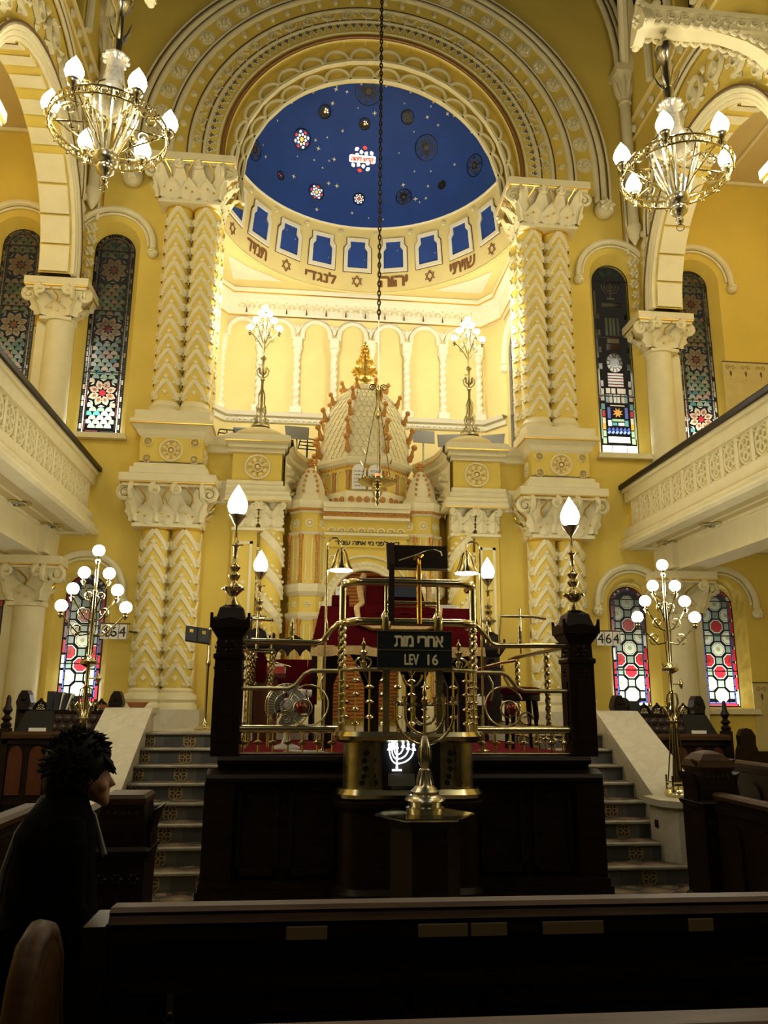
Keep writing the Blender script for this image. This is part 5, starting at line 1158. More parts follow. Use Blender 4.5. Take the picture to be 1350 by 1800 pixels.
def basket(label, loc):
    t = thing('basket', label, 'basket', loc); x, y, z = loc; b = MB(); b.lathe([(.065, z), (.075, z+.01), (.10, z+.055), (.105, z+.06), (.095, z+.056), (.06, z+.012), (.002, z+.01)], (x, y, 0), 18, sx=1.2, cap=False); b.build('bowl', 'basket', t, 40)
    b = MB(); b.tube([(x+1.2*.103*math.cos(2*PI*i/20), y+.103*math.sin(2*PI*i/20), z+.06) for i in range(20)], .008, 5, True); b.build('rim', 'basket', t, 40)
basket('small terracotta basket on top of the left marble balustrade', (-2.80, 9.78, 1.50))
b = MB(); b.lathe([(.002, 1.475), (.06, 1.473), (.08, 1.49), (.088, 1.53), (.078, 1.53), (.05, 1.49), (.002, 1.488)], (-3.27, 10.2, 0), 14, cap=False); tag(b.build('wicker_tray', 'basket', None, 40), 'wicker tray on top of the left carved bench back beside the marble balustrade', 'tray')
# ================================================================ BIMAH (raised reading platform)
BX = 1.58; BY0, BY1 = 7.06, 10.40; BZ = 1.13
t = bim = thing('bimah_platform', 'dark panelled wooden reading platform in the middle of the hall', 'platform', (0, 8.7, 0))
b = MB(); b.box(-1.60, 1.60, 7.12, 10.4, .0, 1.06); b.build('base', 'wood', t)
b = MB(); b.box(-1.72, 1.72, 6.98, 7.12, 0, .10); b.box(-1.70, 1.70, 7.0, 7.12, .10, .16); b.build('plinth', 'wood', t)
b = MB(); b.prism([(7.02, .93), (7.0, .96), (7.02, .99), (7.12, 1.03), (7.12, .93)], lambda u, v, d: (d, u, v), -1.68, 1.68); b.prism([(7.06, 1.07), (7.04, 1.1), (7.06, 1.13), (7.3, 1.13), (7.3, 1.06), (7.1, 1.06)], lambda u, v, d: (d, u, v), -1.60, 1.60); b.build('top_moulding', 'wood', t)
for s in (-1, 1):
    for x0, x1 in ((.62, 1.0), (1.08, 1.42)):
        b = MB(); a0, a1 = sorted((s*x0, s*x1))
        for q in ((a0, a1, .86, .90), (a0, a1, .2, .25), (a0, a0+.035, .2, .9), (a1-.035, a1, .2, .9)): b.box(q[0], q[1], 7.085, 7.125, q[2], q[3])
        b.build('panel_frame', 'wood', t)
    b = MB(); b.box(s*1.57-.12, s*1.57+.12, 7.03, 7.2, .16, .93); b.build('corner_stile', 'wood', t)
b = MB(); b.box(-1.46, 1.46, 7.24, 10.36, 1.06, BZ+.02); b.build('carpet', 'carpet', t)
b = MB(); b.box(-.55, .55, 9.9, 10.36, BZ, BZ+.04); b.build('carpet_runner', 'carpet', t)
def newel(label, x, y, h, zb):
    t = thing('newel_post', label, 'post', (x, y, zb)); q = lambda w, z: [(x-w, y-w, z), (x+w, y-w, z), (x+w, y+w, z), (x-w, y+w, z)]
    b = MB(); b.loft([q(.115, zb), q(.115, zb+.62*h), q(.13, zb+.63*h), q(.13, zb+.655*h), q(.11, zb+.665*h), q(.105, zb+.76*h), q(.155, zb+.82*h), q(.16, zb+.86*h), q(.135, zb+.87*h), q(.11, zb+.94*h), q(.10, zb+.97*h), q(.045, zb+h)])
    b.build('shaft', 'wood', t)
    b = MB()
    for sx in (-1, 1):
        for w in (0, 1):
            f = (lambda u, v, d: (x+u, y+sx*d, v)) if w else (lambda u, v, d: (x+sx*d, y+u, v))
            b.prism([(-.055, zb+.1*h), (.055, zb+.1*h), (.055, zb+.5*h), (-.055, zb+.5*h)], f, .112, .125)
            b.prism([(-.165, zb+.83*h), (.165, zb+.83*h), (.17, zb+.93*h), (.125, zb+.88*h), (0, zb+.90*h), (-.125, zb+.88*h), (-.17, zb+.93*h)], f, .145, .17)
            r = Relief(b, lambda u, v, hh: f(u, v, .107+hh)); r.rosette(0, zb+.71*h, .07, .02, 6); r.rosette(0, zb+.57*h, .06, .022, 6)
    b.build('carved_panel', 'wood', t); return t
def post_lamp(label, x, y, z, k=1.0, bz=None):
    t = thing('post_lamp', label, 'lamp', (x, y, z)); c = (x, y, z)
    b = MB(); b.lathe([(r*k, h*k) for r, h in ((.075, 0), (.045, .05), (.03, .08), (.06, .11), (.085, .14), (.09, .155), (.05, .19), (.03, .22), (.05, .25), (.055, .27), (.03, .30), (.055, .34), (.025, .37), (.02, .42), (.018, .52), (.04, .54), (.018, .56), (.014, .62), (.013, .68))], c, 14)
    for i in range(8): a = 2*PI*i/8; b.ball((x+.085*k*math.cos(a), y+.085*k*math.sin(a), z+.15*k), .018*k, 6, 4)
    b.cyl((x, y, z+.545*k), (x+.07*k, y, z+.545*k), .007, 5); b.build('stem', 'brass', t, 50)
    zz = bz-z; b = MB(); b.lathe([(.013*k, .66*k), (.013*k, zz-.10), (.035, zz-.07), (.075, zz-.01), (.08, zz), (.06, zz+.005)], c, 14); b.build('cup', 'silver', t, 50)
    b = MB(); flame(b, (x, y, bz), .09, .285); b.build('flame_bulb', 'bulb', t, 60); return t
newel('carved dark wooden newel post at the front left corner of the reading platform', -1.55, 7.18, 1.28, BZ); newel('carved dark wooden newel post at the front right corner of the reading platform', 1.56, 7.18, 1.28, BZ)
newel('carved wooden newel post at the rear left corner of the reading platform', -1.48, 10.26, 1.34, BZ); newel('carved wooden newel post at the rear right corner of the reading platform', 1.48, 10.26, 1.34, BZ)
post_lamp('tall brass flame lamp on the front left newel post', -1.55, 7.18, 2.40, 1.0, 3.22); post_lamp('tall brass flame lamp on the front right newel post', 1.56, 7.18, 2.41, 1.0, 3.21)
post_lamp('brass flame lamp on the rear left newel post, seen smaller', -1.48, 10.26, 2.47, 1.0, 3.19); post_lamp('brass flame lamp on the rear right newel post, seen smaller', 1.48, 10.26, 2.47, 1.0, 3.17)
def baluster(b, x, y, z0, z1, ks): 
    b.cyl((x, y, z0), (x, y, z1), .009, 6)
    for z in ks: b.lathe([(.01, z-.02), (.038, z-.006), (.042, z), (.036, z+.006), (.012, z+.02)], (x, y, 0), 8)
def side_railing(s, label):
    t = thing('brass_railing', label, 'railing', (s*1.0, 7.12, BZ)); Y = 7.12; f = lambda x, z: (s*x, Y, z)
    b = MB(); b.tube([f(1.44, 2.09), f(.82, 2.08)]+[f(.82-.10*math.sin(PI/2*i/6)*.9, 2.08+.05*(1-math.cos(PI/2*i/6))) for i in range(7)]+[f(.67, 2.2), f(.62, 2.25), f(.55, 2.25)], .026, 10); b.build('top_rail', 'brass', t, 60)
    b = MB(); b.tube([f(1.44, 1.35), f(.56, 1.35)], .034, 10); b.build('lower_rail', 'brass', t, 60)
    b = MB(); b.tube([f(1.44, 1.685), f(1.04, 1.685), f(.98, 1.71), f(.90, 1.81), f(.84, 1.84), f(.55, 1.84)], .018, 8)
    b.tube([f(.86+u, 1.55+v) for u, v in [(.17*math.cos(q), .17*math.sin(q)) for q in [R_(20+15*i) for i in range(22)]]], .009, 6); b.tube([f(.90+u, 1.52+v) for u, v in spiral((0, 0), .085, .045, 0, 1.4, 18)], .009, 6); b.tube([f(.72, 1.82), f(.76, 1.75), f(.76, 1.66), f(.74, 1.6)], .009, 6); b.tube([f(1.05+u, 1.44+v) for u, v in spiral((0, 0), .07, .02, 0, 1.4, 16)], .008, 5)
    b.build('scroll_rail', 'brassd', t, 60)
    b = MB(); b.ball(f(.92, 1.53), .055, 12, 8); b.build('ball_ornament', mat('copper_ball', (.25, .07, .04), .25, metal=.8), t, 60)
    b = MB(); b.tube([f(1.44, 1.15), f(.56, 1.15)], .012, 6); b.build('foot_rail', 'brassd', t, 60)
    for k in range(7): b = MB(); baluster(b, s*(1.40-.125*k), Y, 1.15, 1.33, (1.24,)); b.build('baluster', 'brass', t, 50)
    for x in (1.02, .72): b = MB(); b.lathe([(.022, 2.105), (.022, 2.13), (.016, 2.14), (.022, 2.16), (.015, 2.18), (.02, 2.2), (.014, 2.22), (.019, 2.24), (.008, 2.27), (.004, 2.30)], (s*x, Y, 0), 8); b.build('finial', 'brass', t, 50)
    return t
side_railing(-1, 'brass railing with scrollwork on the front of the platform, in front of the electric fan'); side_railing(1, 'brass railing with scrollwork on the front of the platform, in front of the red stool')
def flank(s, label):
    t = thing('flank_railing', label, 'railing', (s*1.5, 8.7, BZ)); b = MB(); P = [(s*1.5, 7.35, 2.09), (s*1.5, 9.0, 2.09), (s*1.46, 9.2, 2.06)]
    b.tube(P, .026, 8); b.tube([(s*1.5, 7.35, 1.35), (s*1.5, 10.1, 1.35)], .026, 8); b.build('rail', 'brass', t, 60)
    for y in (7.9, 9.0): b = MB(); b.twist((s*1.5, y, 1.37), (s*1.5, y, 2.07), .024, 9, 60, 3); b.build('twisted_post', 'brass', t, 60)
    for k in range(10): b = MB(); baluster(b, s*1.5, 7.5+.26*k, BZ, 1.33, (1.24,)); b.build('baluster', 'brass', t, 50)
    b = MB(); b.tube([(s*1.5, 9.0, 2.05), (s*1.35, 9.1, 2.03), (s*1.05, 9.2, 1.95)], .018, 6); b.tube([(s*1.35, 9.1, 2.0), (s*1.38, 9.1, 1.85), (s*1.45, 9.05, 1.7)], .018, 6); b.build('scroll_bracket', 'brass', t, 60)
flank(-1, 'brass side railing of the platform behind the left front post'); flank(1, 'brass side railing of the platform behind the right front post')
# ---- projecting bay of the platform
def bayplan(w, y0, y1, r, n=6, inset=0):                # rounded front plan from left back to right back
    return [(-w, y1)]+[(-w+r-r*math.cos(PI/2*i/n), y0+r-r*math.sin(PI/2*i/n)) for i in range(n+1)]+[(w-r+r*math.sin(PI/2*i/n), y0+r-r*math.cos(PI/2*i/n)) for i in range(n+1)]+[(w, y1)]
def smoothpts(pl, k=3):
    out = []
    for i in range(len(pl)-1):
        for j in range(k): f_ = j/k; out.append((pl[i][0]*(1-f_)+pl[i+1][0]*f_, pl[i][1]*(1-f_)+pl[i+1][1]*f_))
    return out+[pl[-1]]
t = thing('reading_bay', 'rounded brass and wood reading bay projecting from the front of the platform', 'bay', (0, 6.9, 0)); OX = -.02
pl = [(x+OX, y) for x, y in bayplan(.56, 6.72, 7.1, .16)]
b = MB(); b.sweep([(-.02, 0), (.05, 0), (.05, .12), (.01, .16), (.01, .72), (.05, .76), (.06, .80), (.0, .84)], pl[::1]); b.poly([(x, y, .835) for x, y in pl]); b.build('wooden_base', 'wood', t, 30)
b = MB(); b.sweep([(-.03, .83), (.05, .83), (.06, .86), (.03, .90), (-.03, .90)], pl); b.build('lower_rim', 'brass', t, 40)
b = MB(); b.sweep([(-.04, 1.26), (.04, 1.26), (.07, 1.28), (.075, 1.31), (.05, 1.345), (-.04, 1.345)], pl); b.build('upper_rim', 'brass', t, 40)
b = MB(); b.grid([[(x*.96+OX*.04, y+.02, z) for x, y in pl] for z in (.90, 1.26)], flip=True); b.build('brass_casing', 'brassd', t, 40)
def plan_at(sv, pl_):
    L = [0]
    for i in range(len(pl_)-1): L.append(L[-1]+math.hypot(pl_[i+1][0]-pl_[i][0], pl_[i+1][1]-pl_[i][1]))
    sv = max(0, min(L[-1]-1e-6, sv*L[-1]))
    for i in range(len(pl_)-1):
        if L[i+1] >= sv: f_ = (sv-L[i])/(L[i+1]-L[i]); return pl_[i][0]*(1-f_)+pl_[i+1][0]*f_, pl_[i][1]*(1-f_)+pl_[i+1][1]*f_
for sv, sg in ((.30, -1), (.70, 1)):
    b = MB(); x0, y0 = plan_at(sv, pl); r = Relief(b, lambda u, v, h: plan_at(sv+u*.55, pl)+(v,) if False else (plan_at(sv+u*.55, pl)[0], plan_at(sv+u*.55, pl)[1]+.012-h, v))
    for z, w in ((1.18, .025), (1.12, .035), (1.06, .028), (1.0, .04), (.95, .055)): r.blob(-w, z, .026, .026, .004, 8); r.blob(w, z, .026, .026, .004, 8)
    b.build('pierced_tracery', 'iron', t)
for k, x in enumerate((-.345, .36)):
    b = MB(); b.box(x-.02, x+.02, 6.68, 6.70, .92, 1.24); b.build('casing_strap', 'brass', t)
b = MB(); b.box(-.26, .21, 6.685, 6.715, .90, 1.26); gl = b.build('glazed_front', mat('dark_glass', (.01, .01, .011), .12), t)
b = MB(); b.box(-.215, .0, 6.672, 6.69, .93, 1.02); b.build('plaque', mat('grey_plaque', (.10, .10, .09), .35), gl)
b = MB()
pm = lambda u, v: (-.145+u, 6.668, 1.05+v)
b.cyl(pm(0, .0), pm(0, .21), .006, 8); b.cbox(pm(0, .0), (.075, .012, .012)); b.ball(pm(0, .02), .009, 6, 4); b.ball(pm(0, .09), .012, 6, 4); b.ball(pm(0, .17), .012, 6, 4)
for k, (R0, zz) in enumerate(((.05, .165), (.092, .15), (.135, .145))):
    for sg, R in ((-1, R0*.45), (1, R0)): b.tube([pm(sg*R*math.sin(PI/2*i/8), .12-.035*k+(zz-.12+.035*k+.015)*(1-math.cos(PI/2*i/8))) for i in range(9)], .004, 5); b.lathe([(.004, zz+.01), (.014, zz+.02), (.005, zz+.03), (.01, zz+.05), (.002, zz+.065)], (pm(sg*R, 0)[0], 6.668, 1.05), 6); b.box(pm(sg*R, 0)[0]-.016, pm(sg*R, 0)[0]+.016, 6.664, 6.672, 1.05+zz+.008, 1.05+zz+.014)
b.build('glowing_menorah', 'menglow', gl, 50)  # glowing shape imitates a menorah's partial reflection and glare in the glass
def rail_at(z, r, m, name, pl_=pl, o=0): b = MB(); b.tube([(x, y, z) for x, y in pl_], r, 10); return b.build(name, m, t, 60)
rail_at(2.57, .033, 'brass', 'top_rail'); rail_at(2.235, .033, 'brass', 'book_rail'); rail_at(1.84, .016, 'brassd', 'baluster_rail')
b = MB(); b.tube([(-.22, 6.72, 2.40), (.19, 6.72, 2.40)], .014, 8); b.tube([(-.22, 6.72, 2.37), (.19, 6.72, 2.37)], .006, 6); b.build('cross_bar', 'brass', t, 60)
for x, y in ((-.57+OX, 6.93), (.57+OX, 6.93)):
    b = MB(); b.cyl((x, y, 2.24), (x, y, 2.56), .03, 12); b.build('upper_post', 'brass', t, 60)
    b = MB(); b.twist((x, y, 1.84), (x, y, 2.22), .03, 6, 50, 3); b.build('twisted_post', 'brass', t, 60)
    b = MB(); b.cyl((x, y, 1.34), (x, y, 1.84), .026, 10); b.build('lower_post', 'brassd', t, 60)
for x in (-.235, .205):
    b = MB(); b.cyl((x, 6.72, 2.22), (x, 6.72, 2.57), .016, 10); b.lathe([(.02, 2.12), (.03, 2.15), (.045, 2.2), (.045, 2.27), (.03, 2.31), (.018, 2.33)], (x, 6.72, 0), 8); b.twist((x, 6.72, 1.84), (x, 6.72, 2.14), .018, 5, 40, 3); b.build('slim_post', 'brass', t, 60)
    b = MB(); b.box(x-.028, x+.028, 6.66, 6.672, 1.30, 1.86); b.build('flat_support', 'brassd', t)
NB = 15
for k in range(NB):
    sv = (k+.5)/NB; x, y = plan_at(sv, pl); b = MB(); baluster(b, x, y, 1.345, 1.84, (1.41, 1.52, 1.64, 1.75) if k % 2 else (1.46, 1.58, 1.70)); b.build('baluster', 'brass', t, 50)
for sv in (.27, .73):
    x, y = plan_at(sv, pl); b = MB(); b.lathe([(.01, 1.84), (.02, 1.86), (.035, 1.9), (.012, 1.92), (.02, 1.95), (.034, 1.985), (.012, 2.0), (.016, 2.03), (.022, 2.05), (.006, 2.07), (.004, 2.10)], (x, y, 0), 8)
    for sg in (-1, 1): b.tube([(x+sg*.065*math.sin(PI*i/10), y, 1.85+.045*(1-math.cos(PI*i/10))) for i in range(11)], .010, 6)
    b.build('finial', 'brass', t, 50)
b = MB(); b.tube([(-.02+.08*math.cos(PI+PI*i/12), 6.66, 1.80+.09*math.sin(PI+PI*i/12)) for i in range(13)], .011, 6); b.ball((-.02, 6.66, 1.82), .025, 8, 5); b.build('hanging_loop', 'brass', t, 50)
# book stand on the bay, turned away from us
t = thing('book_stand', 'sloping book stand under a dark velvet cover on top of the reading bay', 'book stand', (.06, 6.8, 2.6))
b = MB(); b.loft([[(-.22, 6.74, 2.68), (.30, 6.74, 2.68), (.30, 6.80, 2.70), (-.22, 6.80, 2.70)], [(-.21, 6.90, 2.93), (.32, 6.90, 2.93), (.32, 6.95, 2.92), (-.21, 6.95, 2.92)]]); b.build('board', 'wood', t)
b = MB(); b.loft([[(-.225, 6.725, 2.70), (-.16, 6.725, 2.70), (-.16, 6.735, 2.68), (-.225, 6.735, 2.68)], [(-.215, 6.885, 2.945), (-.15, 6.885, 2.945), (-.15, 6.96, 2.94), (-.215, 6.96, 2.94)]]); b.box(-.215, -.17, 6.68, 6.695, 2.24, 2.72); b.build('velvet_strap', mat('dark_plum_velvet', (.018, .004, .006), .9), t)
b = MB(); b.cyl((.045, 6.70, 2.22), (.045, 6.72, 2.72), .022, 10); b.tube([(.045, 6.71, 2.72), (.05, 6.74, 2.78), (.08, 6.78, 2.82)], .018, 8); b.tube([(0, 6.70, 2.76), (.02, 6.69, 2.80), (.06, 6.69, 2.77)], .012, 6); b.build('brass_arm', mat('bright_gold_tube', (.85, .5, .08), .22, metal=1), t, 60)
b = MB(); b.tube([(-.13, 6.72, 2.76), (0, 6.76, 2.81), (.12, 6.79, 2.86), (.19, 6.79, 2.875), (.245, 6.76, 2.85), (.25, 6.74, 2.81)], .008, 6); b.build('wire_arm', 'silver', t, 60)
b = MB(); b.cyl((-.22, 6.735, 2.69), (.30, 6.735, 2.69), .012, 8); b.build('ledge', 'brass', t, 60)
# portion sign
t = thing('portion_sign', 'dark two-row sign with cream Hebrew and Latin lettering hung on the reading bay', 'sign', (0, 6.64, 1.86))
b = MB(); b.box(-.315, .30, 6.60, 6.65, 1.855, 2.145); b.build('board', 'signboard', t)
b = MB()
for z in (1.848, 1.995, 2.15): b.box(-.315, .30, 6.592, 6.60, z-.005, z+.005)
b.box(-.32, .305, 6.59, 6.65, 1.835, 1.85); b.build('slot_rail', 'brassd', t)
b = MB(); write(b, 'אחרי מות', .025, 2.068, .085, lambda u, v, h: (u, 6.596-h, v), True, .40, .0045); b.build('lettering', lm := mat('cream_lettering', (.85, .80, .55), .6), t); b = MB(); write(b, 'LEV', -.035, 1.92, .082, lambda u, v, h: (u, 6.596-h, v), False, .115, .003); b.build('lettering', lm, t); b = MB(); write(b, '16', .14, 1.92, .082, lambda u, v, h: (u, 6.596-h, v), False, .085, .003); b.build('lettering', lm, t)
# desk lamps
def desk_lamp(x, y, sx, label):
    t = thing('desk_lamp', label, 'lamp', (x, y, BZ)); hx = x-sx*.0
    b = MB(); b.cyl((x, y, 1.155), (x, y, 3.0), .010, 8); b.lathe([(.06, 1.152), (.06, 1.165), (.015, 1.18)], (x, y, 0), 10); b.tube([(x, y, 3.0)]+[(x+sx*(.065-.065*math.cos(PI*i/10)), y, 3.0+.07*math.sin(PI*i/10)) for i in range(11)]+[(x+sx*.13, y, 2.97)], .009, 6); b.build('stem', 'brass', t, 60)
    c = (x+sx*.13, y, 0); b = MB(); b.lathe([(.012, 2.985), (.025, 2.96), (.05, 2.92), (.065, 2.86), (.09, 2.80), (.115, 2.765), (.11, 2.766), (.085, 2.805), (.06, 2.865), (.04, 2.92), (.01, 2.96)], c, 20, cap=False)
    for k in range(10): a = 2*PI*k/10; b.tube([(c[0]+r*math.cos(a), y+r*math.sin(a), z) for r, z in ((.03, 2.96), (.053, 2.92), (.068, 2.86), (.093, 2.80), (.115, 2.77))], .005, 4)
    b.build('shade', 'brass', t, 50)
    b = MB(); b.lathe([(.108, 2.772), (.108, 2.762), (.05, 2.755), (.001, 2.753)], c, 20); b.build('lit_glass', 'tube', t, 60)
desk_lamp(-.72, 7.35, 1, 'brass desk lamp with a bell shade on the left of the reading bay'); desk_lamp(.72, 7.35, -1, 'brass desk lamp with a bell shade on the right of the reading bay')
# reading desk with red cloth
t = thing('reading_desk', 'dark wooden reading desk with pointed-arch openings in the middle of the platform', 'desk', (0, 8.25, BZ))
def archframe(b, x0, x1, y0, y1, z0, z1, n):
    w = (x1-x0)/n
    for k in range(n+1): x = x0+w*k; b.box(x-.045, x+.045, y0, y1, z0, z1)
    for k in range(n):
        c = x0+w*(k+.5); h = w/2-.045; pts = [(c-h-.01, z1), (c-h-.01, z1-.42)]+[(c-h+h*i/6, z1-.42+.34*math.sin(i/6*PI/2)**.7*(i/6)**.35) for i in range(7)]+[(c+h-h*i/6, z1-.42+.34*math.sin(i/6*PI/2)**.7*(i/6)**.35) for i in range(5, -1, -1)]+[(c+h+.01, z1-.42), (c+h+.01, z1)]
        b.prism(pts, lambda u, v, d: (u, d, v), y0+.01, y1-.01)
b = MB(); archframe(b, -.66, .66, 7.92, 8.02, BZ, 2.16, 3); b.build('front_arcade', 'wood', t)
b = MB(); archframe(b, -.66, .66, 8.50, 8.60, BZ, 2.16, 3); b.build('rear_arcade', 'wood', t)
b = MB(); b.loft([[(-.72, 7.86, 2.16), (.72, 7.86, 2.16), (.72, 8.64, 2.16), (-.72, 8.64, 2.16)], [(-.72, 7.86, 2.46), (.72, 7.86, 2.46), (.72, 8.64, 2.50), (-.72, 8.64, 2.50)]]); b.build('top', 'wood', t)
t = thing('red_cloth', 'red velvet cloth with gold fringe draped over the reading desk', 'cloth', (0, 8.2, 2.5))
def drape(b, w0, w1, y0, z0, y1, z1, n=28, amp=.02):
    rows = []
    for j in range(5):
        k = j/4; row = []
        for i in range(n+1): q = i/n*2-1; w = w0+(w1-w0)*k; row.append((q*w, y0+(y1-y0)*k-amp*k*math.sin(q*17)*(1+.4*math.sin(q*5)), z0+(z1-z0)*k+.012*math.sin(q*9)*k))
        rows.append(row)
    b.grid(rows, flip=True)
b = MB(); b.grid([[(-.74, 8.66, 2.525), (.74, 8.66, 2.525)], [(-.76, 7.84, 2.49), (.76, 7.84, 2.49)]], flip=True); drape(b, .76, .84, 7.84, 2.49, 7.74, 2.10)
for s in (-1, 1): b.grid([[(s*.755, y, 2.51), (s*.80, y+.02*math.sin(y*30), 2.3), (s*.86, y+.02*math.sin(y*30), 2.02)] for y in [7.8+.86*i/14 for i in range(15)]])
b.build('cloth', 'velvet', t, 60)
b = MB(); drape(b, .84, .85, 7.738, 2.105, 7.732, 2.01, amp=.022)
for s in (-1, 1): b.grid([[(s*.86, y+.02*math.sin(y*30), 2.02), (s*.865, y+.02*math.sin(y*30), 1.93)] for y in [7.8+.86*i/14 for i in range(15)]])
b.build('fringe', 'fringe', t, 60)
t = thing('draped_stand', 'tall box stand draped in red velvet with gold fringe on the reading desk', 'stand', (0, 8.3, 2.53))
b = MB(); b.loft([[(-.31, 8.02, 2.50), (.31, 8.02, 2.50), (.31, 8.5, 2.53), (-.31, 8.5, 2.53)], [(-.27, 8.26, 2.86), (.27, 8.26, 2.86), (.27, 8.5, 2.88), (-.27, 8.5, 2.88)]]); b.build('velvet_cover', 'velvet', t)
b = MB(); drape(b, .33, .36, 8.0, 2.52, 7.80, 2.42, 14, .01); drape(b, .36, .37, 7.80, 2.42, 7.78, 2.30, 14, .012); b.build('hanging_flap', 'velvet', t, 60)
b = MB(); b.tube([(-.31, 8.24, 2.87), (-.36, 8.15, 2.72), (-.34, 8.05, 2.55), (-.41, 7.8, 2.47), (-.39, 7.77, 2.33), (-.26, 7.765, 2.28), (0, 7.76, 2.275), (.26, 7.765, 2.28), (.39, 7.77, 2.33), (.41, 7.8, 2.47), (.34, 8.05, 2.55), (.36, 8.15, 2.72), (.31, 8.24, 2.87)], .03, 6); b.build('fringe', 'fringe', t, 60)
b = MB(); b.loft([[(-.10, 8.04, 2.62), (.27, 8.04, 2.62), (.27, 8.07, 2.61), (-.10, 8.07, 2.61)], [(-.10, 8.19, 2.84), (.27, 8.19, 2.84), (.27, 8.22, 2.83), (-.10, 8.22, 2.83)]]); bk = b.build('book', 'bookblue'); tag(bk, 'dark blue book leaning on the red draped stand', 'book')
b = MB(); b.cbox((-.56, 8.0, 2.56), (.17, .14, .10)); o = thing('tissue_box', 'red tissue box with a white tissue on the left of the reading desk', 'tissue box', (-.56, 8.0, 2.50)); b.build('box', 'redbox' if False else 'velvet', o)
b = MB(); b.grid([[(-.61+.1*i/5, 8.0+.02*math.sin(i*1.7+j), 2.60+.11*j/4+.01*math.sin(i*2.3+j*2)) for i in range(6)] for j in range(5)]); b.build('tissue', 'paper', o, 60)
b = MB(); b.cbox((-.66, 8.25, 2.525), (.14, .2, .02)); tag(b.build('prayer_leaflet', 'paper'), 'white leaflet lying behind the tissue box on the reading desk', 'leaflet')
b = MB(); b.cbox((.52, 8.3, 2.545), (.28, .2, .045)); tag(b.build('prayer_book', 'paper'), 'pale closed book lying on the right of the reading desk', 'book')
# menorah on its stand
t = thing('menorah_stand', 'dark six-sided pedestal with a polished plate top in front of the reading bay', 'pedestal', (-.01, 6.08, 0))
mx, my = -.01, 6.08
b = MB(); b.loft([[(x, y, z) for x, y in octp((mx, my), r, 6, 0)] for r, z in ((.30, 0), (.30, .08), (.25, .1), (.25, .70), (.28, .74), (.31, .78))]); b.build('body', 'wood', t)
b = MB(); b.loft([[(x, y, z) for x, y in octp((mx, my), r, 6, 0)] for r, z in ((.36, .78), (.365, .79), (.355, .80))]); b.build('plate', mat('mirror_brass_plate', (.55, .55, .42), .06, metal=1), t)
t = thing('menorah', 'seven-branched brass menorah on the six-sided pedestal', 'menorah', (mx, my, .80))
b = MB(); b.lathe([(.135, .80), (.14, .84), (.12, .85), (.125, .88), (.15, .89), (.145, .905), (.10, .93), (.105, .95), (.085, .97), (.065, .99), (.06, 1.0), (.04, 1.08), (.042, 1.1), (.03, 1.11), (.045, 1.15), (.05, 1.2), (.04, 1.27), (.028, 1.31), (.018, 1.34)], (mx, my, 0), 16)
for k in range(12): a = 2*PI*k/12; b.tube([(mx+r*math.cos(a), my+r*math.sin(a), z) for r, z in ((.062, .995), (.045, 1.07), (.038, 1.09))], .007, 5); b.tube([(mx+r*math.cos(a), my+r*math.sin(a), z) for r, z in ((.043, 1.15), (.05, 1.2), (.04, 1.26))], .006, 5)
b.build('base', 'silver', t, 50)
b = MB(); b.cyl((mx, my, 1.33), (mx, my, 1.60), .011, 8); b.lathe([(.012, 1.52), (.028, 1.53), (.012, 1.54), (.02, 1.57), (.028, 1.60), (.012, 1.62), (.02, 1.65), (.008, 1.69), (.003, 1.73)], (mx, my, 0), 8); b.build('stem', 'brass', t, 50)
for k, R in enumerate((.08, .147, .218)):
    for s in (-1, 1):
        ztop = 1.565; zc = 1.50; b = MB(); b.tube([(mx+s*R*math.sin(PI/2*i/14), my, zc-(R*1.02)*math.cos(PI/2*i/14)) for i in range(15)]+[(mx+s*R, my, ztop)], .010, 8)
        for i in (5, 9): b.ball((mx+s*R*math.sin(PI/2*i/14), my, zc-R*1.02*math.cos(PI/2*i/14)), .014, 6, 4)
        b.lathe([(.008, 1.55), (.028, 1.565), (.03, 1.572), (.01, 1.58), (.018, 1.60), (.026, 1.62), (.02, 1.622)], (mx+s*R, my, 0), 8); b.build('branch', 'brass', t, 50)
b = MB(); b.box(mx-.23, mx+.23, my-.006, my+.006, 1.552, 1.564); b.build('cross_bar', 'brass', t)
# electric fan
t = thing('electric_fan', 'white electric table fan standing on the platform behind the left railing', 'fan', (-1.05, 7.95, BZ+.02)); fx, fy, fz = -1.047, 7.72, 1.54
b = MB(); b.lathe([(.13, 1.15), (.13, 1.165), (.11, 1.18), (.05, 1.20), (.03, 1.25), (.022, 1.35), (.02, 1.46), (.001, 1.47)], (fx, fy+.08, 0), 18, sy=.75); b.build('base', 'plastic', t, 50)
b = MB(); b.lathe([(.02, -.1), (.06, -.09), (.075, 0), (.07, .06), (.04, .09), (.002, .1)], (0, 0, 0), 16); b.v = [(fx+x*1.0, fy+.08+z*1.0, fz+y) for x, y, z in b.v]; b.build('motor', 'plastic', t, 50)
b = MB(); b.lathe([(.002, -.03), (.035, -.025), (.045, .01)], (0, 0, 0), 14); b.v = [(fx+x, fy-.03+z, fz+y) for x, y, z in b.v]; b.build('hub', 'plastic', t, 50)
for i in range(3):
    a0 = 2*PI*i/3+.6; b = MB(); b.grid([[(fx+r*math.cos(a0+w+.25*r/.18), fy-.02+.03*(w), fz+r*math.sin(a0+w+.25*r/.18)) for w in (-.75, -.4, 0, .4, .75)] for r in (.035, .08, .125, .16, .18)]); b.build('blade', 'fanblade', t, 60)
b = MB()
for k in range(40): a = 2*PI*k/40; d = lambda r, y: (fx+r*math.cos(a), fy+y, fz+r*math.sin(a)); b.tube([d(.03, -.085), d(.12, -.075), d(.185, -.04), d(.205, .0)], .0016, 3, cap=False)
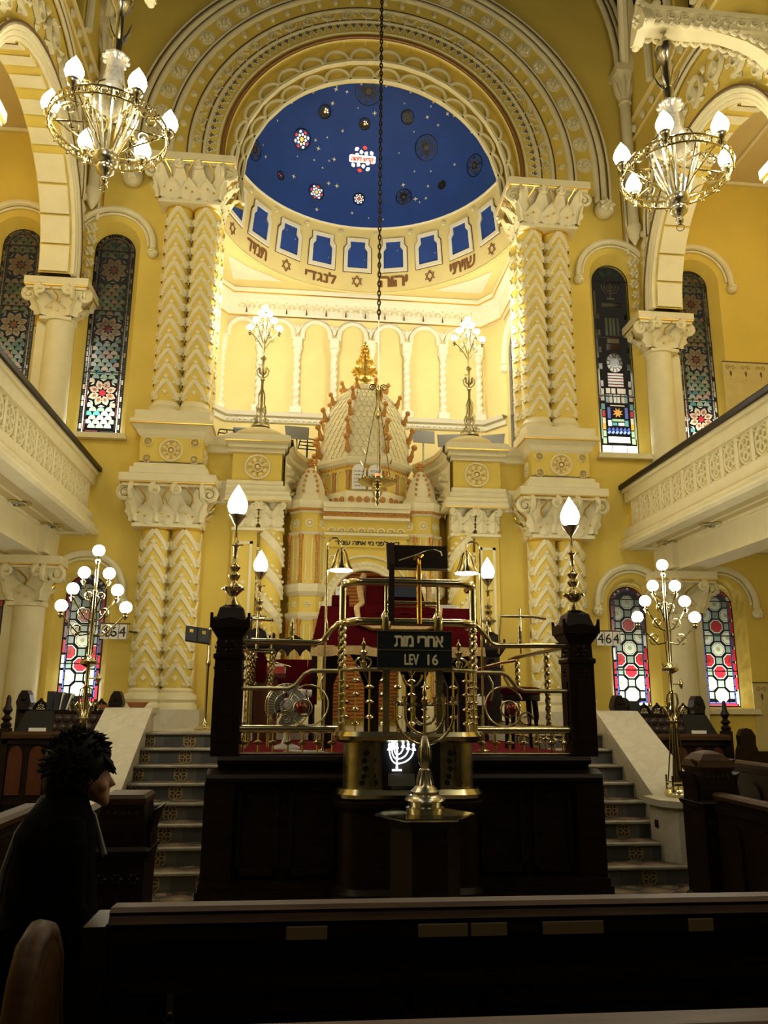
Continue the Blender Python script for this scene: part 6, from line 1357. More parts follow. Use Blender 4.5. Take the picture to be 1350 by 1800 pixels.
for r, y in ((.205, 0), (.185, -.04), (.12, -.075), (.06, -.085)): b.tube([(fx+r*math.cos(2*PI*i/32), fy+y, fz+r*math.sin(2*PI*i/32)) for i in range(32)], .004 if r > .2 else .002, 4, True)
b.build('front_guard', 'silver', t)
b = MB(); b.tube([(fx+.02+.1*i/8+.09*math.sin(i*1.1), fy-.28-.03*i*.3+.1*math.cos(i*.9), BZ+.026) for i in range(26)], .005, 5); b.build('power_cord', 'plastic', t, 60)
# chairs on the platform
def throne(label, x, y, rz, shawl=False):
    t = thing('throne_chair', label, 'chair', (0, 0, 0)); 
    b = MB(); b.box(-.26, .26, -.24, .24, .30, .40); b.build('seat_frame', 'wood', t)
    b = MB(); b.loft([[(x_*w, y_*w, z) for x_, y_ in ((-.27, -.25), (.27, -.25), (.27, .23), (-.27, .23))] for w, z in ((1, .40), (1.02, .44), (1, .48), (.9, .50))]); b.build('seat', 'velvet', t, 40)
    for sx in (-1, 1):
        for sy in (-1, 1): b = MB(); b.lathe([(.03, 0), (.035, .05), (.025, .08), (.035, .2), (.03, .30)], (sx*.23, sy*.21, 0), 8); b.build('leg', 'wood', t, 50)
        b = MB(); b.box(sx*.255-.035, sx*.255+.035, .19, .25, .40, 1.16); b.lathe([(.04, 1.16), (.045, 1.18), (.02, 1.2), (.03, 1.22), (.01, 1.25)], (sx*.255, .22, 0), 8); b.build('stile', 'wood', t, 30)
        b = MB(); b.box(sx*.26-.03, sx*.26+.03, -.22, .2, .68, .72); b.box(sx*.26-.025, sx*.26+.025, -.22, -.17, .40, .68); b.build('armrest', 'wood', t)
    b = MB(); b.box(-.22, .22, .195, .235, .52, .93); b.build('back_cushion', 'velvet', t)
    b = MB(); b.prism([(-.22, 1.12)]+[(-.22, .98)]+sum([[(-.22+.147*k+.006, .97), (-.22+.147*k+.03, 1.02), (-.22+.147*k+.0735, 1.055), (-.22+.147*k+.117, 1.02), (-.22+.147*k+.141, .97)] for k in range(3)], [])+[(.22, .98), (.22, 1.12), (.12, 1.17), (0, 1.23), (-.12, 1.17)], lambda u, v, d: (u, d, v), .195, .235); b.build('crest_rail', 'wood', t)
    t.location = (x, y, BZ+.02); t.rotation_euler.z = rz; return t
throne('high-backed red velvet chair facing us behind the electric fan', -1.02, 9.75, 0); throne('high-backed red velvet chair with a shawl on it, behind the red stool', 1.02, 9.75, 0)
b = MB(); b.tube([(-1.16, 9.5, 1.67), (-1.0, 9.48, 1.675), (-.80, 9.5, 1.67)], [.045, .05, .045], 12); o = b.build('prayer_shawl', 'paper', None, 60); tag(o, 'rolled white prayer shawl with black stripes on the chair behind the fan', 'shawl')
b = MB()
for x in (-1.09, -1.05, -.86): b.cyl((x-.01, 9.482, 1.673), (x+.01, 9.482, 1.673), .052, 12)
b.build('stripe', 'ink', o, 40)
b = MB(); b.grid([[(.82+.4*i/8, 9.46+.25*j/4, 1.66+.03*math.sin(i*1.9+j*1.3)) for i in range(9)] for j in range(5)]); b.grid([[(.82+.4*i/8, 9.455-.01*math.sin(i*2), 1.655-.1*j/3) for i in range(9)] for j in range(4)]); tag(b.build('prayer_shawl', 'paper', None, 60), 'crumpled white prayer shawl lying on the chair behind the red stool', 'shawl')
# red stool
t = thing('stool', 'round wooden stool with a red velvet seat behind the right railing', 'stool', (1.24, 7.95, BZ+.02)); sx_, sy_ = 1.24, 7.95
b = MB(); b.lathe([(.19, 1.665), (.2, 1.69), (.195, 1.72), (.15, 1.735), (.01, 1.74)], (sx_, sy_, 0), 24); b.build('seat', 'velvet', t, 40)
b = MB(); b.lathe([(.18, 1.60), (.19, 1.61), (.19, 1.66), (.18, 1.665)], (sx_, sy_, 0), 24); b.build('apron', 'wood', t, 40)
for i in range(4): a = PI/4+PI*i/2; b = MB(); b.tube([(sx_+r*math.cos(a), sy_+r*math.sin(a), z) for r, z in ((.15, 1.62), (.165, 1.45), (.16, 1.40), (.18, 1.15))], [.03, .028, .02, .016], 8); b.build('leg', 'wood', t, 50)
# red-seated brass chair at the left of the platform with a red book
t = thing('brass_prayer_chair', 'brass-framed seat with a red padded back at the left end of the platform', 'chair', (-1.32, 8.0, BZ+.02))
for x, y in ((-1.42, 7.9), (-1.22, 7.9), (-1.42, 8.3), (-1.22, 8.3)): b = MB(); b.twist((x-.01, y, 1.72), (x+.015, y, 2.05), .02, 6, 40, 3); b.cyl((x, y, 1.15), (x, y, 1.72), .016, 8); b.build('twisted_post', 'brass', t, 60)
b = MB(); b.loft([[(-1.36, y, 1.76), (-1.29, y, 1.76), (-1.27, y, 1.84), (-1.27, y, 1.98), (-1.30, y, 2.04), (-1.35, y, 2.04), (-1.36, y, 1.9)] for y in (7.9, 8.3)]); b.build('padded_back', 'redbox' if False else 'velvet', t, 40)
b = MB(); b.tube([(-1.43, 7.9, 2.06), (-1.2, 7.9, 2.06), (-1.2, 8.3, 2.06), (-1.43, 8.3, 2.06)], .014, 6, True); b.tube([(-1.43, 7.9, 1.72), (-1.2, 7.9, 1.72), (-1.2, 8.3, 1.72), (-1.43, 8.3, 1.72)], .014, 6, True); b.box(-1.43, -1.2, 7.9, 8.3, 1.68, 1.71); b.build('frame', 'brass', t, 60)
b = MB(); b.box(-1.43, -1.18, 9.08, 9.40, BZ+.02, 1.84); b.box(-1.45, -1.10, 9.05, 9.45, 1.84, 1.88); tag(b.build('side_cupboard', 'redwood'), 'reddish wooden cupboard standing at the left end of the platform behind the padded chair', 'cupboard')
b = MB(); b.box(-1.40, -1.11, 9.12, 9.38, 1.88, 1.96); o = b.build('prayer_book', 'redbox'); tag(o, 'bright red book lying on the cupboard left of the high-backed chair', 'book'); b = MB(); b.box(-1.11, -1.10, 9.13, 9.37, 1.888, 1.952); b.build('page_edge', 'paper', o)
b = MB(); b.box(-1.26, -1.12, 9.13, 9.33, 1.96, 1.985); tag(b.build('white_booklet', 'paper'), 'white booklet on top of the bright red book', 'booklet')
# brass book rests standing on the ark platform
def lectern(label, x, y, z, mirror=1):
    t = thing('brass_lectern', label, 'lectern', (x, y, z)); b = MB(); b.lathe([(.12, 0), (.13, .02), (.06, .04), (.03, .1), (.018, .14), (.018, .75), (.03, .77), (.035, .8), (.025, .83), (.022, 1.18), (.03, 1.2), (.02, 1.24)], (x, y, z), 12); b.build('stem', 'brass', t, 50); return t
t = lectern('slim brass stand holding two open dark books, left of the front platform post', -2.06, 10.15, DZ)
b = MB(); b.loft([[(-2.34, 10.02, 2.30), (-2.04, 10.0, 2.26), (-2.04, 10.03, 2.245), (-2.34, 10.05, 2.285)], [(-2.36, 10.17, 2.49), (-2.06, 10.15, 2.45), (-2.06, 10.18, 2.44), (-2.36, 10.20, 2.48)]]); b.build('book_rest', 'iron', t)
for k, (dx, lb) in enumerate(((0, 'dark book on the left half of the slim brass stand'), (.15, 'dark book on the right half of the slim brass stand'))):
    b = MB(); b.loft([[(-2.335+dx, 10.0, 2.305-.02*k), (-2.20+dx, 9.992, 2.287-.02*k), (-2.20+dx, 10.01, 2.28-.02*k), (-2.335+dx, 10.02, 2.30-.02*k)], [(-2.35+dx, 10.14, 2.485-.02*k), (-2.215+dx, 10.13, 2.467-.02*k), (-2.215+dx, 10.15, 2.46-.02*k), (-2.35+dx, 10.16, 2.48-.02*k)]]); o = b.build('prayer_book', 'bookb'); tag(o, lb, 'book')
    b = MB(); b.loft([[(-2.295+dx, 10.07, 2.40-.02*k), (-2.25+dx, 10.068, 2.394-.02*k), (-2.25+dx, 10.07, 2.393-.02*k), (-2.295+dx, 10.072, 2.399-.02*k)], [(-2.30+dx, 10.10, 2.443-.02*k), (-2.255+dx, 10.098, 2.437-.02*k), (-2.255+dx, 10.1, 2.436-.02*k), (-2.30+dx, 10.102, 2.442-.02*k)]]); b.build('emblem', 'gold', o)
t = thing('brass_hand_rail', 'brass rail with hanging pointers on an upright, left of the right front post', 'rail', (1.5, 9.3, BZ))
b = MB(); b.cyl((1.55, 9.0, 2.10), (1.55, 9.0, 2.62), .016, 8); b.ball((1.55, 9.0, 2.63), .02, 6, 4); b.build('upright', 'brass', t, 60); b = MB(); b.tube([(1.32, 9.0, 2.55), (1.70, 9.0, 2.55), (1.85, 9.0, 2.53)], .02, 8); b.build('rail', 'brass', t, 60); b = MB(); b.tube([(1.32, 9.0, 2.53), (1.30, 9.0, 2.3), (1.29, 9.0, 2.12)], .012, 6); b.build('pointer', 'brass', t, 60); b = MB(); b.tube([(1.67, 9.0, 2.54), (1.665, 9.0, 2.4), (1.67, 9.0, 2.30)], .010, 6); b.build('pointer', 'brass', t, 60)
t = thing('brass_hand_rail', 'brass rail on an upright beside the rear left flame lamp', 'rail', (-1.4, 9.3, BZ))
b = MB(); b.cyl((-1.42, 9.0, 2.10), (-1.42, 9.0, 2.52), .016, 8); b.build('upright', 'brass', t, 60); b = MB(); b.tube([(-1.74, 9.0, 2.47), (-1.42, 9.0, 2.47), (-1.25, 9.0, 2.46)], .02, 8); b.build('rail', 'brass', t, 60); b = MB(); b.tube([(-1.27, 9.0, 2.45), (-1.26, 9.0, 2.3), (-1.26, 9.0, 2.15)], .010, 6); b.build('pointer', 'brass', t, 60)
# page number boards
def board(x, y, z, rz, label):
    t = thing('number_board', label, 'sign', (x, y, z)); b = MB(); b.box(x-.18, x+.18, y-.012, y+.012, z, z+.20); b.build('board', 'paper', t)
    b = MB(); b.box(x-.19, x+.21, y-.014, y+.01, z+.195, z+.215)
    for k in (-.18, .175, -.06, .065): b.box(x+k-.004, x+k+.004, y-.0145, y-.01, z, z+.2)
    b.build('slot_rail', 'brown', t)
    b = MB()
    for k, c in enumerate('464'): b = MB(); write(b, c, x-.115+.115*k, z+.098, .135, lambda u, v, h: (u, y-.016-h, v), False, .085, .002); b.build('numeral', 'ink', t)
    b = MB(); xa = x+(.2 if x < 0 else -.2); b.cyl((xa, y, z+.1), (xa+(.12 if x < 0 else -.12), y+.15, z+.1), .012, 6); b.build('bracket', 'iron', t); return t
board(-3.46, 11.25, 2.39, 0, 'white page-number board reading 464 on the left, behind the candelabrum'); board(3.46, 11.25, 2.40, 0, 'white page-number board reading 464 on the right, beside the front newel post')
# choir music stands
def music_stand(x, y, z, rz, label, tilt=.35, wire=False):
    t = thing('music_stand', label, 'music stand', (0, 0, 0), 'music stands in the choir gallery')
    if wire:
        b = MB()
        for k in range(4): b.cyl((-.17+.02*k, .02*k, .07*k), (.17-.02*k, .02*k, .07*k), .011, 5)
        for xx in (-.17, 0, .17): b.cyl((xx, 0, 0), (xx*.68, .06, .21), .011, 5)
        b.build('wire_desk', 'iron', t)
    else:
        b = MB(); b.loft([[(-.19, 0, 0), (.19, 0, 0), (.19, .01, -.004), (-.19, .01, -.004)], [(-.21, .09, .25), (.21, .09, .25), (.21, .1, .246), (-.21, .1, .246)]]); b.build('desk', 'stand', t)
    b = MB(); b.cyl((0, .06, -1.45), (0, .06, .1), .015, 8); b.lathe([(.2, -1.47), (.02, -1.43)], (0, .06, 0), 10); b.build('post', 'plastic' if not wire else 'iron', t, 50)
    t.location = (x, y, z); t.rotation_euler = (0, 0, rz)
music_stand(-1.10, 12.95, 5.90, .15, 'grey music stand nearest the left side of the ark dome'); music_stand(1.06, 12.95, 5.92, .1, 'grey music stand just right of the ark dome'); music_stand(1.52, 13.1, 5.92, -.2, 'grey music stand beside the right gallery candelabrum'); music_stand(.72, 13.3, 5.95, .6, 'grey music stand half hidden by the right side of the ark dome')
music_stand(2.24, 12.9, 5.88, -.4, 'dark music stand at the far right of the choir gallery')
music_stand(-2.24, 12.6, 5.70, .15, 'black wire music stand at the far left of the choir gallery', 0, True); music_stand(-.92, 13.2, 5.80, .2, 'black wire music stand close to the left side of the ark dome', 0, True); music_stand(-1.95, 12.9, 5.72, -.1, 'black wire music stand left of the left gallery candelabrum', 0, True); music_stand(-1.42, 13.0, 5.68, .1, 'black wire music stand right of the left gallery candelabrum', 0, True)
# ================================================================ WARDENS' PEWS, BOOKS, SIDE PEWS
def gothic(c, w, z0, zs, zt): return [(c-w, z0), (c+w, z0), (c+w, zs)]+[(c+w*math.cos(PI/2*i/6)**1.0, zs+(zt-zs)*math.sin(PI/2*i/6)**.8) for i in range(1, 7)]+[(c-w*math.cos(PI/2*i/6), zs+(zt-zs)*math.sin(PI/2*i/6)**.8) for i in range(5, -1, -1)]
def warden_pew(s, label, dlabel):
    f = lambda x: s*x
    def bx(b, x0, x1, *r): b.box(min(s*x0, s*x1), max(s*x0, s*x1), *r)
    t = thing('warden_pew', label, 'pew', (s*3.55, 10.2, 0)); b = MB(); bx(b, 3.14, 4.2, 10.15, 10.25, 0, 1.45); bx(b, 3.12, 4.22, 10.12, 10.28, 1.43, 1.47); b.build('back', 'wood', t)
    b = MB(); bx(b, 3.2, 4.12, 9.75, 10.15, .40, .46); bx(b, 3.2, 4.12, 9.78, 9.84, 0, .4); b.build('seat', 'wood', t)
    b = MB(); b.prism([(f(3.2), 1.12), (f(4.1), 1.12), (f(4.1), 1.42), (f(3.2), 1.42)], lambda u, v, d: (u, d, v), 10.11, 10.16)
    for i in range(9):
        for j in range(3): b.ball((f(3.26+.1*i+.05*(j % 2)), 10.11, 1.165+.1*j), .052, 8, 5, (1, .4, .95))
    b.build('tufted_back', 'leather', t, 60)
    for k in range(5):
        x = f(3.30+.175*k); b = MB(); b.tube([(x-.075, 10.2, 1.47), (x-.05, 10.2, 1.53), (x, 10.2, 1.575), (x+.05, 10.2, 1.53), (x+.075, 10.2, 1.47)], .022, 6); b.ball((x, 10.2, 1.585), .02, 6, 4)
        for q in (0, 1, 2): a = PI/2+q*2*PI/3; b.tube([(x+.022*math.cos(a)+.014*math.cos(w), 10.2, 1.505+.022*math.sin(a)+.014*math.sin(w)) for w in [2*PI*j/8 for j in range(8)]], .006, 4, True)
        b.build('trefoil_crest', 'wood', t, 60)
    for x in (3.12, 4.18): b = MB(); b.prism([(-.07, 0), (.07, 0), (.07, 1.5), (.085, 1.55), (.06, 1.64), (.03, 1.69), (-.03, 1.69), (-.06, 1.64), (-.085, 1.55), (-.07, 1.5)], lambda u, v, d: (f(x)+u, d, v), 10.12, 10.28); b.ball((f(x), 10.13, 1.6), .04, 8, 5); b.build('poppyhead_end', 'wood', t)
    t = thing('pew_desk', dlabel, 'desk', (s*3.55, 9.3, 0)); b = MB(); bx(b, 3.14, 4.06, 9.28, 9.34, 0, 1.18); b.build('front_panel', 'wood', t)
    b = MB(); b.prism([(9.22, 1.18), (9.22, 1.22), (9.26, 1.25), (9.62, 1.19), (9.62, 1.16)], lambda u, v, d: (d, u, v), *sorted((f(3.12), f(4.08)))); b.build('book_rest', 'woodh', t)
    for k in range(4): b = MB(); b.prism(gothic(f(3.27+.22*k), .075, .60, .95, 1.10), lambda u, v, d: (u, d, v), 9.262, 9.285); b.build('arched_panel', 'redwood', t)
    b = MB(); bx(b, 3.12, 4.08, 9.25, 9.29, .5, .55); bx(b, 3.12, 4.08, 9.25, 9.29, 1.12, 1.16); b.build('rail', 'wood', t)
    b = MB(); bx(b, 4.02, 4.12, 9.25, 9.36, 0, 1.28); b.lathe([(.05, 1.28), (.06, 1.32), (.03, 1.35), (.06, 1.38), (.025, 1.42), (.055, 1.47), (.03, 1.52), (.025, 1.6), (.01, 1.63)], (f(4.07), 9.3, 0), 10); b.build('turned_finial_post', 'wood', t, 50)
    o = thing('book_easel', 'black sloping book easel with a small white card on the %s wardens\' desk' % ('left' if s < 0 else 'right'), 'easel', (s*3.7, 9.4, 1.24)); b = MB(); b.loft([[(f(3.60), 9.34, 1.25), (f(3.98), 9.34, 1.25), (f(3.98), 9.36, 1.245), (f(3.60), 9.36, 1.245)], [(f(3.64), 9.5, 1.46), (f(3.94), 9.5, 1.46), (f(3.94), 9.52, 1.455), (f(3.64), 9.52, 1.455)]]); b.build('board', 'iron', o); b = MB(); bx(b, 3.66, 3.84, 9.325, 9.335, 1.245, 1.285); b.build('card', 'paper', o)
warden_pew(-1, 'dark carved bench with a tufted back and trefoil crest at the left, behind the candelabrum', 'dark wooden desk with red arched panels in front of the left tufted bench'); warden_pew(1, 'dark carved bench with a tufted back and trefoil crest at the right, behind the candelabrum', 'dark wooden desk with red arched panels in front of the right tufted bench')
def shelf_book(x, w, h, m, label, edge=False, lean=0):
    b = MB(); b.loft([[(x, 10.14, 1.472), (x+w, 10.14, 1.472), (x+w, 10.26, 1.472), (x, 10.26, 1.472)], [(x+lean, 10.14, 1.472+h), (x+w+lean, 10.14, 1.472+h), (x+w+lean, 10.26, 1.472+h), (x+lean, 10.26, 1.472+h)]]); o = b.build('prayer_book', m); tag(o, label, 'book', 'prayer books standing on the bench backs'); return o
for k, (x, w, h, m, l) in enumerate(((-3.92, .07, .21, 'bookb', 'black book at the outer end of the row on the left bench back'), (-3.84, .06, .20, 'bookb', 'second black book of the row on the left bench back'), (-3.77, .012, .2, 'paper', 'thin white book between the black ones on the left bench back'), (-3.75, .05, .19, 'bookb', 'third black book of the row on the left bench back'), (-3.695, .02, .18, 'paper', 'white book nearest the stained window on the left bench back'), (-3.665, .05, .16, 'bookb', 'short leaning black book closing the row on the left bench back'))): shelf_book(x, w, h, m, l, lean=.012*k)
for k, (x, w, h, m, l) in enumerate(((3.10, .02, .20, 'paper', 'first white book of the striped row on the right bench back'), (3.125, .03, .20, 'bookb', 'black book between two white ones on the right bench back'), (3.16, .02, .195, 'paper', 'second white book of the striped row on the right bench back'), (3.185, .03, .19, 'bookb', 'black book right of the striped row on the right bench back'), (3.26, .14, .15, 'bookb', 'stout black book standing apart on the right bench back'))): shelf_book(x, w, h, m, l, lean=-.01)
def side_pew(s, x, y0, y1, z, label, endz=None):
    t = thing('side_pew', label, 'pew', (s*x, (y0+y1)/2, 0)); b = MB(); b.prism([(x-.05, z-.05), (x+.05, z-.05), (x+.06, z-.02), (x+.04, z), (x-.04, z), (x-.06, z-.02)], lambda u, v, d: (s*u, d, v), y0, y1); b.build('top_rail', 'woodh', t)
    b = MB(); b.box(min(s*(x-.03), s*(x+.03)), max(s*(x-.03), s*(x+.03)), y0, y1, 0, z-.05); b.box(*sorted((s*(x-.06), s*(x+.05))), y0, y1, 0, .12); b.box(*sorted((s*(x-.05), s*(x+.05))), y0, y1, z-.14, z-.10); b.build('back', 'wood', t)
    n = int((y1-y0)/.42)
    for k in range(n): b = MB(); b.prism(gothic(y0+(y1-y0)*(k+.5)/n, .13, .2, z-.36, z-.18), lambda u, v, d: (s*(x-.03-d), u, v), .0, .02); b.build('arched_panel', 'wood', t)
    b = MB(); b.box(*sorted((s*(x+.05), s*(x+.45))), y0, y1, .40, .45); b.box(*sorted((s*(x+.06), s*(x+.1))), y0, y1, 0, .4); b.build('seat', 'wood', t); return t
side_pew(1, 2.35, 3.25, 6.30, .91, 'dark pew with arched panels along the right aisle, nearest the platform'); side_pew(1, 3.22, 3.25, 7.9, 1.07, 'dark pew farther right, behind the pew nearest the platform'); side_pew(-1, 2.49, 3.0, 5.2, .98, 'dark pew along the left aisle behind the standing person')
def pew_box(x, y, z, label, dome):
    t = thing('pew_end_box', label, 'pew end', (x, y, 0)); q = lambda w, d, zz: [(x-w, y-d, zz), (x+w, y-d, zz), (x+w, y+d, zz), (x-w, y+d, zz)]
    b = MB(); b.loft([q(.17, .2, 0), q(.17, .2, .1), q(.15, .18, .12), q(.15, .18, z-.34), q(.17, .2, z-.32), q(.17, .2, z-.30), q(.14, .17, z-.28), q(.14, .17, z-.2), q(.12, .15, z-.05)]); b.build('body', 'wood', t)
    b = MB()
    if dome: b.loft([q(.13, .15, z-.06), q(.15, .16, z-.03), q(.13, .14, z+.02), q(.08, .1, z+.07), q(.03, .05, z+.09)]); [b.tube([(x+sg*.13, y-.1, z-.02), (x+sg*.17, y-.1, z+.02), (x+sg*.19, y-.1, z+.03)], [.02, .015, .005], 6) for sg in (-1, 1)]
    else: b.loft([q(.12, .15, z-.06), q(.13, .16, z-.05), q(.13, .16, z-.02), q(.11, .14, z)])
    b.build('cap', 'woodh', t)
    b = MB(); r = Relief(b, flat(y-.152)) 
    for k in range(5): r.leaf(x-.08+.04*k, z-.14, PI/2, .07, .04, .012); r.blob(x-.08+.04*k, z-.17, .014, .014, .012, 6)
    r2 = Relief(b, flat(y-.18))
    for k in range(3): r2.rosette(x-.09+.09*k, z-.45, .04, .012, 6); r2.leaf(x-.09+.09*k, z-.62, PI/2, .1, .06, .012)
    b.build('carving', 'wood', t)
    for sg in (-1, 1): b = MB(); b.prism([(x+sg*.13, z-.36), (x+sg*.17, z-.34), (x+sg*.16, z-.22), (x+sg*.19, z-.10), (x+sg*.21, z-.07), (x+sg*.17, z-.09), (x+sg*.13, z-.2)], lambda u, v, d: (u, d, v), y-.12, y+.12); b.build('scroll_wing', 'wood', t)
pew_box(-1.94, 5.2, 1.04, 'carved wooden pew-end box with a flat polished top beside the standing person', False); pew_box(2.40, 6.55, 1.12, 'carved wooden pew-end box with a domed top beside the right marble pedestal', True)
t = thing('end_bench', 'dark bench with a round-headed end against the right aisle wall', 'bench', (4.6, 9.0, 0)); b = MB(); b.prism([(8.8, 0), (9.25, 0), (9.25, .95), (9.17, 1.06), (9.13, 1.13), (9.14, 1.22), (9.09, 1.29), (9.02, 1.31), (8.95, 1.29), (8.9, 1.22), (8.91, 1.13), (8.87, 1.06), (8.8, .95)], lambda u, v, d: (d, u, v), 4.08, 4.16) if False else b.prism([(4.0, 0), (4.3, 0), (4.3, .95), (4.25, 1.08), (4.23, 1.14), (4.235, 1.24), (4.19, 1.31), (4.13, 1.325), (4.08, 1.31), (4.04, 1.24), (4.045, 1.14), (4.02, 1.08), (4.0, .95)], lambda u, v, d: (u, d, v), 8.96, 9.04); b.build('end_panel', 'wood', t)
b = MB(); b.box(4.25, 6.6, 8.97, 9.05, 0, 1.07); b.build('back', 'wood', t); b = MB(); b.box(4.2, 6.6, 8.5, 8.97, .40, .45); b.build('seat', 'wood', t)
# ---- front pews (dark, nearest the camera)
def front_pew(y, label, x0=-1.47, x1=3.3):
    t = thing('long_pew', label, 'pew', ((x0+x1)/2, y, 0)); b = MB(); b.prism([(y-.06, .945), (y-.045, .965), (y-.05, .975), (y-.03, .985), (y+.05, .98), (y+.07, .965), (y+.06, .945)], lambda u, v, d: (d, u, v), x0, x1); b.build('cap_rail', 'woodh', t)
    b = MB(); b.box(x0, x1, y-.02, y+.03, 0, .95); b.box(x0, x1, y-.045, y+.03, .76, .785); b.box(x0, x1, y-.03, y+.03, 0, .1); b.prism([(y-.02, .94), (y-.055, .93), (y-.055, .895), (y-.02, .89)], lambda u, v, d: (d, u, v), x0, x1); b.build('back', 'wood', t)
    for k in range(5):
        a = x0+.12+(x1-x0)*k/5; e = x0+(x1-x0)*(k+1)/5-.06; b = MB()
        for q in ((a, e, .70, .73), (a, e, .14, .18), (a, a+.035, .14, .73), (e-.035, e, .14, .73)): b.box(q[0], q[1], y-.032, y-.018, q[2], q[3])
        b.build('panel_frame', 'wood', t)
    b = MB(); b.box(x0, x1, y+.1, y+.5, .42, .47); b.box(x0, x1, y+.12, y+.16, 0, .42); b.build('seat', 'wood', t)
    b = MB(); b.prism([(y-.1, 0), (y+.5, 0), (y+.5, .55), (y+.2, .62), (y+.1, .95), (y-.1, .95)], lambda u, v, d: (d, u, v), x0-.06, x0); b.build('end_panel', 'wood', t); return t
pw = front_pew(2.64, 'dark wooden pew across the foreground with name cards along its rail')
for k, (xa, xb) in enumerate(((-.96, -.84), (-.57, -.42), (-.41, -.30), (-.19, .0), (.27, .35))):
    b = MB(); b.prism([(2.582, .928), (2.584, .931), (2.584, .897), (2.582, .895)], lambda u, v, d: (d, u, v), xa, xb); o = b.build('name_card', mat('aged_card_%d' % k, (.20, .14, .07), .7)); tag(o, ('name card at the left end of the foreground pew rail', 'wide name card left of the pedestal on the foreground pew rail', 'name card touching the wide one on the foreground pew rail', 'longest name card right of the pedestal on the foreground pew rail', 'name card at the right end of the foreground pew rail')[k], 'card', 'name cards on the foreground pew')
t = thing('pew_latch', 'small brass latch plate on the back of the foreground pew', 'latch', (-1.28, 2.6, .62)); b = MB(); b.box(-1.292, -1.272, 2.597, 2.606, .70, .76); b.tube([(-1.282+.014*math.cos(2*PI*i/10), 2.592, .695+.014*math.sin(2*PI*i/10)) for i in range(10)], .003, 5, True); b.box(-1.29, -1.274, 2.597, 2.606, .62, .68); b.build('plate', 'brassd', t)
front_pew(1.66, 'dark wooden pew at the very bottom edge of the picture', -1.5, 3.0)
t = thing('near_pew_end', 'rounded dark pew end standing at the lower left in front of the person', 'pew end', (-1.595, 2.35, 0)); b = MB(); b.prism([(2.2, 0), (2.6, 0), (2.6, .6), (2.52, .75), (2.48, .90), (2.42, .965), (2.35, .985), (2.28, .965), (2.24, .90), (2.2, .75)], lambda u, v, d: (d, u, v), -1.625, -1.565); b.build('panel', 'woodh', t)
b = MB(); b.tube([(-1.595, y, z) for y, z in ((2.2, .1), (2.2, .75), (2.24, .90), (2.28, .965), (2.35, .985), (2.42, .965), (2.48, .90), (2.52, .75), (2.6, .6))], .034, 10); b.build('rounded_edge', 'woodh', t, 60)
# ================================================================ PERSON standing at the left, seen from behind in profile
P0 = V((-1.80, 3.35, 0)); FA = R_(22)                    # faces right and a little away
def pp(f, l, z): return (P0.x+f*math.cos(FA)-l*math.sin(FA), P0.y+f*math.sin(FA)+l*math.cos(FA), z)   # forward, to her left, up
per = thing('person', 'person with short spiky black hair in dark clothes, standing turned to the right', 'person', (P0.x, P0.y, 0))
def ell(c, rf, rl, n=14): return [pp(c[0]+rf*math.cos(2*PI*i/n), c[1]+rl*math.sin(2*PI*i/n), c[2]) for i in range(n)]
b = MB(); HX, HZ = .045, 1.30                           # head centre
def head(zr, cx, f, bk, w, n=20):
    out = []
    for i in range(n):
        a = 2*PI*i/n; x = cx+(f if math.cos(a) > 0 else bk)*math.cos(a); y = w*math.sin(a); k = zr*math.sin(R_(-10)); out.append(pp(HX+x*math.cos(R_(10))-k*-1, y, HZ+zr*math.cos(R_(10))-x*math.sin(R_(10))))
    return out
b.loft([head(*q) for q in ((-.112, .055, .012, .02, .016), (-.105, .045, .032, .035, .034), (-.085, .035, .046, .05, .05), (-.06, .02, .062, .07, .060), (-.03, .01, .074, .085, .068), (.0, .005, .079, .092, .073), (.03, 0, .082, .097, .076), (.06, -.005, .078, .092, .072), (.085, -.012, .062, .074, .058), (.103, -.018, .035, .045, .034), (.110, -.02, .01, .012, .01))])
def hp(x, y, zr): k = zr*math.sin(R_(-10)); return pp(HX+x*math.cos(R_(10))+k, y, HZ+zr*math.cos(R_(10))-x*math.sin(R_(10)))
b.tube([hp(.078, 0, .02), hp(.092, 0, -.01), hp(.102, 0, -.032), hp(.085, 0, -.04)], [.008, .010, .013, .008], 8)
b.ball(hp(.072, 0, -.062), .016, 8, 6, (1, 1, .5)); b.ball(hp(.070, 0, -.075), .015, 8, 6, (1, 1, .5)); b.ball(hp(.06, 0, -.1), .02, 8, 6)
for s in (-1, 1): b.ball(hp(-.005, s*.076, -.015), .026, 8, 6, (.8, .4, 1.2)); b.ball(hp(.066, s*.03, .012), .014, 8, 6); b.ball(hp(.05, s*.045, -.04), .025, 8, 6)
b.tube([pp(-.02, 0, 1.12), pp(.0, 0, 1.18), pp(.02, 0, 1.25), pp(.035, 0, 1.30)], [.085, .055, .052, .05], 12)
b.loft([ell(c, rf, rl) for c, rf, rl in (((-.02, 0, .72), .10, .15), ((-.03, 0, .80), .115, .165), ((-.03, 0, .92), .095, .14), ((-.03, 0, 1.05), .105, .155), ((-.025, 0, 1.12), .09, .15), ((-.01, 0, 1.17), .05, .08))])
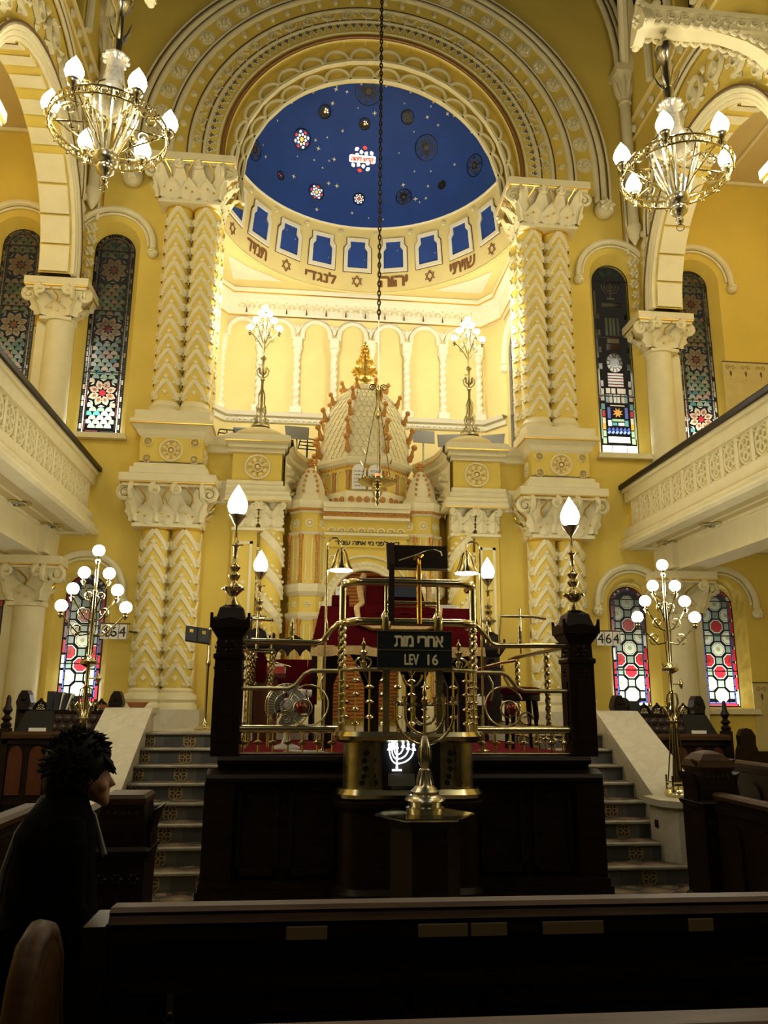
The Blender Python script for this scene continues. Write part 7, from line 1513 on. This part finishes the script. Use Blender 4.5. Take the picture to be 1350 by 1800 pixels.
for s in (-1, 1):
    b.tube([pp(-.02, s*.08, .76), pp(.0, s*.085, .42), pp(-.02, s*.085, .08)], [.085, .055, .038], 10); b.loft([[pp(-.06+f_, s*.085+l_, z_) for f_, l_ in ((0, -.03), (.0, .03), (.17, .035), (.21, 0), (.17, -.035))] for z_ in (.0, .04, .06)])
    sh = pp(-.03, s*.165, 1.10); el_ = pp(-.01, s*.215, .86); wr = pp(.12, s*.19, .70); b.tube([sh, el_, wr], [.05, .038, .025], 10)
    hd = V(pp(.16, s*.185, .655)); b.tube([wr, hd], [.022, .03], 8); b.ball(tuple(hd), .034, 10, 7, (1, .7, 1.1))
    fd = V(pp(.19, s*.185, .60))-hd; ax = V((-math.sin(FA), math.cos(FA), 0))
    for k, L in enumerate((.062, .072, .068, .052)): o = hd+ax*(.013*(k-1.5)*1.5)+fd*.3; b.tube([o, o+fd.normalized()*L*.5+V((.006, 0, 0)), o+fd.normalized()*L*.85+V((-.002, 0, -.01)), o+fd.normalized()*L+V((-.015, 0, -.012))], [.0095, .009, .008, .006], 6)
    th_ = hd-ax*s*.03; b.tube([th_, th_-ax*s*.02+fd*.35+V((.015, 0, 0)), th_-ax*s*.018+fd*.75+V((.02, 0, 0))], [.011, .0095, .007], 6)
bo = b.build('body', 'skin', per, 180); md = bo.modifiers.new('remesh', 'REMESH'); md.mode = 'VOXEL'; md.voxel_size = .0075; md.use_smooth_shade = True
b = MB(); b.loft([ell(c, rf, rl, 18) for c, rf, rl in (((-.02, 0, .44), .20, .24), ((-.03, 0, .62), .19, .225), ((-.035, 0, .80), .165, .21), ((-.04, 0, .95), .15, .20), ((-.045, 0, 1.08), .145, .205), ((-.035, 0, 1.15), .12, .185), ((-.02, 0, 1.20), .085, .12), ((-.01, 0, 1.225), .07, .075), ((.0, 0, 1.245), .066, .066))])
for s in (-1, 1):
    b.tube([pp(-.04, s*.15, 1.13), pp(-.03, s*.20, 1.05), pp(-.01, s*.235, .86), pp(.10, s*.20, .72)], [.075, .075, .06, .045], 12)
    b.tube([pp(-.02, s*.09, .55), pp(.0, s*.09, .3), pp(-.02, s*.09, .07)], [.10, .085, .075], 10)
co = b.build('coat_and_trousers', 'black', per, 180); md = co.modifiers.new('remesh', 'REMESH'); md.mode = 'VOXEL'; md.voxel_size = .012; md.use_smooth_shade = True
b = MB(); rnd = random.Random(2); HC = hp(-.035, 0, .035)
b.ball(HC, .118, 18, 12, (1.0, .98, 1.0)); b.ball(hp(-.07, 0, -.04), .095, 14, 10); b.ball(hp(.045, 0, .075), .06, 12, 8)
for k in range(420):
    a, e = rnd.uniform(0, 2*PI), rnd.uniform(-.75, 1.5); d = V((math.cos(e)*math.cos(a), math.cos(e)*math.sin(a), math.sin(e))); fwd = d.x*math.cos(FA)+d.y*math.sin(FA)
    if fwd > .35 and e < .25: continue
    o = V(HC)+d*.10; L = rnd.uniform(.022, .05); j = V((rnd.uniform(-1, 1), rnd.uniform(-1, 1), rnd.uniform(-.8, .6)))*.4; b.tube([o, o+d*L*.6+j*.01, o+(d+j).normalized()*L], [.012, .007, .001], 4)
for k in range(60): y = rnd.uniform(-.06, .06); b.tube([hp(.05, y, .09), hp(.085+rnd.uniform(0, .012), y*1.05, .055), hp(.090+rnd.uniform(0, .02), y*1.05, .02+rnd.uniform(-.01, .02))], [.012, .008, .002], 4)
b.build('hair', 'hair', per, 60)
b = MB(); b.tube([pp(.0, .12, 1.215), pp(-.09, .12, 1.20), pp(-.17, .1, 1.08), pp(-.21, .04, .95), pp(-.23, -.04, .80)], .012, 6); b.tube([pp(.0, .12, 1.215), pp(.1, .08, 1.13), pp(.13, -.05, 1.0)], .012, 6); b.build('bag_strap', mat('grey_strap', (.06, .055, .045), .7), per, 60)
b = MB(); b.loft([ell(c, rf, rl, 12) for c, rf, rl in (((-.20, -.12, .50), .05, .13), ((-.21, -.12, .55), .07, .15), ((-.21, -.12, .78), .06, .14), ((-.21, -.12, .82), .03, .12))]); b.build('shoulder_bag', 'black', per, 60)
